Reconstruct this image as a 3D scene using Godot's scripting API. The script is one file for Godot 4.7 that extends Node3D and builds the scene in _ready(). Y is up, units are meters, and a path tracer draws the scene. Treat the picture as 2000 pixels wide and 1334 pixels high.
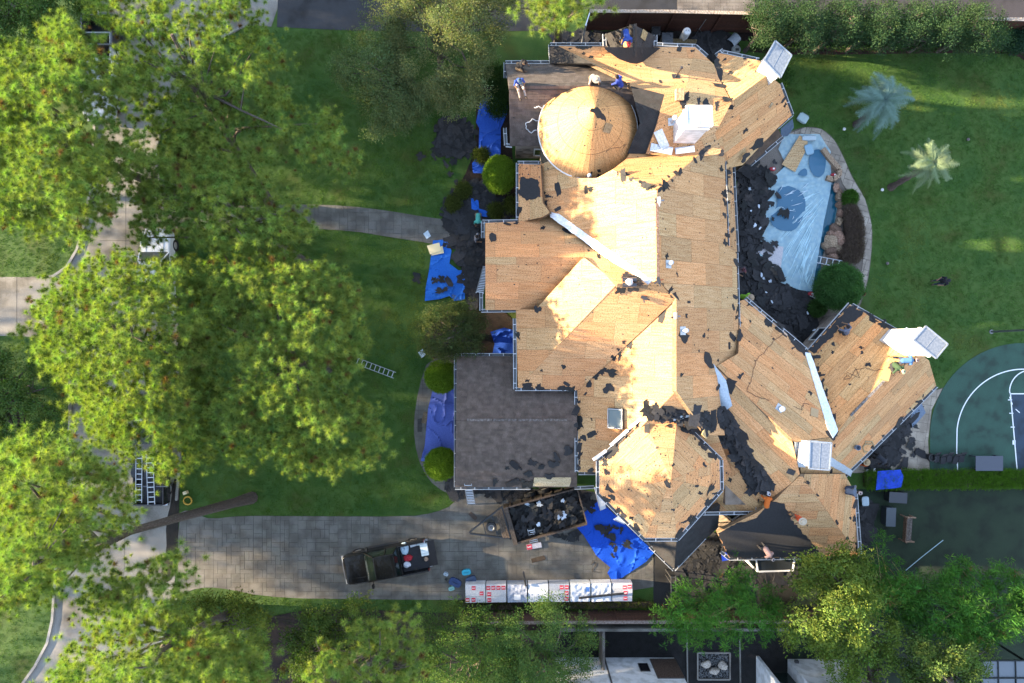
extends Node3D
# A re-roofing site seen from straight above. Places measured in the photograph are given as
# (column, row, height): at() turns them into metres with the camera 45 m up and 30 columns to a metre on the ground.

const CAM := 45.0
const PPM := 30.0
var rng := RandomNumberGenerator.new()
var M := {}
var used := {}
var slopes := []
var noise := FastNoiseLite.new()
var soft := FastNoiseLite.new()
var people_cache := {}
var flakes := []


class MB:
	var v := PackedVector3Array()
	var n := PackedVector3Array()
	var c := PackedColorArray()
	var uv := PackedVector2Array()
	var col := Color(1, 1, 1)
	var uvo := Vector2.ZERO

	func vert(p: Vector3, nn: Vector3, t: Vector2) -> void:
		v.append(p); n.append(nn); c.append(col); uv.append(t)

	func tri(a: Vector3, b: Vector3, d: Vector3) -> void:
		var nn := (b - a).cross(d - a).normalized()
		vert(a, nn, Vector2(a.x, a.z) + uvo); vert(d, nn, Vector2(d.x, d.z) + uvo); vert(b, nn, Vector2(b.x, b.z) + uvo)

	func trin(a: Vector3, b: Vector3, d: Vector3, na: Vector3, nb: Vector3, nd: Vector3) -> void:
		vert(a, na, Vector2(a.x, a.z)); vert(d, nd, Vector2(d.x, d.z)); vert(b, nb, Vector2(b.x, b.z))

	func triuv(a: Vector3, b: Vector3, d: Vector3, ta: Vector2, tb: Vector2, td: Vector2) -> void:
		var nn := (b - a).cross(d - a).normalized()
		vert(a, nn, ta); vert(d, nn, td); vert(b, nn, tb)

	func quad(a: Vector3, b: Vector3, d: Vector3, e: Vector3) -> void:
		tri(a, b, d); tri(a, d, e)

	func box(o: Vector3, s: Vector3, b := Basis.IDENTITY) -> void:
		var x := b.x * s.x * 0.5
		var y := b.y * s.y * 0.5
		var z := b.z * s.z * 0.5
		quad(o - x + y + z, o + x + y + z, o + x + y - z, o - x + y - z)
		quad(o - x - y - z, o + x - y - z, o + x - y + z, o - x - y + z)
		quad(o - x - y + z, o + x - y + z, o + x + y + z, o - x + y + z)
		quad(o + x - y - z, o - x - y - z, o - x + y - z, o + x + y - z)
		quad(o + x - y + z, o + x - y - z, o + x + y - z, o + x + y + z)
		quad(o - x - y - z, o - x - y + z, o - x + y + z, o - x + y - z)

	# a bar of rectangular section from a to b
	func bar(a: Vector3, b: Vector3, w: float, h: float) -> void:
		var d := b - a
		var l := d.length()
		if l < 0.001: return
		d /= l
		var side := d.cross(Vector3.UP)
		side = Vector3.RIGHT if side.length() < 0.01 else side.normalized()
		box((a + b) * 0.5, Vector3(l, h, w), Basis(d, side.cross(d), side))

	func tube(p: Array, r: Array, k := 6, cap := true) -> void:
		var rings := []
		var nrm := []
		var ref := Vector3(0.31, 0.2, 0.93).normalized()
		for i in p.size():
			var a: Vector3 = p[maxi(i - 1, 0)]
			var b: Vector3 = p[mini(i + 1, p.size() - 1)]
			var d := (b - a).normalized()
			var s := ref - d * ref.dot(d)
			if s.length() < 0.05: s = Vector3.RIGHT - d * d.x
			s = s.normalized()
			ref = s
			var t := d.cross(s)
			var ring := []
			var rn := []
			for j in k:
				var q := TAU * j / k
				var o := s * cos(q) + t * sin(q)
				rn.append(o)
				ring.append((p[i] as Vector3) + o * float(r[i]))
			rings.append(ring); nrm.append(rn)
		for i in p.size() - 1:
			for j in k:
				var m := (j + 1) % k
				trin(rings[i][j], rings[i][m], rings[i + 1][m], nrm[i][j], nrm[i][m], nrm[i + 1][m])
				trin(rings[i][j], rings[i + 1][m], rings[i + 1][j], nrm[i][j], nrm[i + 1][m], nrm[i + 1][j])
		if cap:
			for e in [0, p.size() - 1]:
				for j in range(1, k - 1):
					if e == 0: tri(rings[0][0], rings[0][j + 1], rings[0][j])
					else: tri(rings[e][0], rings[e][j], rings[e][j + 1])

	# profile: [radius, height] from the bottom up
	func lathe(o: Vector3, prof: Array, k := 16, b := Basis.IDENTITY) -> void:
		for i in prof.size() - 1:
			var p0: Array = prof[i]
			var p1: Array = prof[i + 1]
			var sl := Vector2(p1[1] - p0[1], p0[0] - p1[0]).normalized()
			for j in k:
				var q0 := TAU * j / k
				var q1 := TAU * (j + 1) / k
				var e0 := Vector3(cos(q0), 0, -sin(q0))
				var e1 := Vector3(cos(q1), 0, -sin(q1))
				var n0 := b * (e0 * sl.x + Vector3.UP * sl.y)
				var n1 := b * (e1 * sl.x + Vector3.UP * sl.y)
				var a := o + b * (e0 * float(p0[0]) + Vector3.UP * float(p0[1]))
				var d := o + b * (e1 * float(p0[0]) + Vector3.UP * float(p0[1]))
				var e := o + b * (e1 * float(p1[0]) + Vector3.UP * float(p1[1]))
				var f := o + b * (e0 * float(p1[0]) + Vector3.UP * float(p1[1]))
				if p0[0] > 0.0001: trin(a, d, e, n0, n1, n1)
				if p1[0] > 0.0001: trin(a, e, f, n0, n1, n0)

	# rows of points of equal length, joined into a smooth skin; each row may close on itself
	func skin(rows: Array, closed := true) -> void:
		var h := rows.size()
		var w: int = rows[0].size()
		var ns := []
		for i in h:
			var rn := []
			for j in w:
				var jl := (j - 1 + w) % w if closed else maxi(j - 1, 0)
				var jr := (j + 1) % w if closed else mini(j + 1, w - 1)
				var du: Vector3 = rows[i][jr] - rows[i][jl]
				var dv: Vector3 = rows[mini(i + 1, h - 1)][j] - rows[maxi(i - 1, 0)][j]
				rn.append(du.cross(dv).normalized())
			ns.append(rn)
		for i in h - 1:
			for j in (w if closed else w - 1):
				var k := (j + 1) % w
				trin(rows[i][j], rows[i][k], rows[i + 1][k], ns[i][j], ns[i][k], ns[i + 1][k])
				trin(rows[i][j], rows[i + 1][k], rows[i + 1][j], ns[i][j], ns[i + 1][k], ns[i + 1][j])

	func fan(row: Array, flip := false) -> void:
		for j in range(1, row.size() - 1):
			if flip: tri(row[0], row[j + 1], row[j])
			else: tri(row[0], row[j], row[j + 1])

	# a flat slab: poly in the plane (o, u, w), faces at t0 (top) and t1 (bottom) along nn
	func slab(poly: PackedVector2Array, o: Vector3, u: Vector3, w: Vector3, nn: Vector3, t0: float, t1: float, t := Vector2.ZERO, bottom := false) -> void:
		var idx := Geometry2D.triangulate_polygon(poly)
		var a2 := 0.0
		for i in poly.size():
			a2 += poly[i].cross(poly[(i + 1) % poly.size()])
		for i in range(0, idx.size(), 3):
			var p0 := poly[idx[i]]
			var p1 := poly[idx[i + 1]]
			var p2 := poly[idx[i + 2]]
			if (p1 - p0).cross(p2 - p0) < 0:
				var s := p1
				p1 = p2
				p2 = s
			triuv(o + u * p0.x + w * p0.y + nn * t0, o + u * p1.x + w * p1.y + nn * t0, o + u * p2.x + w * p2.y + nn * t0, p0 + t, p1 + t, p2 + t)
			if bottom: triuv(o + u * p0.x + w * p0.y + nn * t1, o + u * p2.x + w * p2.y + nn * t1, o + u * p1.x + w * p1.y + nn * t1, p0 + t, p2 + t, p1 + t)
		for i in poly.size():
			var p0 := poly[i]
			var p1 := poly[(i + 1) % poly.size()]
			if a2 < 0:
				var s := p0
				p0 = p1
				p1 = s
			var q0 := o + u * p0.x + w * p0.y
			var q1 := o + u * p1.x + w * p1.y
			quad(q0 + nn * t1, q1 + nn * t1, q1 + nn * t0, q0 + nn * t0)

	func mesh(m: Material, off := Vector3.ZERO) -> ArrayMesh:
		var arr := []
		arr.resize(Mesh.ARRAY_MAX)
		var vv := v
		if off != Vector3.ZERO:
			vv = v.duplicate()
			for i in vv.size():
				vv[i] -= off
		arr[Mesh.ARRAY_VERTEX] = vv
		arr[Mesh.ARRAY_NORMAL] = n
		arr[Mesh.ARRAY_COLOR] = c
		arr[Mesh.ARRAY_TEX_UV] = uv
		var am := ArrayMesh.new()
		am.add_surface_from_arrays(Mesh.PRIMITIVE_TRIANGLES, arr)
		am.surface_set_material(0, m)
		return am


func at(x: float, y: float, h := 0.0) -> Vector3:
	var s := (CAM - h) / CAM / PPM
	return Vector3((x - 1000.0) * s, h, (y - 667.0) * s)


func flat(pts: Array, h := 0.0) -> PackedVector2Array:
	var o := PackedVector2Array()
	for p in pts:
		var q := at(p[0], p[1], h)
		o.append(Vector2(q.x, q.z))
	return o


func numbered(called: String) -> String:
	var k: int = used.get(called, 0)
	used[called] = k + 1
	return called if k == 0 else "%s_%03d" % [called, k]


func thing(called: String, label: String, category: String, pos := Vector3.ZERO, group := "", turn := 0.0) -> Node3D:
	var o := Node3D.new()
	o.name = numbered(called)
	add_child(o)
	o.position = pos
	o.rotation.y = turn
	tag(o, label, category, group)
	return o


func tag(o: Node3D, label: String, category: String, group := "", kind := "") -> Node3D:
	if label: o.set_meta("label", label)
	if category: o.set_meta("category", category)
	if group: o.set_meta("group", group)
	if kind: o.set_meta("kind", kind)
	return o


func off_of(p: Node) -> Vector3:
	var o := Vector3.ZERO
	while p != self and p is Node3D:
		o += (p as Node3D).position
		p = p.get_parent()
	return o


# commits what a builder holds in world places as one part of parent
func part(parent: Node, called: String, mb: MB, m: Material, local := false) -> MeshInstance3D:
	var o := MeshInstance3D.new()
	o.name = called
	o.mesh = mb.mesh(m, Vector3.ZERO if local else off_of(parent))
	parent.add_child(o, true)
	return o


# one mesh that is a thing by itself, its node at pos
func single(called: String, mb: MB, m: Material, pos: Vector3, label: String, category: String, group := "", kind := "") -> MeshInstance3D:
	var o := MeshInstance3D.new()
	o.name = numbered(called)
	add_child(o)
	o.position = pos
	o.mesh = mb.mesh(m, pos)
	tag(o, label, category, group, kind)
	return o


func struct(called: String, mb: MB, m: Material) -> MeshInstance3D:
	var o := MeshInstance3D.new()
	o.name = numbered(called)
	o.mesh = mb.mesh(m)
	add_child(o)
	o.set_meta("kind", "structure")
	return o


func noise_tex(size: int, freq: float, colours: Array, stops: Array, sd := 1, oct := 4, type := FastNoiseLite.TYPE_SIMPLEX_SMOOTH) -> NoiseTexture2D:
	var f := FastNoiseLite.new()
	f.seed = sd
	f.noise_type = type
	f.frequency = freq
	f.fractal_octaves = oct
	var t := NoiseTexture2D.new()
	t.width = size
	t.height = size
	t.seamless = true
	t.noise = f
	var g := Gradient.new()
	g.offsets = PackedFloat32Array(stops)
	var cc := PackedColorArray()
	for k in colours: cc.append(k)
	g.colors = cc
	t.color_ramp = g
	return t


func lin(r: float, g: float, b: float) -> Color:
	return Color(r, g, b).linear_to_srgb()


func mat(rough := 0.8, colour := Color(1, 1, 1), metal := 0.0) -> StandardMaterial3D:
	var m := StandardMaterial3D.new()
	m.albedo_color = colour
	m.roughness = rough
	m.metallic = metal
	m.vertex_color_use_as_albedo = true
	return m


# a mottled surface in world space: fine grain, and coarse patches as a second layer
func mottled(rough: float, fine: Texture2D, fine_m: float, coarse: Texture2D = null, coarse_m := 10.0, bump := 0.0) -> StandardMaterial3D:
	var m := mat(rough)
	m.albedo_texture = fine
	m.uv1_triplanar = true
	m.uv1_world_triplanar = true
	m.uv1_scale = Vector3.ONE / fine_m
	if coarse:
		m.detail_enabled = true
		m.detail_albedo = coarse
		m.detail_blend_mode = BaseMaterial3D.BLEND_MODE_MUL
		m.detail_uv_layer = BaseMaterial3D.DETAIL_UV_2
		m.uv2_triplanar = true
		m.uv2_world_triplanar = true
		m.uv2_scale = Vector3.ONE / coarse_m
	if bump > 0.0:
		m.heightmap_enabled = true
		m.heightmap_texture = fine
		m.heightmap_scale = bump
	return m


func inside(p: Vector2, poly: PackedVector2Array) -> bool:
	return Geometry2D.is_point_in_polygon(p, poly)


func bounds(poly: PackedVector2Array) -> Rect2:
	var r := Rect2(poly[0], Vector2.ZERO)
	for p in poly: r = r.expand(p)
	return r


# a sheet over poly (x, z), cut into cells, its height given by hf
func patch(mb: MB, poly: PackedVector2Array, cell: float, hf: Callable, cf = null) -> void:
	var r := bounds(poly)
	var nx := int(ceil(r.size.x / cell))
	var nz := int(ceil(r.size.y / cell))
	var e := cell * 0.4
	for i in nx:
		for j in nz:
			var q := PackedVector2Array()
			var o := r.position + Vector2(i, j) * cell
			for k in [[0, 0], [1, 0], [1, 1], [0, 1]]:
				q.append(o + Vector2(k[0], k[1]) * cell)
			var parts := [q]
			if not (inside(q[0], poly) and inside(q[1], poly) and inside(q[2], poly) and inside(q[3], poly)):
				parts = Geometry2D.intersect_polygons(q, poly)
			for g: PackedVector2Array in parts:
				var pt := []
				var pn := []
				for p in g:
					var h: float = hf.call(p.x, p.y)
					pt.append(Vector3(p.x, h, p.y))
					pn.append(Vector3(h - hf.call(p.x + e, p.y), e, h - hf.call(p.x, p.y + e)).normalized())
				if cf != null: mb.col = cf.call(o.x, o.y)
				var idx := Geometry2D.triangulate_polygon(g)
				for k in range(0, idx.size(), 3):
					var a := idx[k]
					var b := idx[k + 1]
					var d := idx[k + 2]
					if ((pt[b] - pt[a]) as Vector3).cross(pt[d] - pt[a]).y < 0:
						var s := b
						b = d
						d = s
					mb.trin(pt[a], pt[b], pt[d], pn[a], pn[b], pn[d])


func sheet(pts: PackedVector2Array, h: float, thick := 0.0) -> MB:
	var mb := MB.new()
	if thick > 0.0:
		mb.slab(flipz(pts), Vector3.ZERO, Vector3.RIGHT, Vector3.FORWARD, Vector3.UP, h, h - thick)
	else:
		var idx := Geometry2D.triangulate_polygon(pts)
		for k in range(0, idx.size(), 3):
			var a := Vector3(pts[idx[k]].x, h, pts[idx[k]].y)
			var b := Vector3(pts[idx[k + 1]].x, h, pts[idx[k + 1]].y)
			var d := Vector3(pts[idx[k + 2]].x, h, pts[idx[k + 2]].y)
			if (b - a).cross(d - a).y < 0: mb.tri(a, d, b)
			else: mb.tri(a, b, d)
	return mb


func flipz(p: PackedVector2Array) -> PackedVector2Array:
	var o := PackedVector2Array()
	for q in p: o.append(Vector2(q.x, -q.y))
	return o


func smooth_poly(p: PackedVector2Array, times := 2) -> PackedVector2Array:
	for t in times:
		var o := PackedVector2Array()
		for i in p.size():
			var a := p[i]
			var b := p[(i + 1) % p.size()]
			o.append(a.lerp(b, 0.25)); o.append(a.lerp(b, 0.75))
		p = o
	return p


func tone(c: Color, k: float) -> Color:
	return Color(c.r * k, c.g * k, c.b * k)


func jit(c: Color, a := 0.12) -> Color:
	return tone(c, 1.0 + rng.randf_range(-a, a))


func _ready() -> void:
	rng.seed = 7
	noise.seed = 5
	noise.frequency = 0.35
	noise.fractal_octaves = 3
	soft.seed = 9
	soft.frequency = 0.35
	soft.fractal_type = FastNoiseLite.FRACTAL_NONE
	var cam := Camera3D.new()
	cam.name = "camera"
	cam.position = Vector3(0, CAM, 0)
	cam.rotation_degrees = Vector3(-90, 0, 0)
	cam.fov = rad_to_deg(2.0 * atan(667.0 / (PPM * CAM)))
	cam.far = 600.0
	add_child(cam)
	cam.current = true
	var env := Environment.new()
	env.background_mode = Environment.BG_SKY
	var sky := Sky.new()
	var sm := ProceduralSkyMaterial.new()
	sm.sky_top_color = Color(0.53, 0.61, 0.73)
	sm.sky_horizon_color = Color(0.8, 0.81, 0.82)
	sm.sky_curve = 0.18
	sm.ground_horizon_color = Color(0.6, 0.58, 0.52)
	sm.ground_bottom_color = Color(0.25, 0.25, 0.22)
	sm.sky_energy_multiplier = 0.85
	sky.sky_material = sm
	env.sky = sky
	env.tonemap_mode = Environment.TONE_MAPPER_LINEAR
	env.tonemap_exposure = 6.6
	env.sdfgi_enabled = true
	env.ssao_enabled = true
	env.ssil_enabled = true
	var we := WorldEnvironment.new()
	we.name = "world_environment"
	we.environment = env
	add_child(we)
	var sun := DirectionalLight3D.new()
	sun.name = "sun"
	sun.light_energy = 1.6
	sun.light_color = Color(1.0, 0.9, 0.75)
	sun.light_angular_distance = 0.6
	sun.shadow_enabled = true
	var el := deg_to_rad(14.9)
	var az := deg_to_rad(6.5)
	sun.basis = Basis.looking_at(Vector3(cos(el) * cos(az), -sin(el), cos(el) * sin(az)))
	add_child(sun)
	materials()
	make_flakes()
	ground_and_paving()
	house()
	pool()
	fences()
	trees()
	shrubs()
	neighbours()
	vehicles()
	yard_objects()
	roof_objects()
	debris()
	people()


func materials() -> void:
	var W := Color(1, 1, 1)
	# sheathing: long grain, plus the specks that nails and torn felt left
	var grain := noise_tex(512, 0.018, [Color(0.88, 0.8, 0.71), Color(0.95, 0.91, 0.85), Color(1, 0.98, 0.95)], [0.15, 0.5, 0.85], 3, 5)
	var specks := noise_tex(1024, 0.055, [Color(0.25, 0.2, 0.17), Color(0.9, 0.88, 0.86), W, W], [0.2, 0.28, 0.45, 1.0], 8, 2)
	var ply := mat(0.85)
	ply.albedo_texture = grain
	ply.uv1_scale = Vector3(0.07, 1.5, 1)
	ply.detail_enabled = true
	ply.detail_albedo = specks
	ply.detail_blend_mode = BaseMaterial3D.BLEND_MODE_MUL
	ply.detail_uv_layer = BaseMaterial3D.DETAIL_UV_2
	ply.uv2_triplanar = true
	ply.uv2_world_triplanar = true
	ply.uv2_scale = Vector3.ONE * 0.24
	M.ply = ply
	var granule := noise_tex(512, 0.12, [Color(0.55, 0.55, 0.55), W], [0.2, 0.8], 11, 3)
	var blotch := noise_tex(512, 0.02, [Color(0.82, 0.81, 0.8), W], [0.25, 0.7], 12, 4)
	M.shingle = mottled(0.9, granule, 0.8, blotch, 6.0, 0.4)
	M.felt = mottled(0.82, granule, 0.5, blotch, 1.6, 0.6)
	M.wood = mottled(0.8, noise_tex(256, 0.03, [Color(0.7, 0.66, 0.6), W], [0.2, 0.8], 14, 4), 1.2)
	var conc := noise_tex(512, 0.05, [Color(0.78, 0.77, 0.75), W], [0.2, 0.75], 15, 5)
	var stain := noise_tex(512, 0.009, [Color(0.66, 0.65, 0.63), Color(0.92, 0.91, 0.9), W], [0.2, 0.45, 0.8], 16, 5)
	M.concrete = mottled(0.88, conc, 1.6, stain, 14.0, 0.3)
	M.asphalt = mottled(0.9, granule, 0.7, stain, 11.0, 0.4)
	M.paver = mottled(0.85, conc, 0.9, blotch, 13.0, 0.3)
	M.brick = mottled(0.9, conc, 0.8, stain, 4.0, 0.5)
	var blade := noise_tex(512, 0.07, [Color(0.42, 0.5, 0.34), Color(0.8, 0.85, 0.7), W], [0.15, 0.5, 0.9], 17, 5)
	var patchy := noise_tex(512, 0.011, [Color(0.97, 0.84, 0.62), Color(0.93, 0.92, 0.78), W, Color(0.74, 0.88, 0.7)], [0.12, 0.32, 0.5, 0.85], 18, 5)
	M.grass = mottled(0.95, blade, 1.1, patchy, 17.0, 2.0)
	M.mulch = mottled(0.95, noise_tex(512, 0.14, [Color(0.3, 0.25, 0.22), W], [0.2, 0.85], 19, 3), 0.9, stain, 3.0, 3.0)
	var scuff := noise_tex(512, 0.012, [Color(0.66, 0.7, 0.69), Color(0.9, 0.92, 0.92), W], [0.15, 0.45, 0.8], 20, 6)
	M.court = mottled(0.75, conc, 1.4, scuff, 9.0)
	M.turf = mottled(0.95, blade, 0.8, scuff, 10.0, 1.0)
	M.metal = mat(0.38, W, 0.55)
	M.galv = mottled(0.42, noise_tex(256, 0.03, [Color(0.86, 0.88, 0.9), W], [0.25, 0.75], 21, 4), 1.2)
	M.galv.metallic = 0.35
	M.paint = mat(0.5)
	M.matte = mat(0.88)
	M.gloss = mat(0.18)
	M.gloss.clearcoat_enabled = true
	M.gloss.metallic_specular = 0.3
	M.gloss.clearcoat = 0.25
	M.gloss.clearcoat_roughness = 0.06
	M.rubber = mat(0.85)
	M.glass = mat(0.04, Color(0.1, 0.14, 0.13, 0.72))
	M.glass.vertex_color_use_as_albedo = false
	M.glass.transparency = BaseMaterial3D.TRANSPARENCY_ALPHA
	M.stucco = mottled(0.9, noise_tex(512, 0.05, [Color(0.9, 0.9, 0.9), W], [0.2, 0.75], 31, 4), 0.7, noise_tex(512, 0.012, [Color(0.87, 0.87, 0.86), W], [0.25, 0.6], 32, 5), 5.0, 0.3)
	M.cloth = mottled(0.9, noise_tex(256, 0.08, [Color(0.75, 0.75, 0.75), W], [0.2, 0.8], 22, 3), 0.5)
	M.tarp = mottled(0.7, noise_tex(256, 0.03, [Color(0.88, 0.9, 0.93), W], [0.2, 0.8], 23, 4), 1.0)
	M.tarp.metallic_specular = 0.3
	M.bark = mottled(0.95, noise_tex(256, 0.06, [Color(0.4, 0.36, 0.33), W], [0.2, 0.8], 24, 4, FastNoiseLite.TYPE_CELLULAR), 0.9, null, 1.0, 4.0)
	M.rock = mottled(0.9, noise_tex(512, 0.03, [Color(0.55, 0.5, 0.46), Color(0.9, 0.84, 0.78), W], [0.2, 0.5, 0.85], 25, 5), 1.3, null, 1.0, 4.0)
	for k in ["leaf", "needle"]:
		var m := mat(0.7)
		m.metallic_specular = 0.28
		m.backlight_enabled = true
		m.backlight = Color(0.8, 0.9, 0.4)
		m.cull_mode = BaseMaterial3D.CULL_DISABLED
		M[k] = m
	var pl := mottled(0.3, noise_tex(256, 0.02, [Color(0.85, 0.9, 0.95), W], [0.2, 0.8], 26, 4), 2.0)
	pl.albedo_color = Color(1, 1, 1, 0.6)
	pl.transparency = BaseMaterial3D.TRANSPARENCY_ALPHA
	M.plastic = pl
	var wa := mat(0.05, Color(0.06, 0.36, 0.46, 0.6))
	wa.vertex_color_use_as_albedo = false
	wa.transparency = BaseMaterial3D.TRANSPARENCY_ALPHA
	M.water = wa


# ---------------------------------------------------------------- ground

const STREET := [[200, -90], [197, 0], [190, 110], [186, 250], [172, 420], [152, 488], [132, 522], [104, 541], [-90, 541], [-90, 655], [90, 657], [126, 690], [138, 740], [138, 830], [120, 1000], [108, 1150], [104, 1210], [94, 1255], [70, 1300], [38, 1345], [0, 1400], [290, 1400], [312, 1260], [333, 1190], [345, 1110], [347, 1000], [352, 900], [346, 600], [318, 400], [304, 300], [312, 262], [360, 150], [420, 82], [468, 56], [500, 50], [540, 53], [548, -90]]
const DRIVE := [[349, 1003], [366, 995], [385, 1005], [412, 1014], [470, 1007], [600, 1008], [800, 1009], [850, 1001], [885, 986], [905, 955], [1130, 955], [1180, 965], [1268, 1050], [1276, 1066], [1276, 1173], [620, 1170], [510, 1164], [450, 1151], [405, 1146], [372, 1152], [347, 1166]]
const WALK := [[322, 408], [480, 401], [590, 399], [680, 402], [760, 412], [830, 424], [905, 433], [930, 480], [900, 487], [840, 475], [760, 463], [690, 451], [590, 446], [480, 446], [326, 452]]
const FRONT := [[838, 698], [818, 755], [807, 830], [814, 890], [836, 937], [868, 962], [905, 972], [905, 690]]


# rectangular stones of several sizes, fitted together as in stamped ashlar
func ashlar(parent: Node3D, poly: PackedVector2Array, g: float, top: float, base: Color, called: String, most: int, joint := 0.008, turn := 0.0) -> void:
	var pp := PackedVector2Array()
	for p in poly: pp.append(p.rotated(-turn))
	var r := bounds(pp)
	var nx := int(ceil(r.size.x / g)) + 1
	var nz := int(ceil(r.size.y / g)) + 1
	var taken := {}
	var sizes := [[2, 1], [2, 2], [1, 1], [3, 2], [1, 2], [3, 1], [2, 2]]
	var rest := MB.new()
	var made := []
	for j in nz:
		for i in nx:
			if taken.has(Vector2i(i, j)): continue
			var s: Array = sizes[rng.randi() % sizes.size()]
			var w := 1
			while w < s[0] and not taken.has(Vector2i(i + w, j)): w += 1
			for a in w:
				for b in s[1]: taken[Vector2i(i + a, j + b)] = true
			var o := r.position + Vector2(i, j) * g
			var e := joint * rng.randf_range(0.8, 1.5)
			var q := PackedVector2Array([o + Vector2(e, e), o + Vector2(w * g - e, e), o + Vector2(w * g - e, s[1] * g - e), o + Vector2(e, s[1] * g - e)])
			for cut: PackedVector2Array in Geometry2D.intersect_polygons(q, pp):
				if absf(area(cut)) < 0.004: continue
				var back := PackedVector2Array()
				for p in cut: back.append(p.rotated(turn))
				made.append([absf(area(cut)), back])
	made.sort_custom(func(a, b): return a[0] > b[0])
	var count := 0
	for m in made:
		var tall := top + rng.randf_range(-0.003, 0.003)
		var col := jit(base, 0.05)
		if count < most:
			var c: Vector2 = m[1][0]
			if absf(c.x) > 35 or absf(c.y) > 23: continue
			var mb := MB.new()
			mb.col = col
			mb.slab(flipz(m[1]), Vector3.ZERO, Vector3.RIGHT, Vector3.FORWARD, Vector3.UP, tall, top - 0.03)
			part(parent, called, mb, M.paver)
			count += 1
		else:
			rest.col = col
			rest.slab(flipz(m[1]), Vector3.ZERO, Vector3.RIGHT, Vector3.FORWARD, Vector3.UP, tall, top - 0.03)
	if rest.v.size():
		var o := part(parent, called + "_field", rest, M.paver)
		o.set_meta("kind", "stuff")


func area(p: PackedVector2Array) -> float:
	var a := 0.0
	for i in p.size(): a += p[i].cross(p[(i + 1) % p.size()])
	return a * 0.5


func kerb(pts: Array, w := 0.16, h := 0.13) -> void:
	var mb := MB.new()
	mb.col = Color(0.34, 0.33, 0.31)
	for i in pts.size() - 1:
		mb.bar(at(pts[i][0], pts[i][1]) + Vector3(0, h * 0.5, 0), at(pts[i + 1][0], pts[i + 1][1]) + Vector3(0, h * 0.5, 0), w, h + 0.02)
		mb.lathe(at(pts[i][0], pts[i][1]), [[w * 0.5, 0.0], [w * 0.5, h - 0.001], [0, h]], 8)
	struct("kerb", mb, M.concrete)


func line(mb: MB, pts: Array, w: float, h: float) -> void:
	for i in pts.size() - 1:
		var a := at(pts[i][0], pts[i][1])
		var b := at(pts[i + 1][0], pts[i + 1][1])
		var s := (b - a).cross(Vector3.UP).normalized() * w * 0.5
		var y := Vector3(0, h, 0)
		mb.quad(a + s + y, b + s + y, b - s + y, a - s + y)


func grass_on(poly: PackedVector2Array, per_m2: float, holes: Array, called: String, label: String, tint: Color) -> void:
	var tuft := MB.new()
	for k in 9:
		var q := rng.randf() * TAU
		var o := Vector3(rng.randf_range(-0.1, 0.1), 0, rng.randf_range(-0.1, 0.1))
		var tip := o + Vector3(cos(q) * 0.05, rng.randf_range(0.035, 0.07), sin(q) * 0.05)
		var s := Vector3(-sin(q), 0, cos(q)) * 0.011
		tuft.tri(o - s, o + s, tip)
	var spots := []
	var r := bounds(poly)
	var hs := []
	for h in holes: hs.append(flat(h))
	for i in int(r.get_area() * per_m2):
		var p := r.position + Vector2(rng.randf(), rng.randf()) * r.size
		if not inside(p, poly): continue
		var skip := false
		for h in hs:
			if inside(p, h): skip = true
		if skip: continue
		spots.append(Transform3D(Basis(Vector3.UP, rng.randf() * TAU).scaled(Vector3.ONE * rng.randf_range(0.7, 1.3)), Vector3(p.x, 0.0, p.y)))
	var mm := MultiMesh.new()
	mm.transform_format = MultiMesh.TRANSFORM_3D
	mm.use_colors = true
	mm.mesh = tuft.mesh(M.leaf)
	mm.instance_count = spots.size()
	for i in spots.size():
		mm.set_instance_transform(i, spots[i])
		var o: Vector3 = spots[i].origin
		var k := 1.0 + 0.35 * noise.get_noise_2d(o.x, o.z) + rng.randf_range(-0.2, 0.2)
		var dry := clampf(noise.get_noise_2d(o.x * 0.45 + 40, o.z * 0.45) * 2.4 - 0.6, 0.0, 0.7)
		mm.set_instance_color(i, Color(tint.r * k * (1 + 1.5 * dry), tint.g * k * (1 + dry * 0.35), tint.b * k * (1 + 0.6 * dry)))
	var o := MultiMeshInstance3D.new()
	o.name = numbered(called)
	o.multimesh = mm
	add_child(o)
	tag(o, label, "grass", "", "stuff")


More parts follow.
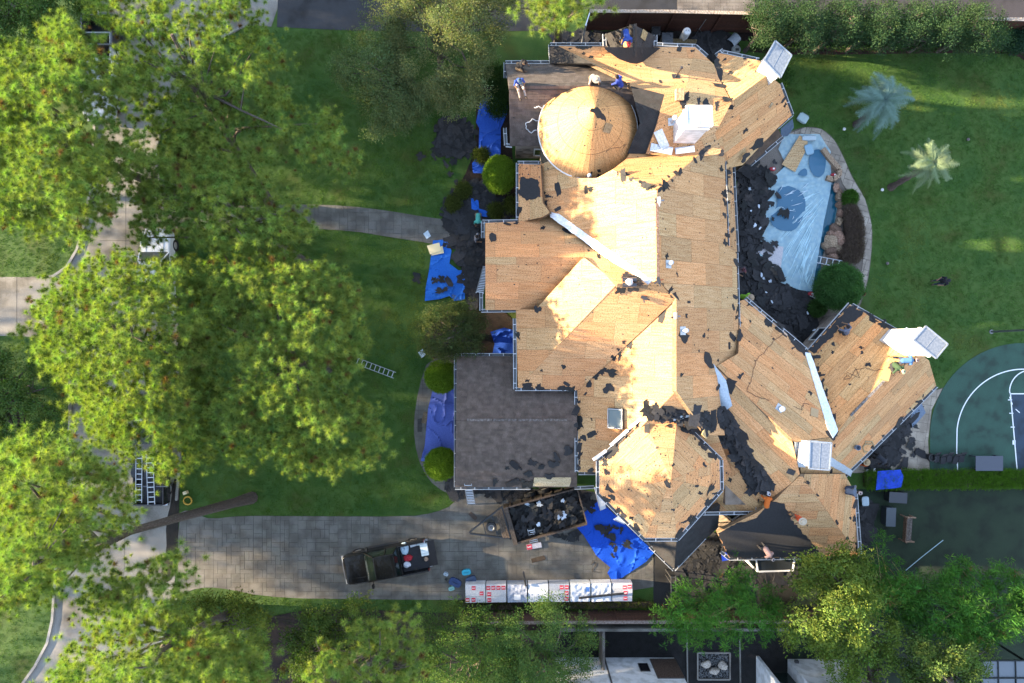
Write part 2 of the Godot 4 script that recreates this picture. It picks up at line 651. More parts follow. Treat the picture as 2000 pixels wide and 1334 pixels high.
func ground_and_paving() -> void:
	# the lawn sheet reaches far past the frame; the pool and its surround fill the opening left in it
	var g := MB.new()
	g.col = Color(0.075, 0.14, 0.026)
	var a := at(1448, 262)
	var b := at(1698, 618)
	var F := 260.0
	for q in [[-F, -F, F, a.z], [-F, b.z, F, F], [-F, a.z, a.x, b.z], [b.x, a.z, F, b.z]]:
		g.quad(Vector3(q[0], 0, q[3]), Vector3(q[2], 0, q[3]), Vector3(q[2], 0, q[1]), Vector3(q[0], 0, q[1]))
	struct("ground", g, M.grass)
	var st := sheet(smooth_poly(flat(STREET), 1), 0.012)
	for i in st.c.size(): st.c[i] = Color(0.27, 0.255, 0.235)
	struct("street", st, M.concrete)
	# joints sawn into the street slabs
	var jo := MB.new()
	jo.col = Color(0.07, 0.065, 0.06)
	for y in [145, 215, 300, 385, 470, 560, 650, 740, 830, 915, 1185]:
		line(jo, [[140 if y > 700 else 195, y], [346 if y > 500 else 308, y]], 0.025, 0.016)
	line(jo, [[246, -60], [246, 300], [245, 900], [243, 1110], [226, 1260]], 0.025, 0.016)
	line(jo, [[33, 541], [33, 655]], 0.03, 0.016)
	line(jo, [[414, 82], [414, -60]], 0.025, 0.016)
	struct("street_joint", jo, M.concrete)
	kerb([[199, -80], [196, 0], [190, 110], [186, 250], [172, 420], [152, 488], [132, 522], [104, 541]])
	kerb([[138, 720], [138, 830], [120, 1000], [108, 1150], [104, 1210], [94, 1255], [70, 1300], [38, 1345]])
	kerb([[346, 975], [352, 900], [346, 600], [320, 452]])
	kerb([[346, 1165], [333, 1200], [312, 1260], [300, 1340]])
	kerb([[318, 405], [304, 300], [312, 262], [360, 150], [420, 82], [468, 56]])
	# damp strip of leaf litter in the gutter of the street
	var li := MB.new()
	li.col = Color(0.05, 0.04, 0.03)
	patch(li, smooth_poly(flat([[338, 935], [352, 935], [350, 1000], [346, 1110], [330, 1140], [312, 1130], [326, 1080], [324, 1020], [335, 980]]), 1), 0.25, func(x, z): return 0.018 + 0.01 * noise.get_noise_2d(x * 9, z * 9))
	var lo := struct("leaf_litter", li, M.mulch)
	tag(lo, "dark strip of leaf litter along the street gutter", "leaf litter", "", "stuff")
	var as1 := sheet(flat([[546, -90], [541, 53], [690, 60], [860, 62], [1070, 60], [1140, 18], [1195, 18], [1195, -90]]), 0.014)
	for i in as1.c.size(): as1.c[i] = Color(0.058, 0.062, 0.07)
	struct("asphalt_drive", as1, M.asphalt)
	var as2 := sheet(flat([[1195, -90], [1195, 20], [1322, 20], [1322, -90]]), 0.014)
	for i in as2.c.size(): as2.c[i] = Color(0.04, 0.045, 0.055)
	struct("asphalt_court", as2, M.asphalt)
	var pv := sheet(flat([[1322, -90], [1322, 24], [1475, 28], [1475, -90]]), 0.012)
	for i in pv.c.size(): pv.c[i] = Color(0.1, 0.09, 0.08)
	var pvo := struct("paver_court", pv, M.paver)
	ashlar(pvo, flat([[1323, -6], [1323, 24], [1474, 27], [1474, -6]]), 0.2, 0.025, Color(0.2, 0.18, 0.16), "paving_block", 250, 0.006)
	var rd := sheet(flat([[1475, -90], [1475, 30], [2090, 60], [2090, -90]]), 0.012)
	for i in rd.c.size(): rd.c[i] = Color(0.075, 0.07, 0.075)
	struct("side_road", rd, M.asphalt)
	# stamped drive and walks: a dark bed, and the stones on it
	for e in [[DRIVE, "driveway", 300, 0.29], [WALK, "walkway", 200, 0.27], [FRONT, "entry_path", 120, 0.28]]:
		var poly := smooth_poly(flat(e[0]), 1)
		var bed := sheet(poly, 0.018)
		for i in bed.c.size(): bed.c[i] = Color(0.12, 0.115, 0.102)
		var o := struct(e[1], bed, M.concrete)
		ashlar(o, poly, e[3], 0.034, Color(0.165, 0.158, 0.14), "paving_stone", e[2])
	# planting beds
	for e in [[[[930, 170], [992, 150], [1000, 300], [1012, 430], [945, 430], [900, 420], [875, 395], [905, 350], [925, 300], [930, 240]], Color(0.075, 0.045, 0.03)],
			[[[905, 600], [1010, 610], [1010, 700], [890, 700], [830, 700], [830, 640]], Color(0.08, 0.05, 0.035)],
			[[[1440, 95], [1560, 92], [1900, 96], [1980, 92], [2090, 130], [2090, 145], [2010, 128], [1985, 106], [1900, 103], [1560, 108], [1480, 104]], Color(0.13, 0.05, 0.038)],
			[[[1440, 30], [1475, 30], [2090, 62], [2090, 110], [1960, 92], [1440, 95]], Color(0.06, 0.028, 0.022)],
			[[[480, 1215], [620, 1185], [900, 1200], [1280, 1185], [1280, 1215], [900, 1240], [640, 1400], [480, 1400]], Color(0.06, 0.035, 0.025)],
			[[[1080, 75], [1140, 60], [1430, 60], [1450, 100], [1380, 130], [1080, 130]], Color(0.06, 0.05, 0.045)]]:
		var bd := MB.new()
		bd.col = e[1]
		patch(bd, smooth_poly(flat(e[0]), 1), 0.35, func(x, z): return 0.03 + 0.02 * noise.get_noise_2d(x * 6, z * 6))
		struct("planting_bed", bd, M.mulch)
	# court
	var arc := []
	for k in 41:
		var q := deg_to_rad(180.0 + 4.5 * k)
		arc.append([1998 + 182 * cos(q), 852 + 182 * sin(q)])
	var cp := [[1816, 918]] + arc + [[2180, 918]]
	var ct := sheet(flat(cp), 0.02, 0.06)
	for i in ct.c.size(): ct.c[i] = Color(0.026, 0.085, 0.055)
	var cto := struct("sports_court", ct, M.court)
	var key := sheet(flat([[1973, 770], [2090, 770], [2090, 918], [1986, 918]]), 0.026)
	for i in key.c.size(): key.c[i] = Color(0.03, 0.055, 0.095)
	part(cto, "painted_key", key, M.court)
	var ln := MB.new()
	ln.col = Color(0.7, 0.72, 0.72)
	var a3 := [[1870, 918], [1868, 882]]
	for k in 24:
		var q := deg_to_rad(186.0 + 4.0 * k)
		a3.append([1998 + 130 * cos(q), 852 + 131 * sin(q)])
	line(ln, a3, 0.07, 0.031)
	var a4 := [[1986, 918], [1980, 850], [1973, 770]]
	for k in 16:
		var q := deg_to_rad(182.0 + 6.0 * k)
		a4.append([2012 + 41 * cos(q), 766 + 43 * sin(q)])
	line(ln, a4, 0.07, 0.031)
	line(ln, [[1972, 769], [2060, 769]], 0.07, 0.031)
	for y in [781, 807, 834]: line(ln, [[1968 + (y - 781) * 0.1, y], [1976 + (y - 781) * 0.1, y]], 0.06, 0.031)
	line(ln, [[1977, 864], [1983, 864]], 0.28, 0.031)
	line(ln, [[1971, 775], [1977, 790]], 0.05, 0.031)
	line(ln, [[1983, 799], [1991, 806]], 0.05, 0.031)
	part(cto, "painted_line", ln, M.paint)
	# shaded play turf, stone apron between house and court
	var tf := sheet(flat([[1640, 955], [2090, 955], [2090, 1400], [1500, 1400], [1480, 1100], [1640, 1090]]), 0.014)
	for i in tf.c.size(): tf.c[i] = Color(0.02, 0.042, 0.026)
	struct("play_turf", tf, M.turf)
	var ap := sheet(flat([[1640, 925], [1700, 860], [1790, 770], [1842, 757], [1820, 800], [1813, 860], [1816, 920]]), 0.014)
	for i in ap.c.size(): ap.c[i] = Color(0.15, 0.13, 0.11)
	var apo := struct("stone_apron", ap, M.concrete)
	ashlar(apo, flat([[1642, 924], [1700, 862], [1790, 772], [1840, 759], [1819, 800], [1812, 860], [1815, 918]]), 0.3, 0.03, Color(0.42, 0.36, 0.29), "travertine_tile", 200, 0.007, 0.15)
	# dark court behind the house and gravel garden of the neighbour
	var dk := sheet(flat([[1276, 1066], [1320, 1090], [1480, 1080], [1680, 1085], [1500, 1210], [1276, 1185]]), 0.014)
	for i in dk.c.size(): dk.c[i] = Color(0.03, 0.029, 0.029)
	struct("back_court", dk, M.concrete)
	var gv := sheet(flat([[1080, 1222], [1540, 1222], [1560, 1400], [1080, 1400]]), 0.016)
	for i in gv.c.size(): gv.c[i] = Color(0.026, 0.028, 0.032)
	struct("gravel_garden", gv, M.mulch)
	var keep := [STREET, DRIVE, WALK, FRONT, [[830, 470], [910, 470], [1010, 600], [1010, 700], [830, 700]], [[870, 395], [930, 170], [1000, 130], [1450, 130], [1450, 1200], [870, 960]], [[480, 1200], [2000, 1200], [2000, 1400], [480, 1400]]]
	grass_on(flat([[360, 60], [700, 60], [1000, 120], [930, 400], [860, 600], [830, 700], [810, 850], [900, 990], [600, 1010], [350, 1000], [352, 700], [330, 400], [310, 280]]), 46.0, keep, "lawn_grass", "short green grass of the front lawn between street and house", Color(0.07, 0.14, 0.02))
	grass_on(flat([[346, 1150], [500, 1160], [900, 1172], [900, 1215], [480, 1230], [330, 1230]]), 46.0, [DRIVE], "verge_grass", "strip of grass below the driveway along the planting bed", Color(0.075, 0.135, 0.02))
	grass_on(flat([[-10, 420], [150, 440], [150, 490], [104, 541], [-10, 541]]), 40.0, [STREET], "corner_grass", "grass corner across the street above the side drive", Color(0.07, 0.14, 0.02))
	grass_on(flat([[-10, 660], [90, 660], [136, 740], [130, 900], [105, 1200], [40, 1340], [-10, 1340]]), 30.0, [STREET], "far_grass", "grass across the street at the lower left corner", Color(0.07, 0.13, 0.02))
	grass_on(flat([[1490, 108], [1990, 108], [2010, 130], [2010, 668], [1900, 690], [1840, 755], [1700, 620], [1705, 440], [1640, 290], [1560, 245], [1540, 200]]), 40.0, [[[1845, 757], [1818, 800], [1850, 730], [1900, 688], [1960, 670], [2010, 666], [2010, 800]]], "back_lawn_grass", "short green grass of the back lawn around the palms", Color(0.075, 0.16, 0.033))


# ---------------------------------------------------------------- house

# where the line of sight through (column, row) meets the plane through o with normal n
func on_plane(px: float, py: float, o: Vector3, n: Vector3) -> Vector3:
	var c := Vector3(0, CAM, 0)
	var d := at(px, py, 0.0) - c
	return c + d * (n.dot(o - c) / n.dot(d))


func add_slope(three: Array, poly: Array) -> Dictionary:
	var p0 := at(three[0][0], three[0][1], three[0][2])
	var p1 := at(three[1][0], three[1][1], three[1][2])
	var p2 := at(three[2][0], three[2][1], three[2][2])
	var n := (p1 - p0).cross(p2 - p0).normalized()
	if n.y < 0: n = -n
	var u := Vector3.UP.cross(n).normalized()
	var w := n.cross(u)
	var q := PackedVector2Array()
	var px := PackedVector2Array()
	var xz := PackedVector2Array()
	for p in poly:
		var r := on_plane(p[0], p[1], p0, n)
		q.append(Vector2((r - p0).dot(u), (r - p0).dot(w)))
		px.append(Vector2(p[0], p[1]))
		xz.append(Vector2(r.x, r.z))
	var s := {"o": p0, "n": n, "u": u, "w": w, "poly": q, "px": px, "xz": xz}
	slopes.append(s)
	return s


func roof_y(s: Dictionary, x: float, z: float) -> float:
	var o: Vector3 = s.o
	var n: Vector3 = s.n
	return o.y - (n.x * (x - o.x) + n.z * (z - o.z)) / n.y


# the surface seen at (column, row): [point, normal]; the ground where no roof is
func seen(px: float, py: float) -> Array:
	var best := []
	for s in slopes:
		if inside(Vector2(px, py), s.px):
			var p := on_plane(px, py, s.o, s.n)
			if best.is_empty() or p.y > best[0].y: best = [p, s.n]
	return best if best else [at(px, py, 0.03), Vector3.UP]


func under(x: float, z: float) -> Array:
	var best := []
	for s in slopes:
		if inside(Vector2(x, z), s.xz):
			var y := roof_y(s, x, z)
			if best.is_empty() or y > best[0].y: best = [Vector3(x, y, z), s.n]
	return best if best else [Vector3(x, 0.03, z), Vector3.UP]


func deck_slab(h: Node3D, s: Dictionary, called: String, col: Color, thick := 0.24) -> MeshInstance3D:
	var mb := MB.new()
	mb.col = col
	mb.slab(s.poly, s.o, s.u, s.w, s.n, -0.002, -thick, Vector2.ZERO, true)
	return part(h, called, mb, M.wood)


# a slope stripped to its sheathing: each plywood sheet is laid in courses and cut to the slope
func ply_slope(h: Node3D, three: Array, poly: Array, sw := 2.44, sh := 1.22, turn := 0.0, tint := Color(0.63, 0.374, 0.17)) -> Dictionary:
	var s := add_slope(three, poly)
	var deck := deck_slab(h, s, "roof_slope", Color(0.22, 0.15, 0.09))
	var pp := PackedVector2Array()
	for p in s.poly: pp.append((p as Vector2).rotated(-turn))
	var r := bounds(pp)
	r.position -= Vector2(rng.randf() * sw, rng.randf() * sh * 0.4)
	var rows := int(ceil((r.size.y + sh) / sh)) + 1
	var cols := int(ceil((r.size.x + sw) / sw)) + 2
	for j in rows:
		var shift := (sw * 0.5 if j % 2 else 0.0) + rng.randf_range(-0.15, 0.15)
		for i in cols:
			var o := r.position + Vector2((i - 1) * sw + shift, j * sh)
			var e := 0.006
			var q := PackedVector2Array([o + Vector2(e, e), o + Vector2(sw - e, e), o + Vector2(sw - e, sh - e), o + Vector2(e, sh - e)])
			for cut: PackedVector2Array in Geometry2D.intersect_polygons(q, pp):
				if absf(area(cut)) < 0.03: continue
				var mb := MB.new()
				var k := rng.randf_range(0.86, 1.12)
				var warm := rng.randf_range(-0.13, 0.1)
				if rng.randf() < 0.05: warm += 0.07; k *= 0.9
				mb.col = Color(tint.r * k * (1 + warm), tint.g * k * (1 - warm * 0.3), tint.b * 1.1 * k * (1 - warm))
				var back := PackedVector2Array()
				for p in cut: back.append(p.rotated(turn))
				mb.slab(back, s.o, s.u, s.w, s.n, 0.018 + rng.randf_range(-0.002, 0.003), 0.0, Vector2.ZERO)
				# the grain runs along the sheet
				var off := Vector2(rng.randf() * 7, rng.randf() * 7)
				for t in mb.uv.size():
					mb.uv[t] = mb.uv[t].rotated(-turn) + off
				part(deck, "plywood_sheet", mb, M.ply)
	return s


# a slope still covered: courses of shingle tabs, each course lapping the one below
func shingle_slope(h: Node3D, three: Array, poly: Array, col: Color, tab := 0.32, expo := 0.16, called := "shingle_courses", var_ := 0.16) -> Dictionary:
	var s := add_slope(three, poly)
	var deck := deck_slab(h, s, "roof_slope", Color(0.05, 0.045, 0.04))
	var pp: PackedVector2Array = s.poly
	var up: Vector3 = s.w
	var flip := up.y < 0
	var r := bounds(pp)
	var rows := int(ceil(r.size.y / expo))
	var mb := MB.new()
	for j in rows:
		var shift := rng.randf() * tab
		var cols := int(ceil(r.size.x / tab)) + 2
		for i in cols:
			var o := r.position + Vector2((i - 1) * tab + shift, j * expo)
			var q := PackedVector2Array([o + Vector2(0.004, 0), o + Vector2(tab - 0.004, 0), o + Vector2(tab - 0.004, expo), o + Vector2(0.004, expo)])
			var g := [q]
			if not (inside(q[0], pp) and inside(q[1], pp) and inside(q[2], pp) and inside(q[3], pp)):
				g = Geometry2D.intersect_polygons(q, pp)
			mb.col = jit(col, var_)
			for cut: PackedVector2Array in g:
				var pts := []
				for p in cut:
					var f := (p.y - o.y) / expo
					if flip: f = 1.0 - f
					pts.append((s.o as Vector3) + (s.u as Vector3) * p.x + up * p.y + (s.n as Vector3) * (0.03 - 0.02 * f))
				if area(cut) < 0: pts.reverse()
				mb.fan(pts)
				for k in pts.size():
					var a: Vector3 = pts[k]
					var b: Vector3 = pts[(k + 1) % pts.size()]
					mb.quad(a - (s.n as Vector3) * 0.03, b - (s.n as Vector3) * 0.03, b, a)
	var o := part(deck, called, mb, M.shingle)
	o.set_meta("kind", "stuff")
	return s


# a white box gutter along points (column, row, height), with its hangers
func gutter(h: Node3D, pts: Array, debris := 0.35) -> void:
	var mb := MB.new()
	var st := MB.new()
	var wh := Color(0.46, 0.48, 0.5)
	st.col = Color(0.5, 0.52, 0.54)
	for i in pts.size() - 1:
		var a := at(pts[i][0], pts[i][1], pts[i][2])
		var b := at(pts[i + 1][0], pts[i + 1][1], pts[i + 1][2])
		var d := (b - a).normalized()
		var s := d.cross(Vector3.UP).normalized() * 0.085
		mb.col = wh
		mb.bar(a + s, b + s, 0.024, 0.13)
		mb.bar(a - s, b - s, 0.02, 0.13)
		mb.col = Color(0.07, 0.075, 0.08)
		mb.bar(a + Vector3(0, -0.05, 0), b + Vector3(0, -0.05, 0), 0.14, 0.012)
		var l := (b - a).length()
		var k := 0.35
		while k < l - 0.1:
			var p := a + d * k + Vector3(0, 0.06, 0)
			st.bar(p - s, p + s, 0.035, 0.012)
			k += 0.85
		k = rng.randf() * 0.5
		mb.col = Color(0.03, 0.03, 0.032)
		while k < l - 0.25:
			if rng.randf() < debris:
				var p := a + d * k
				mb.bar(p + Vector3(0, -0.02, 0), p + d * rng.randf_range(0.15, 0.5) + Vector3(0, 0.02, 0), 0.12, 0.05)
			k += 0.4
	var g := part(h, "gutter", mb, M.paint)
	if st.v.size(): part(g, "hanger", st, M.paint)


func wall(h: Node3D, pts: Array, top: float, inset: float, col: Color, m: Material) -> void:
	# the shell of a wing below its eaves, set back from them
	var poly := PackedVector2Array()
	for p in pts:
		var q := at(p[0], p[1], top)
		poly.append(Vector2(q.x, q.z))
	var g := Geometry2D.offset_polygon(poly, -inset, Geometry2D.JOIN_MITER)
	if g.is_empty(): return
	var mb := MB.new()
	mb.col = col
	mb.slab(flipz(g[0]), Vector3.ZERO, Vector3.RIGHT, Vector3.FORWARD, Vector3.UP, top - 0.12, 0.0)
	var w := part(h, "wall", mb, m)
	# windows with a frame on the longer faces
	var p: PackedVector2Array = g[0]
	for i in p.size():
		var a := p[i]
		var b := p[(i + 1) % p.size()]
		var l := a.distance_to(b)
		if l < 2.2: continue
		var d := (b - a) / l
		var nn := Vector2(d.y, -d.x)
		if inside((a + b) * 0.5 + nn * 0.05, p): nn = -nn
		for k in int(l / 2.4):
			var c := a + d * (l * (k + 0.5) / int(l / 2.4))
			var o := Vector3(c.x, 1.5, c.y)
			var bs := Basis(Vector3(d.x, 0, d.y), Vector3.UP, Vector3(nn.x, 0, nn.y))
			var fr := MB.new()
			fr.col = Color(0.7, 0.69, 0.66)
			for e in [[-0.5, 0, 0.07, 1.5], [0.5, 0, 0.07, 1.5], [0, 0.72, 1.07, 0.07], [0, -0.72, 1.07, 0.07]]:
				fr.box(o + bs * Vector3(e[0], e[1], 0.03), Vector3(e[2], e[3], 0.08), bs)
			var f := part(w, "window_frame", fr, M.paint)
			fr = MB.new()
			fr.col = Color(0.03, 0.035, 0.04)
			fr.box(o + bs * Vector3(0, 0, 0.012), Vector3(0.94, 1.38, 0.02), bs)
			part(w, "window_pane", fr, M.gloss)


func prism_tower(mb: MB, foot: PackedVector2Array, y0: float, y1: float) -> void:
	mb.slab(flipz(foot), Vector3.ZERO, Vector3.RIGHT, Vector3.FORWARD, Vector3.UP, y1, y0)


# four corners (column, row at its top height) -> a white stack with a metal cap on posts
func chimney(h: Node3D, cap: Array, top: float, low: float, white: Color, capcol: Color, shrink: float, m: Material) -> void:
	var c := flat(cap, top)
	var mid := Vector2.ZERO
	for p in c: mid += p / c.size()
	var body := PackedVector2Array()
	var neck := PackedVector2Array()
	var rim := PackedVector2Array()
	for p in c:
		body.append(mid + (p - mid) * shrink)
		neck.append(mid + (p - mid) * shrink * 0.8)
		rim.append(mid + (p - mid) * 0.93)
	var mb := MB.new()
	mb.col = white
	prism_tower(mb, body, low, top - 0.55)
	var b := part(h, "chimney", mb, M.stucco)
	mb = MB.new()
	mb.col = tone(white, 0.94)
	prism_tower(mb, Geometry2D.offset_polygon(body, 0.06)[0], top - 0.68, top - 0.5)
	part(b, "collar", mb, M.stucco)
	mb = MB.new()
	mb.col = Color(0.16, 0.17, 0.18)
	prism_tower(mb, neck, top - 0.5, top - 0.06)
	part(b, "flue_box", mb, m)
	mb = MB.new()
	mb.col = capcol
	prism_tower(mb, rim, top - 0.06, top - 0.0)
	# a raised seam rim round the edge of the cap
	for i in c.size():
		var p := c[i]
		var q := c[(i + 1) % c.size()]
		mb.col = tone(capcol, 1.35)
		mb.bar(Vector3(p.x, top, p.y), Vector3(q.x, top, q.y), 0.07, 0.07)
	mb.col = tone(capcol, 1.1)
	var e0 := (c[0] + c[1]) * 0.5
	var e1 := (c[2] + c[3]) * 0.5
	mb.bar(Vector3(e0.x, top + 0.005, e0.y), Vector3(e1.x, top + 0.005, e1.y), 0.03, 0.02)
	part(b, "cap", mb, m)


# a ragged dark sheet left lying on a slope, its outline given in columns and rows
func torn(poly: Array, thick: float, rough := 0.12) -> MB:
	var mb := MB.new()
	var s := {}
	var c := Vector2.ZERO
	for p in poly: c += Vector2(p[0], p[1]) / poly.size()
	var best := -1.0
	for k in slopes:
		if inside(c, k.px):
			var y := on_plane(c.x, c.y, k.o, k.n).y
			if y > best:
				best = y
				s = k
	var o: Vector3 = s.o if s else Vector3(0, 0.035, 0)
	var n: Vector3 = s.n if s else Vector3.UP
	var u: Vector3 = s.u if s else Vector3.RIGHT
	var w: Vector3 = s.w if s else Vector3.FORWARD
	var q := PackedVector2Array()
	for i in poly.size():
		var a := on_plane(poly[i][0], poly[i][1], o, n) - o
		var b := on_plane(poly[(i + 1) % poly.size()][0], poly[(i + 1) % poly.size()][1], o, n) - o
		var a2 := Vector2(a.dot(u), a.dot(w))
		var b2 := Vector2(b.dot(u), b.dot(w))
		var k := maxi(1, int(a2.distance_to(b2) / 0.16))
		var d := (b2 - a2).normalized()
		for t in k:
			q.append(a2.lerp(b2, float(t) / k) + Vector2(-d.y, d.x) * rng.randf_range(-rough, rough) + d * rng.randf_range(-0.04, 0.04))
	if Geometry2D.triangulate_polygon(q).is_empty():
		q = Geometry2D.convex_hull(q)
		q.remove_at(q.size() - 1)
	mb.col = Color(0.03, 0.031, 0.034)
	mb.slab(q, o, u, w, n, 0.022 + thick, 0.022)
	return mb


func house() -> void:
	var h := thing("house", "large house stripped to plywood roof decking, with cone, octagon and gabled wings", "house", at(1240, 600))
	var WP := Color(0.63, 0.374, 0.17)
	# front wings and main roof, in order from the north-west
	var brown := Color(0.21, 0.162, 0.138)
	var coal := Color(0.05, 0.048, 0.048)
	# north-west gable, still shingled
	shingle_slope(h, [[987, 125, 5.0], [1153, 125, 5.0], [1050, 168, 7.3]], [[987, 124], [1155, 124], [1232, 168], [994, 168]], Color(0.19, 0.158, 0.14))
	shingle_slope(h, [[994, 168, 7.3], [1100, 168, 7.3], [1020, 285, 4.2]], [[994, 168], [1232, 168], [1250, 240], [1200, 300], [1060, 300], [1056, 285], [996, 285]], brown)
	shingle_slope(h, [[1075, 90, 5.2], [1075, 122, 5.2], [1182, 152, 7.2]], [[1075, 90], [1090, 90], [1218, 152], [1155, 124], [1075, 124]], coal)
	ply_slope(h, [[1090, 92, 5.2], [1360, 94, 5.2], [1300, 184, 8.0]], [[1088, 91], [1358, 93], [1336, 184], [1300, 185], [1232, 170], [1216, 152]], 2.44, 1.22, 0.0, WP)
	ply_slope(h, [[1358, 93, 5.2], [1336, 184, 8.0], [1430, 197, 7.9]], [[1358, 93], [1396, 128], [1402, 150], [1428, 198], [1336, 184]], 2.44, 1.22, 0.0, WP)
	ply_slope(h, [[1430, 197, 7.9], [1500, 146, 7.9], [1396, 128, 6.08]], [[1403, 104], [1484, 119], [1500, 146], [1430, 197], [1402, 150], [1396, 128]], 2.44, 1.22, 0.0, Color(0.63, 0.358, 0.151))
	ply_slope(h, [[1430, 197, 7.9], [1498, 147, 7.9], [1517, 250, 5.0]], [[1430, 197], [1500, 146], [1523, 164], [1546, 225], [1517, 251], [1450, 322], [1414, 330], [1395, 260]], 2.44, 0.6, 0.0, WP)
	ply_slope(h, [[1330, 185, 8.0], [1430, 197, 7.9], [1330, 306, 7.35]], [[1298, 185], [1336, 184], [1430, 197], [1396, 262], [1412, 300], [1330, 310], [1262, 300], [1282, 245]], 2.44, 0.6, 0.35, Color(0.592, 0.362, 0.17))
	shingle_slope(h, [[1232, 170, 7.7], [1298, 185, 8.0], [1262, 300, 7.1]], [[1232, 168], [1300, 185], [1284, 245], [1264, 300], [1225, 300], [1250, 240]], coal)
	# dormer at the north edge
	shingle_slope(h, [[1237, 50, 8.2], [1237, 112, 7.0], [1182, 68, 6.0]], [[1237, 48], [1237, 114], [1182, 90], [1180, 68]], coal)
	shingle_slope(h, [[1237, 50, 8.2], [1237, 112, 7.0], [1278, 70, 6.2]], [[1237, 48], [1279, 70], [1279, 90], [1237, 114]], Color(0.07, 0.068, 0.07))
	# main roof
	ply_slope(h, [[1197, 331, 7.9], [1405, 268, 6.2], [1283, 372, 9.5]], [[1197, 331], [1222, 312], [1236, 290], [1330, 302], [1405, 268], [1283, 372]], 2.44, 1.22, 0.0, Color(0.63, 0.358, 0.151))
	ply_slope(h, [[1283, 372, 9.5], [1285, 545, 9.5], [1062, 370, 5.2]], [[1197, 331], [1283, 372], [1285, 546], [1266, 557], [1073, 414], [1060, 396], [1054, 322], [1074, 314], [1100, 336], [1130, 348], [1166, 348]], 2.44, 1.22, PI / 2, WP)
	ply_slope(h, [[1283, 372, 9.5], [1285, 545, 9.5], [1440, 500, 5.3]], [[1283, 372], [1405, 268], [1413, 266], [1421, 480], [1438, 495], [1443, 690], [1398, 720], [1415, 850], [1380, 850], [1320, 764], [1320, 584], [1285, 546]], 2.44, 1.22, PI / 2, Color(0.592, 0.362, 0.17))
	ply_slope(h, [[1421, 330, 4.4], [1421, 480, 4.4], [1440, 400, 4.0]], [[1414, 318], [1430, 325], [1439, 492], [1421, 492]], 2.44, 0.6, 0.0, Color(0.567, 0.34, 0.161))
	shingle_slope(h, [[1455, 320, 3.4], [1462, 280, 4.2], [1520, 268, 3.2]], [[1455, 318], [1462, 282], [1484, 251], [1518, 249], [1528, 268], [1464, 322]], Color(0.16, 0.105, 0.07))
	ply_slope(h, [[1013, 330, 4.9], [1013, 430, 4.9], [1056, 380, 5.6]], [[1013, 320], [1056, 322], [1060, 396], [1074, 415], [1060, 424], [1013, 434]], 2.44, 1.22, 0.0, Color(0.605, 0.346, 0.151))
	ply_slope(h, [[948, 436, 5.2], [1013, 436, 5.2], [1000, 502, 7.6]], [[948, 436], [1013, 433], [1062, 420], [1074, 415], [1266, 557], [1206, 554], [1140, 502], [948, 502]], 2.44, 1.22, 0.0, WP)
	ply_slope(h, [[948, 502, 7.6], [1140, 502, 7.6], [1000, 604, 5.1]], [[948, 502], [1140, 502], [1046, 605], [948, 605]], 2.44, 1.22, 0.0, Color(0.605, 0.358, 0.166))
	ply_slope(h, [[1010, 610, 5.0], [1012, 752, 5.0], [1205, 553, 9.1]], [[1140, 502], [1206, 554], [1012, 757], [1008, 604], [1046, 605]], 2.44, 1.22, PI / 2, WP)
	ply_slope(h, [[1012, 757, 5.0], [1130, 760, 5.0], [1205, 553, 9.1]], [[1206, 554], [1320, 584], [1130, 762], [1012, 757]], 2.44, 1.22, 0.0, Color(0.605, 0.358, 0.166))
	ply_slope(h, [[1206, 554, 9.1], [1285, 546, 9.45], [1320, 584, 8.55]], [[1206, 554], [1266, 557], [1285, 546], [1320, 584]], 2.44, 1.22, 0.0, Color(0.605, 0.346, 0.151))
	ply_slope(h, [[1320, 584, 8.5], [1320, 764, 8.5], [1130, 850, 4.9]], [[1320, 584], [1320, 764], [1168, 922], [1130, 922], [1128, 762]], 2.44, 1.22, PI / 2, WP)
	ply_slope(h, [[1320, 764, 8.5], [1400, 846, 6.5], [1168, 922, 5.6]], [[1320, 764], [1400, 846], [1440, 950], [1400, 1002], [1168, 922]], 2.44, 1.22, 0.0, Color(0.605, 0.358, 0.166))
	# south-east wing
	ply_slope(h, [[1447, 588, 4.6], [1572, 688, 4.6], [1442, 758, 6.7]], [[1445, 588], [1458, 584], [1573, 684], [1632, 852], [1560, 862], [1546, 858], [1442, 758], [1400, 715], [1442, 690]], 2.44, 0.6, 0.0, Color(0.605, 0.362, 0.166))
	ply_slope(h, [[1442, 758, 6.7], [1546, 858, 6.7], [1450, 960, 4.4]], [[1398, 718], [1442, 758], [1546, 858], [1562, 926], [1516, 974], [1480, 1000], [1385, 1003], [1385, 830]], 2.44, 0.6, 0.0, WP)
	ply_slope(h, [[1580, 684, 3.6], [1658, 598, 3.6], [1729, 739, 5.5]], [[1580, 684], [1660, 595], [1770, 656], [1796, 690], [1729, 739], [1660, 812], [1632, 850], [1574, 688]], 2.44, 0.6, 0.0, Color(0.643, 0.368, 0.151))
	ply_slope(h, [[1729, 739, 5.5], [1660, 812, 5.5], [1828, 752, 3.6]], [[1729, 739], [1796, 690], [1814, 704], [1828, 753], [1688, 890], [1650, 926], [1564, 926], [1558, 862], [1632, 850], [1660, 812]], 2.44, 0.6, 0.0, Color(0.617, 0.368, 0.166))
	ply_slope(h, [[1563, 926, 6.0], [1655, 1055, 4.05], [1673, 1000, 3.8]], [[1564, 926], [1650, 926], [1669, 962], [1677, 1084], [1655, 1055]], 2.44, 0.6, 0.0, WP)
	ply_slope(h, [[1563, 926, 6.0], [1600, 1084, 3.6], [1480, 1084, 3.6]], [[1564, 926], [1655, 1055], [1677, 1084], [1590, 1088], [1424, 1090], [1400, 1040], [1480, 1000], [1516, 974]], 2.44, 0.6, 0.0, WP)
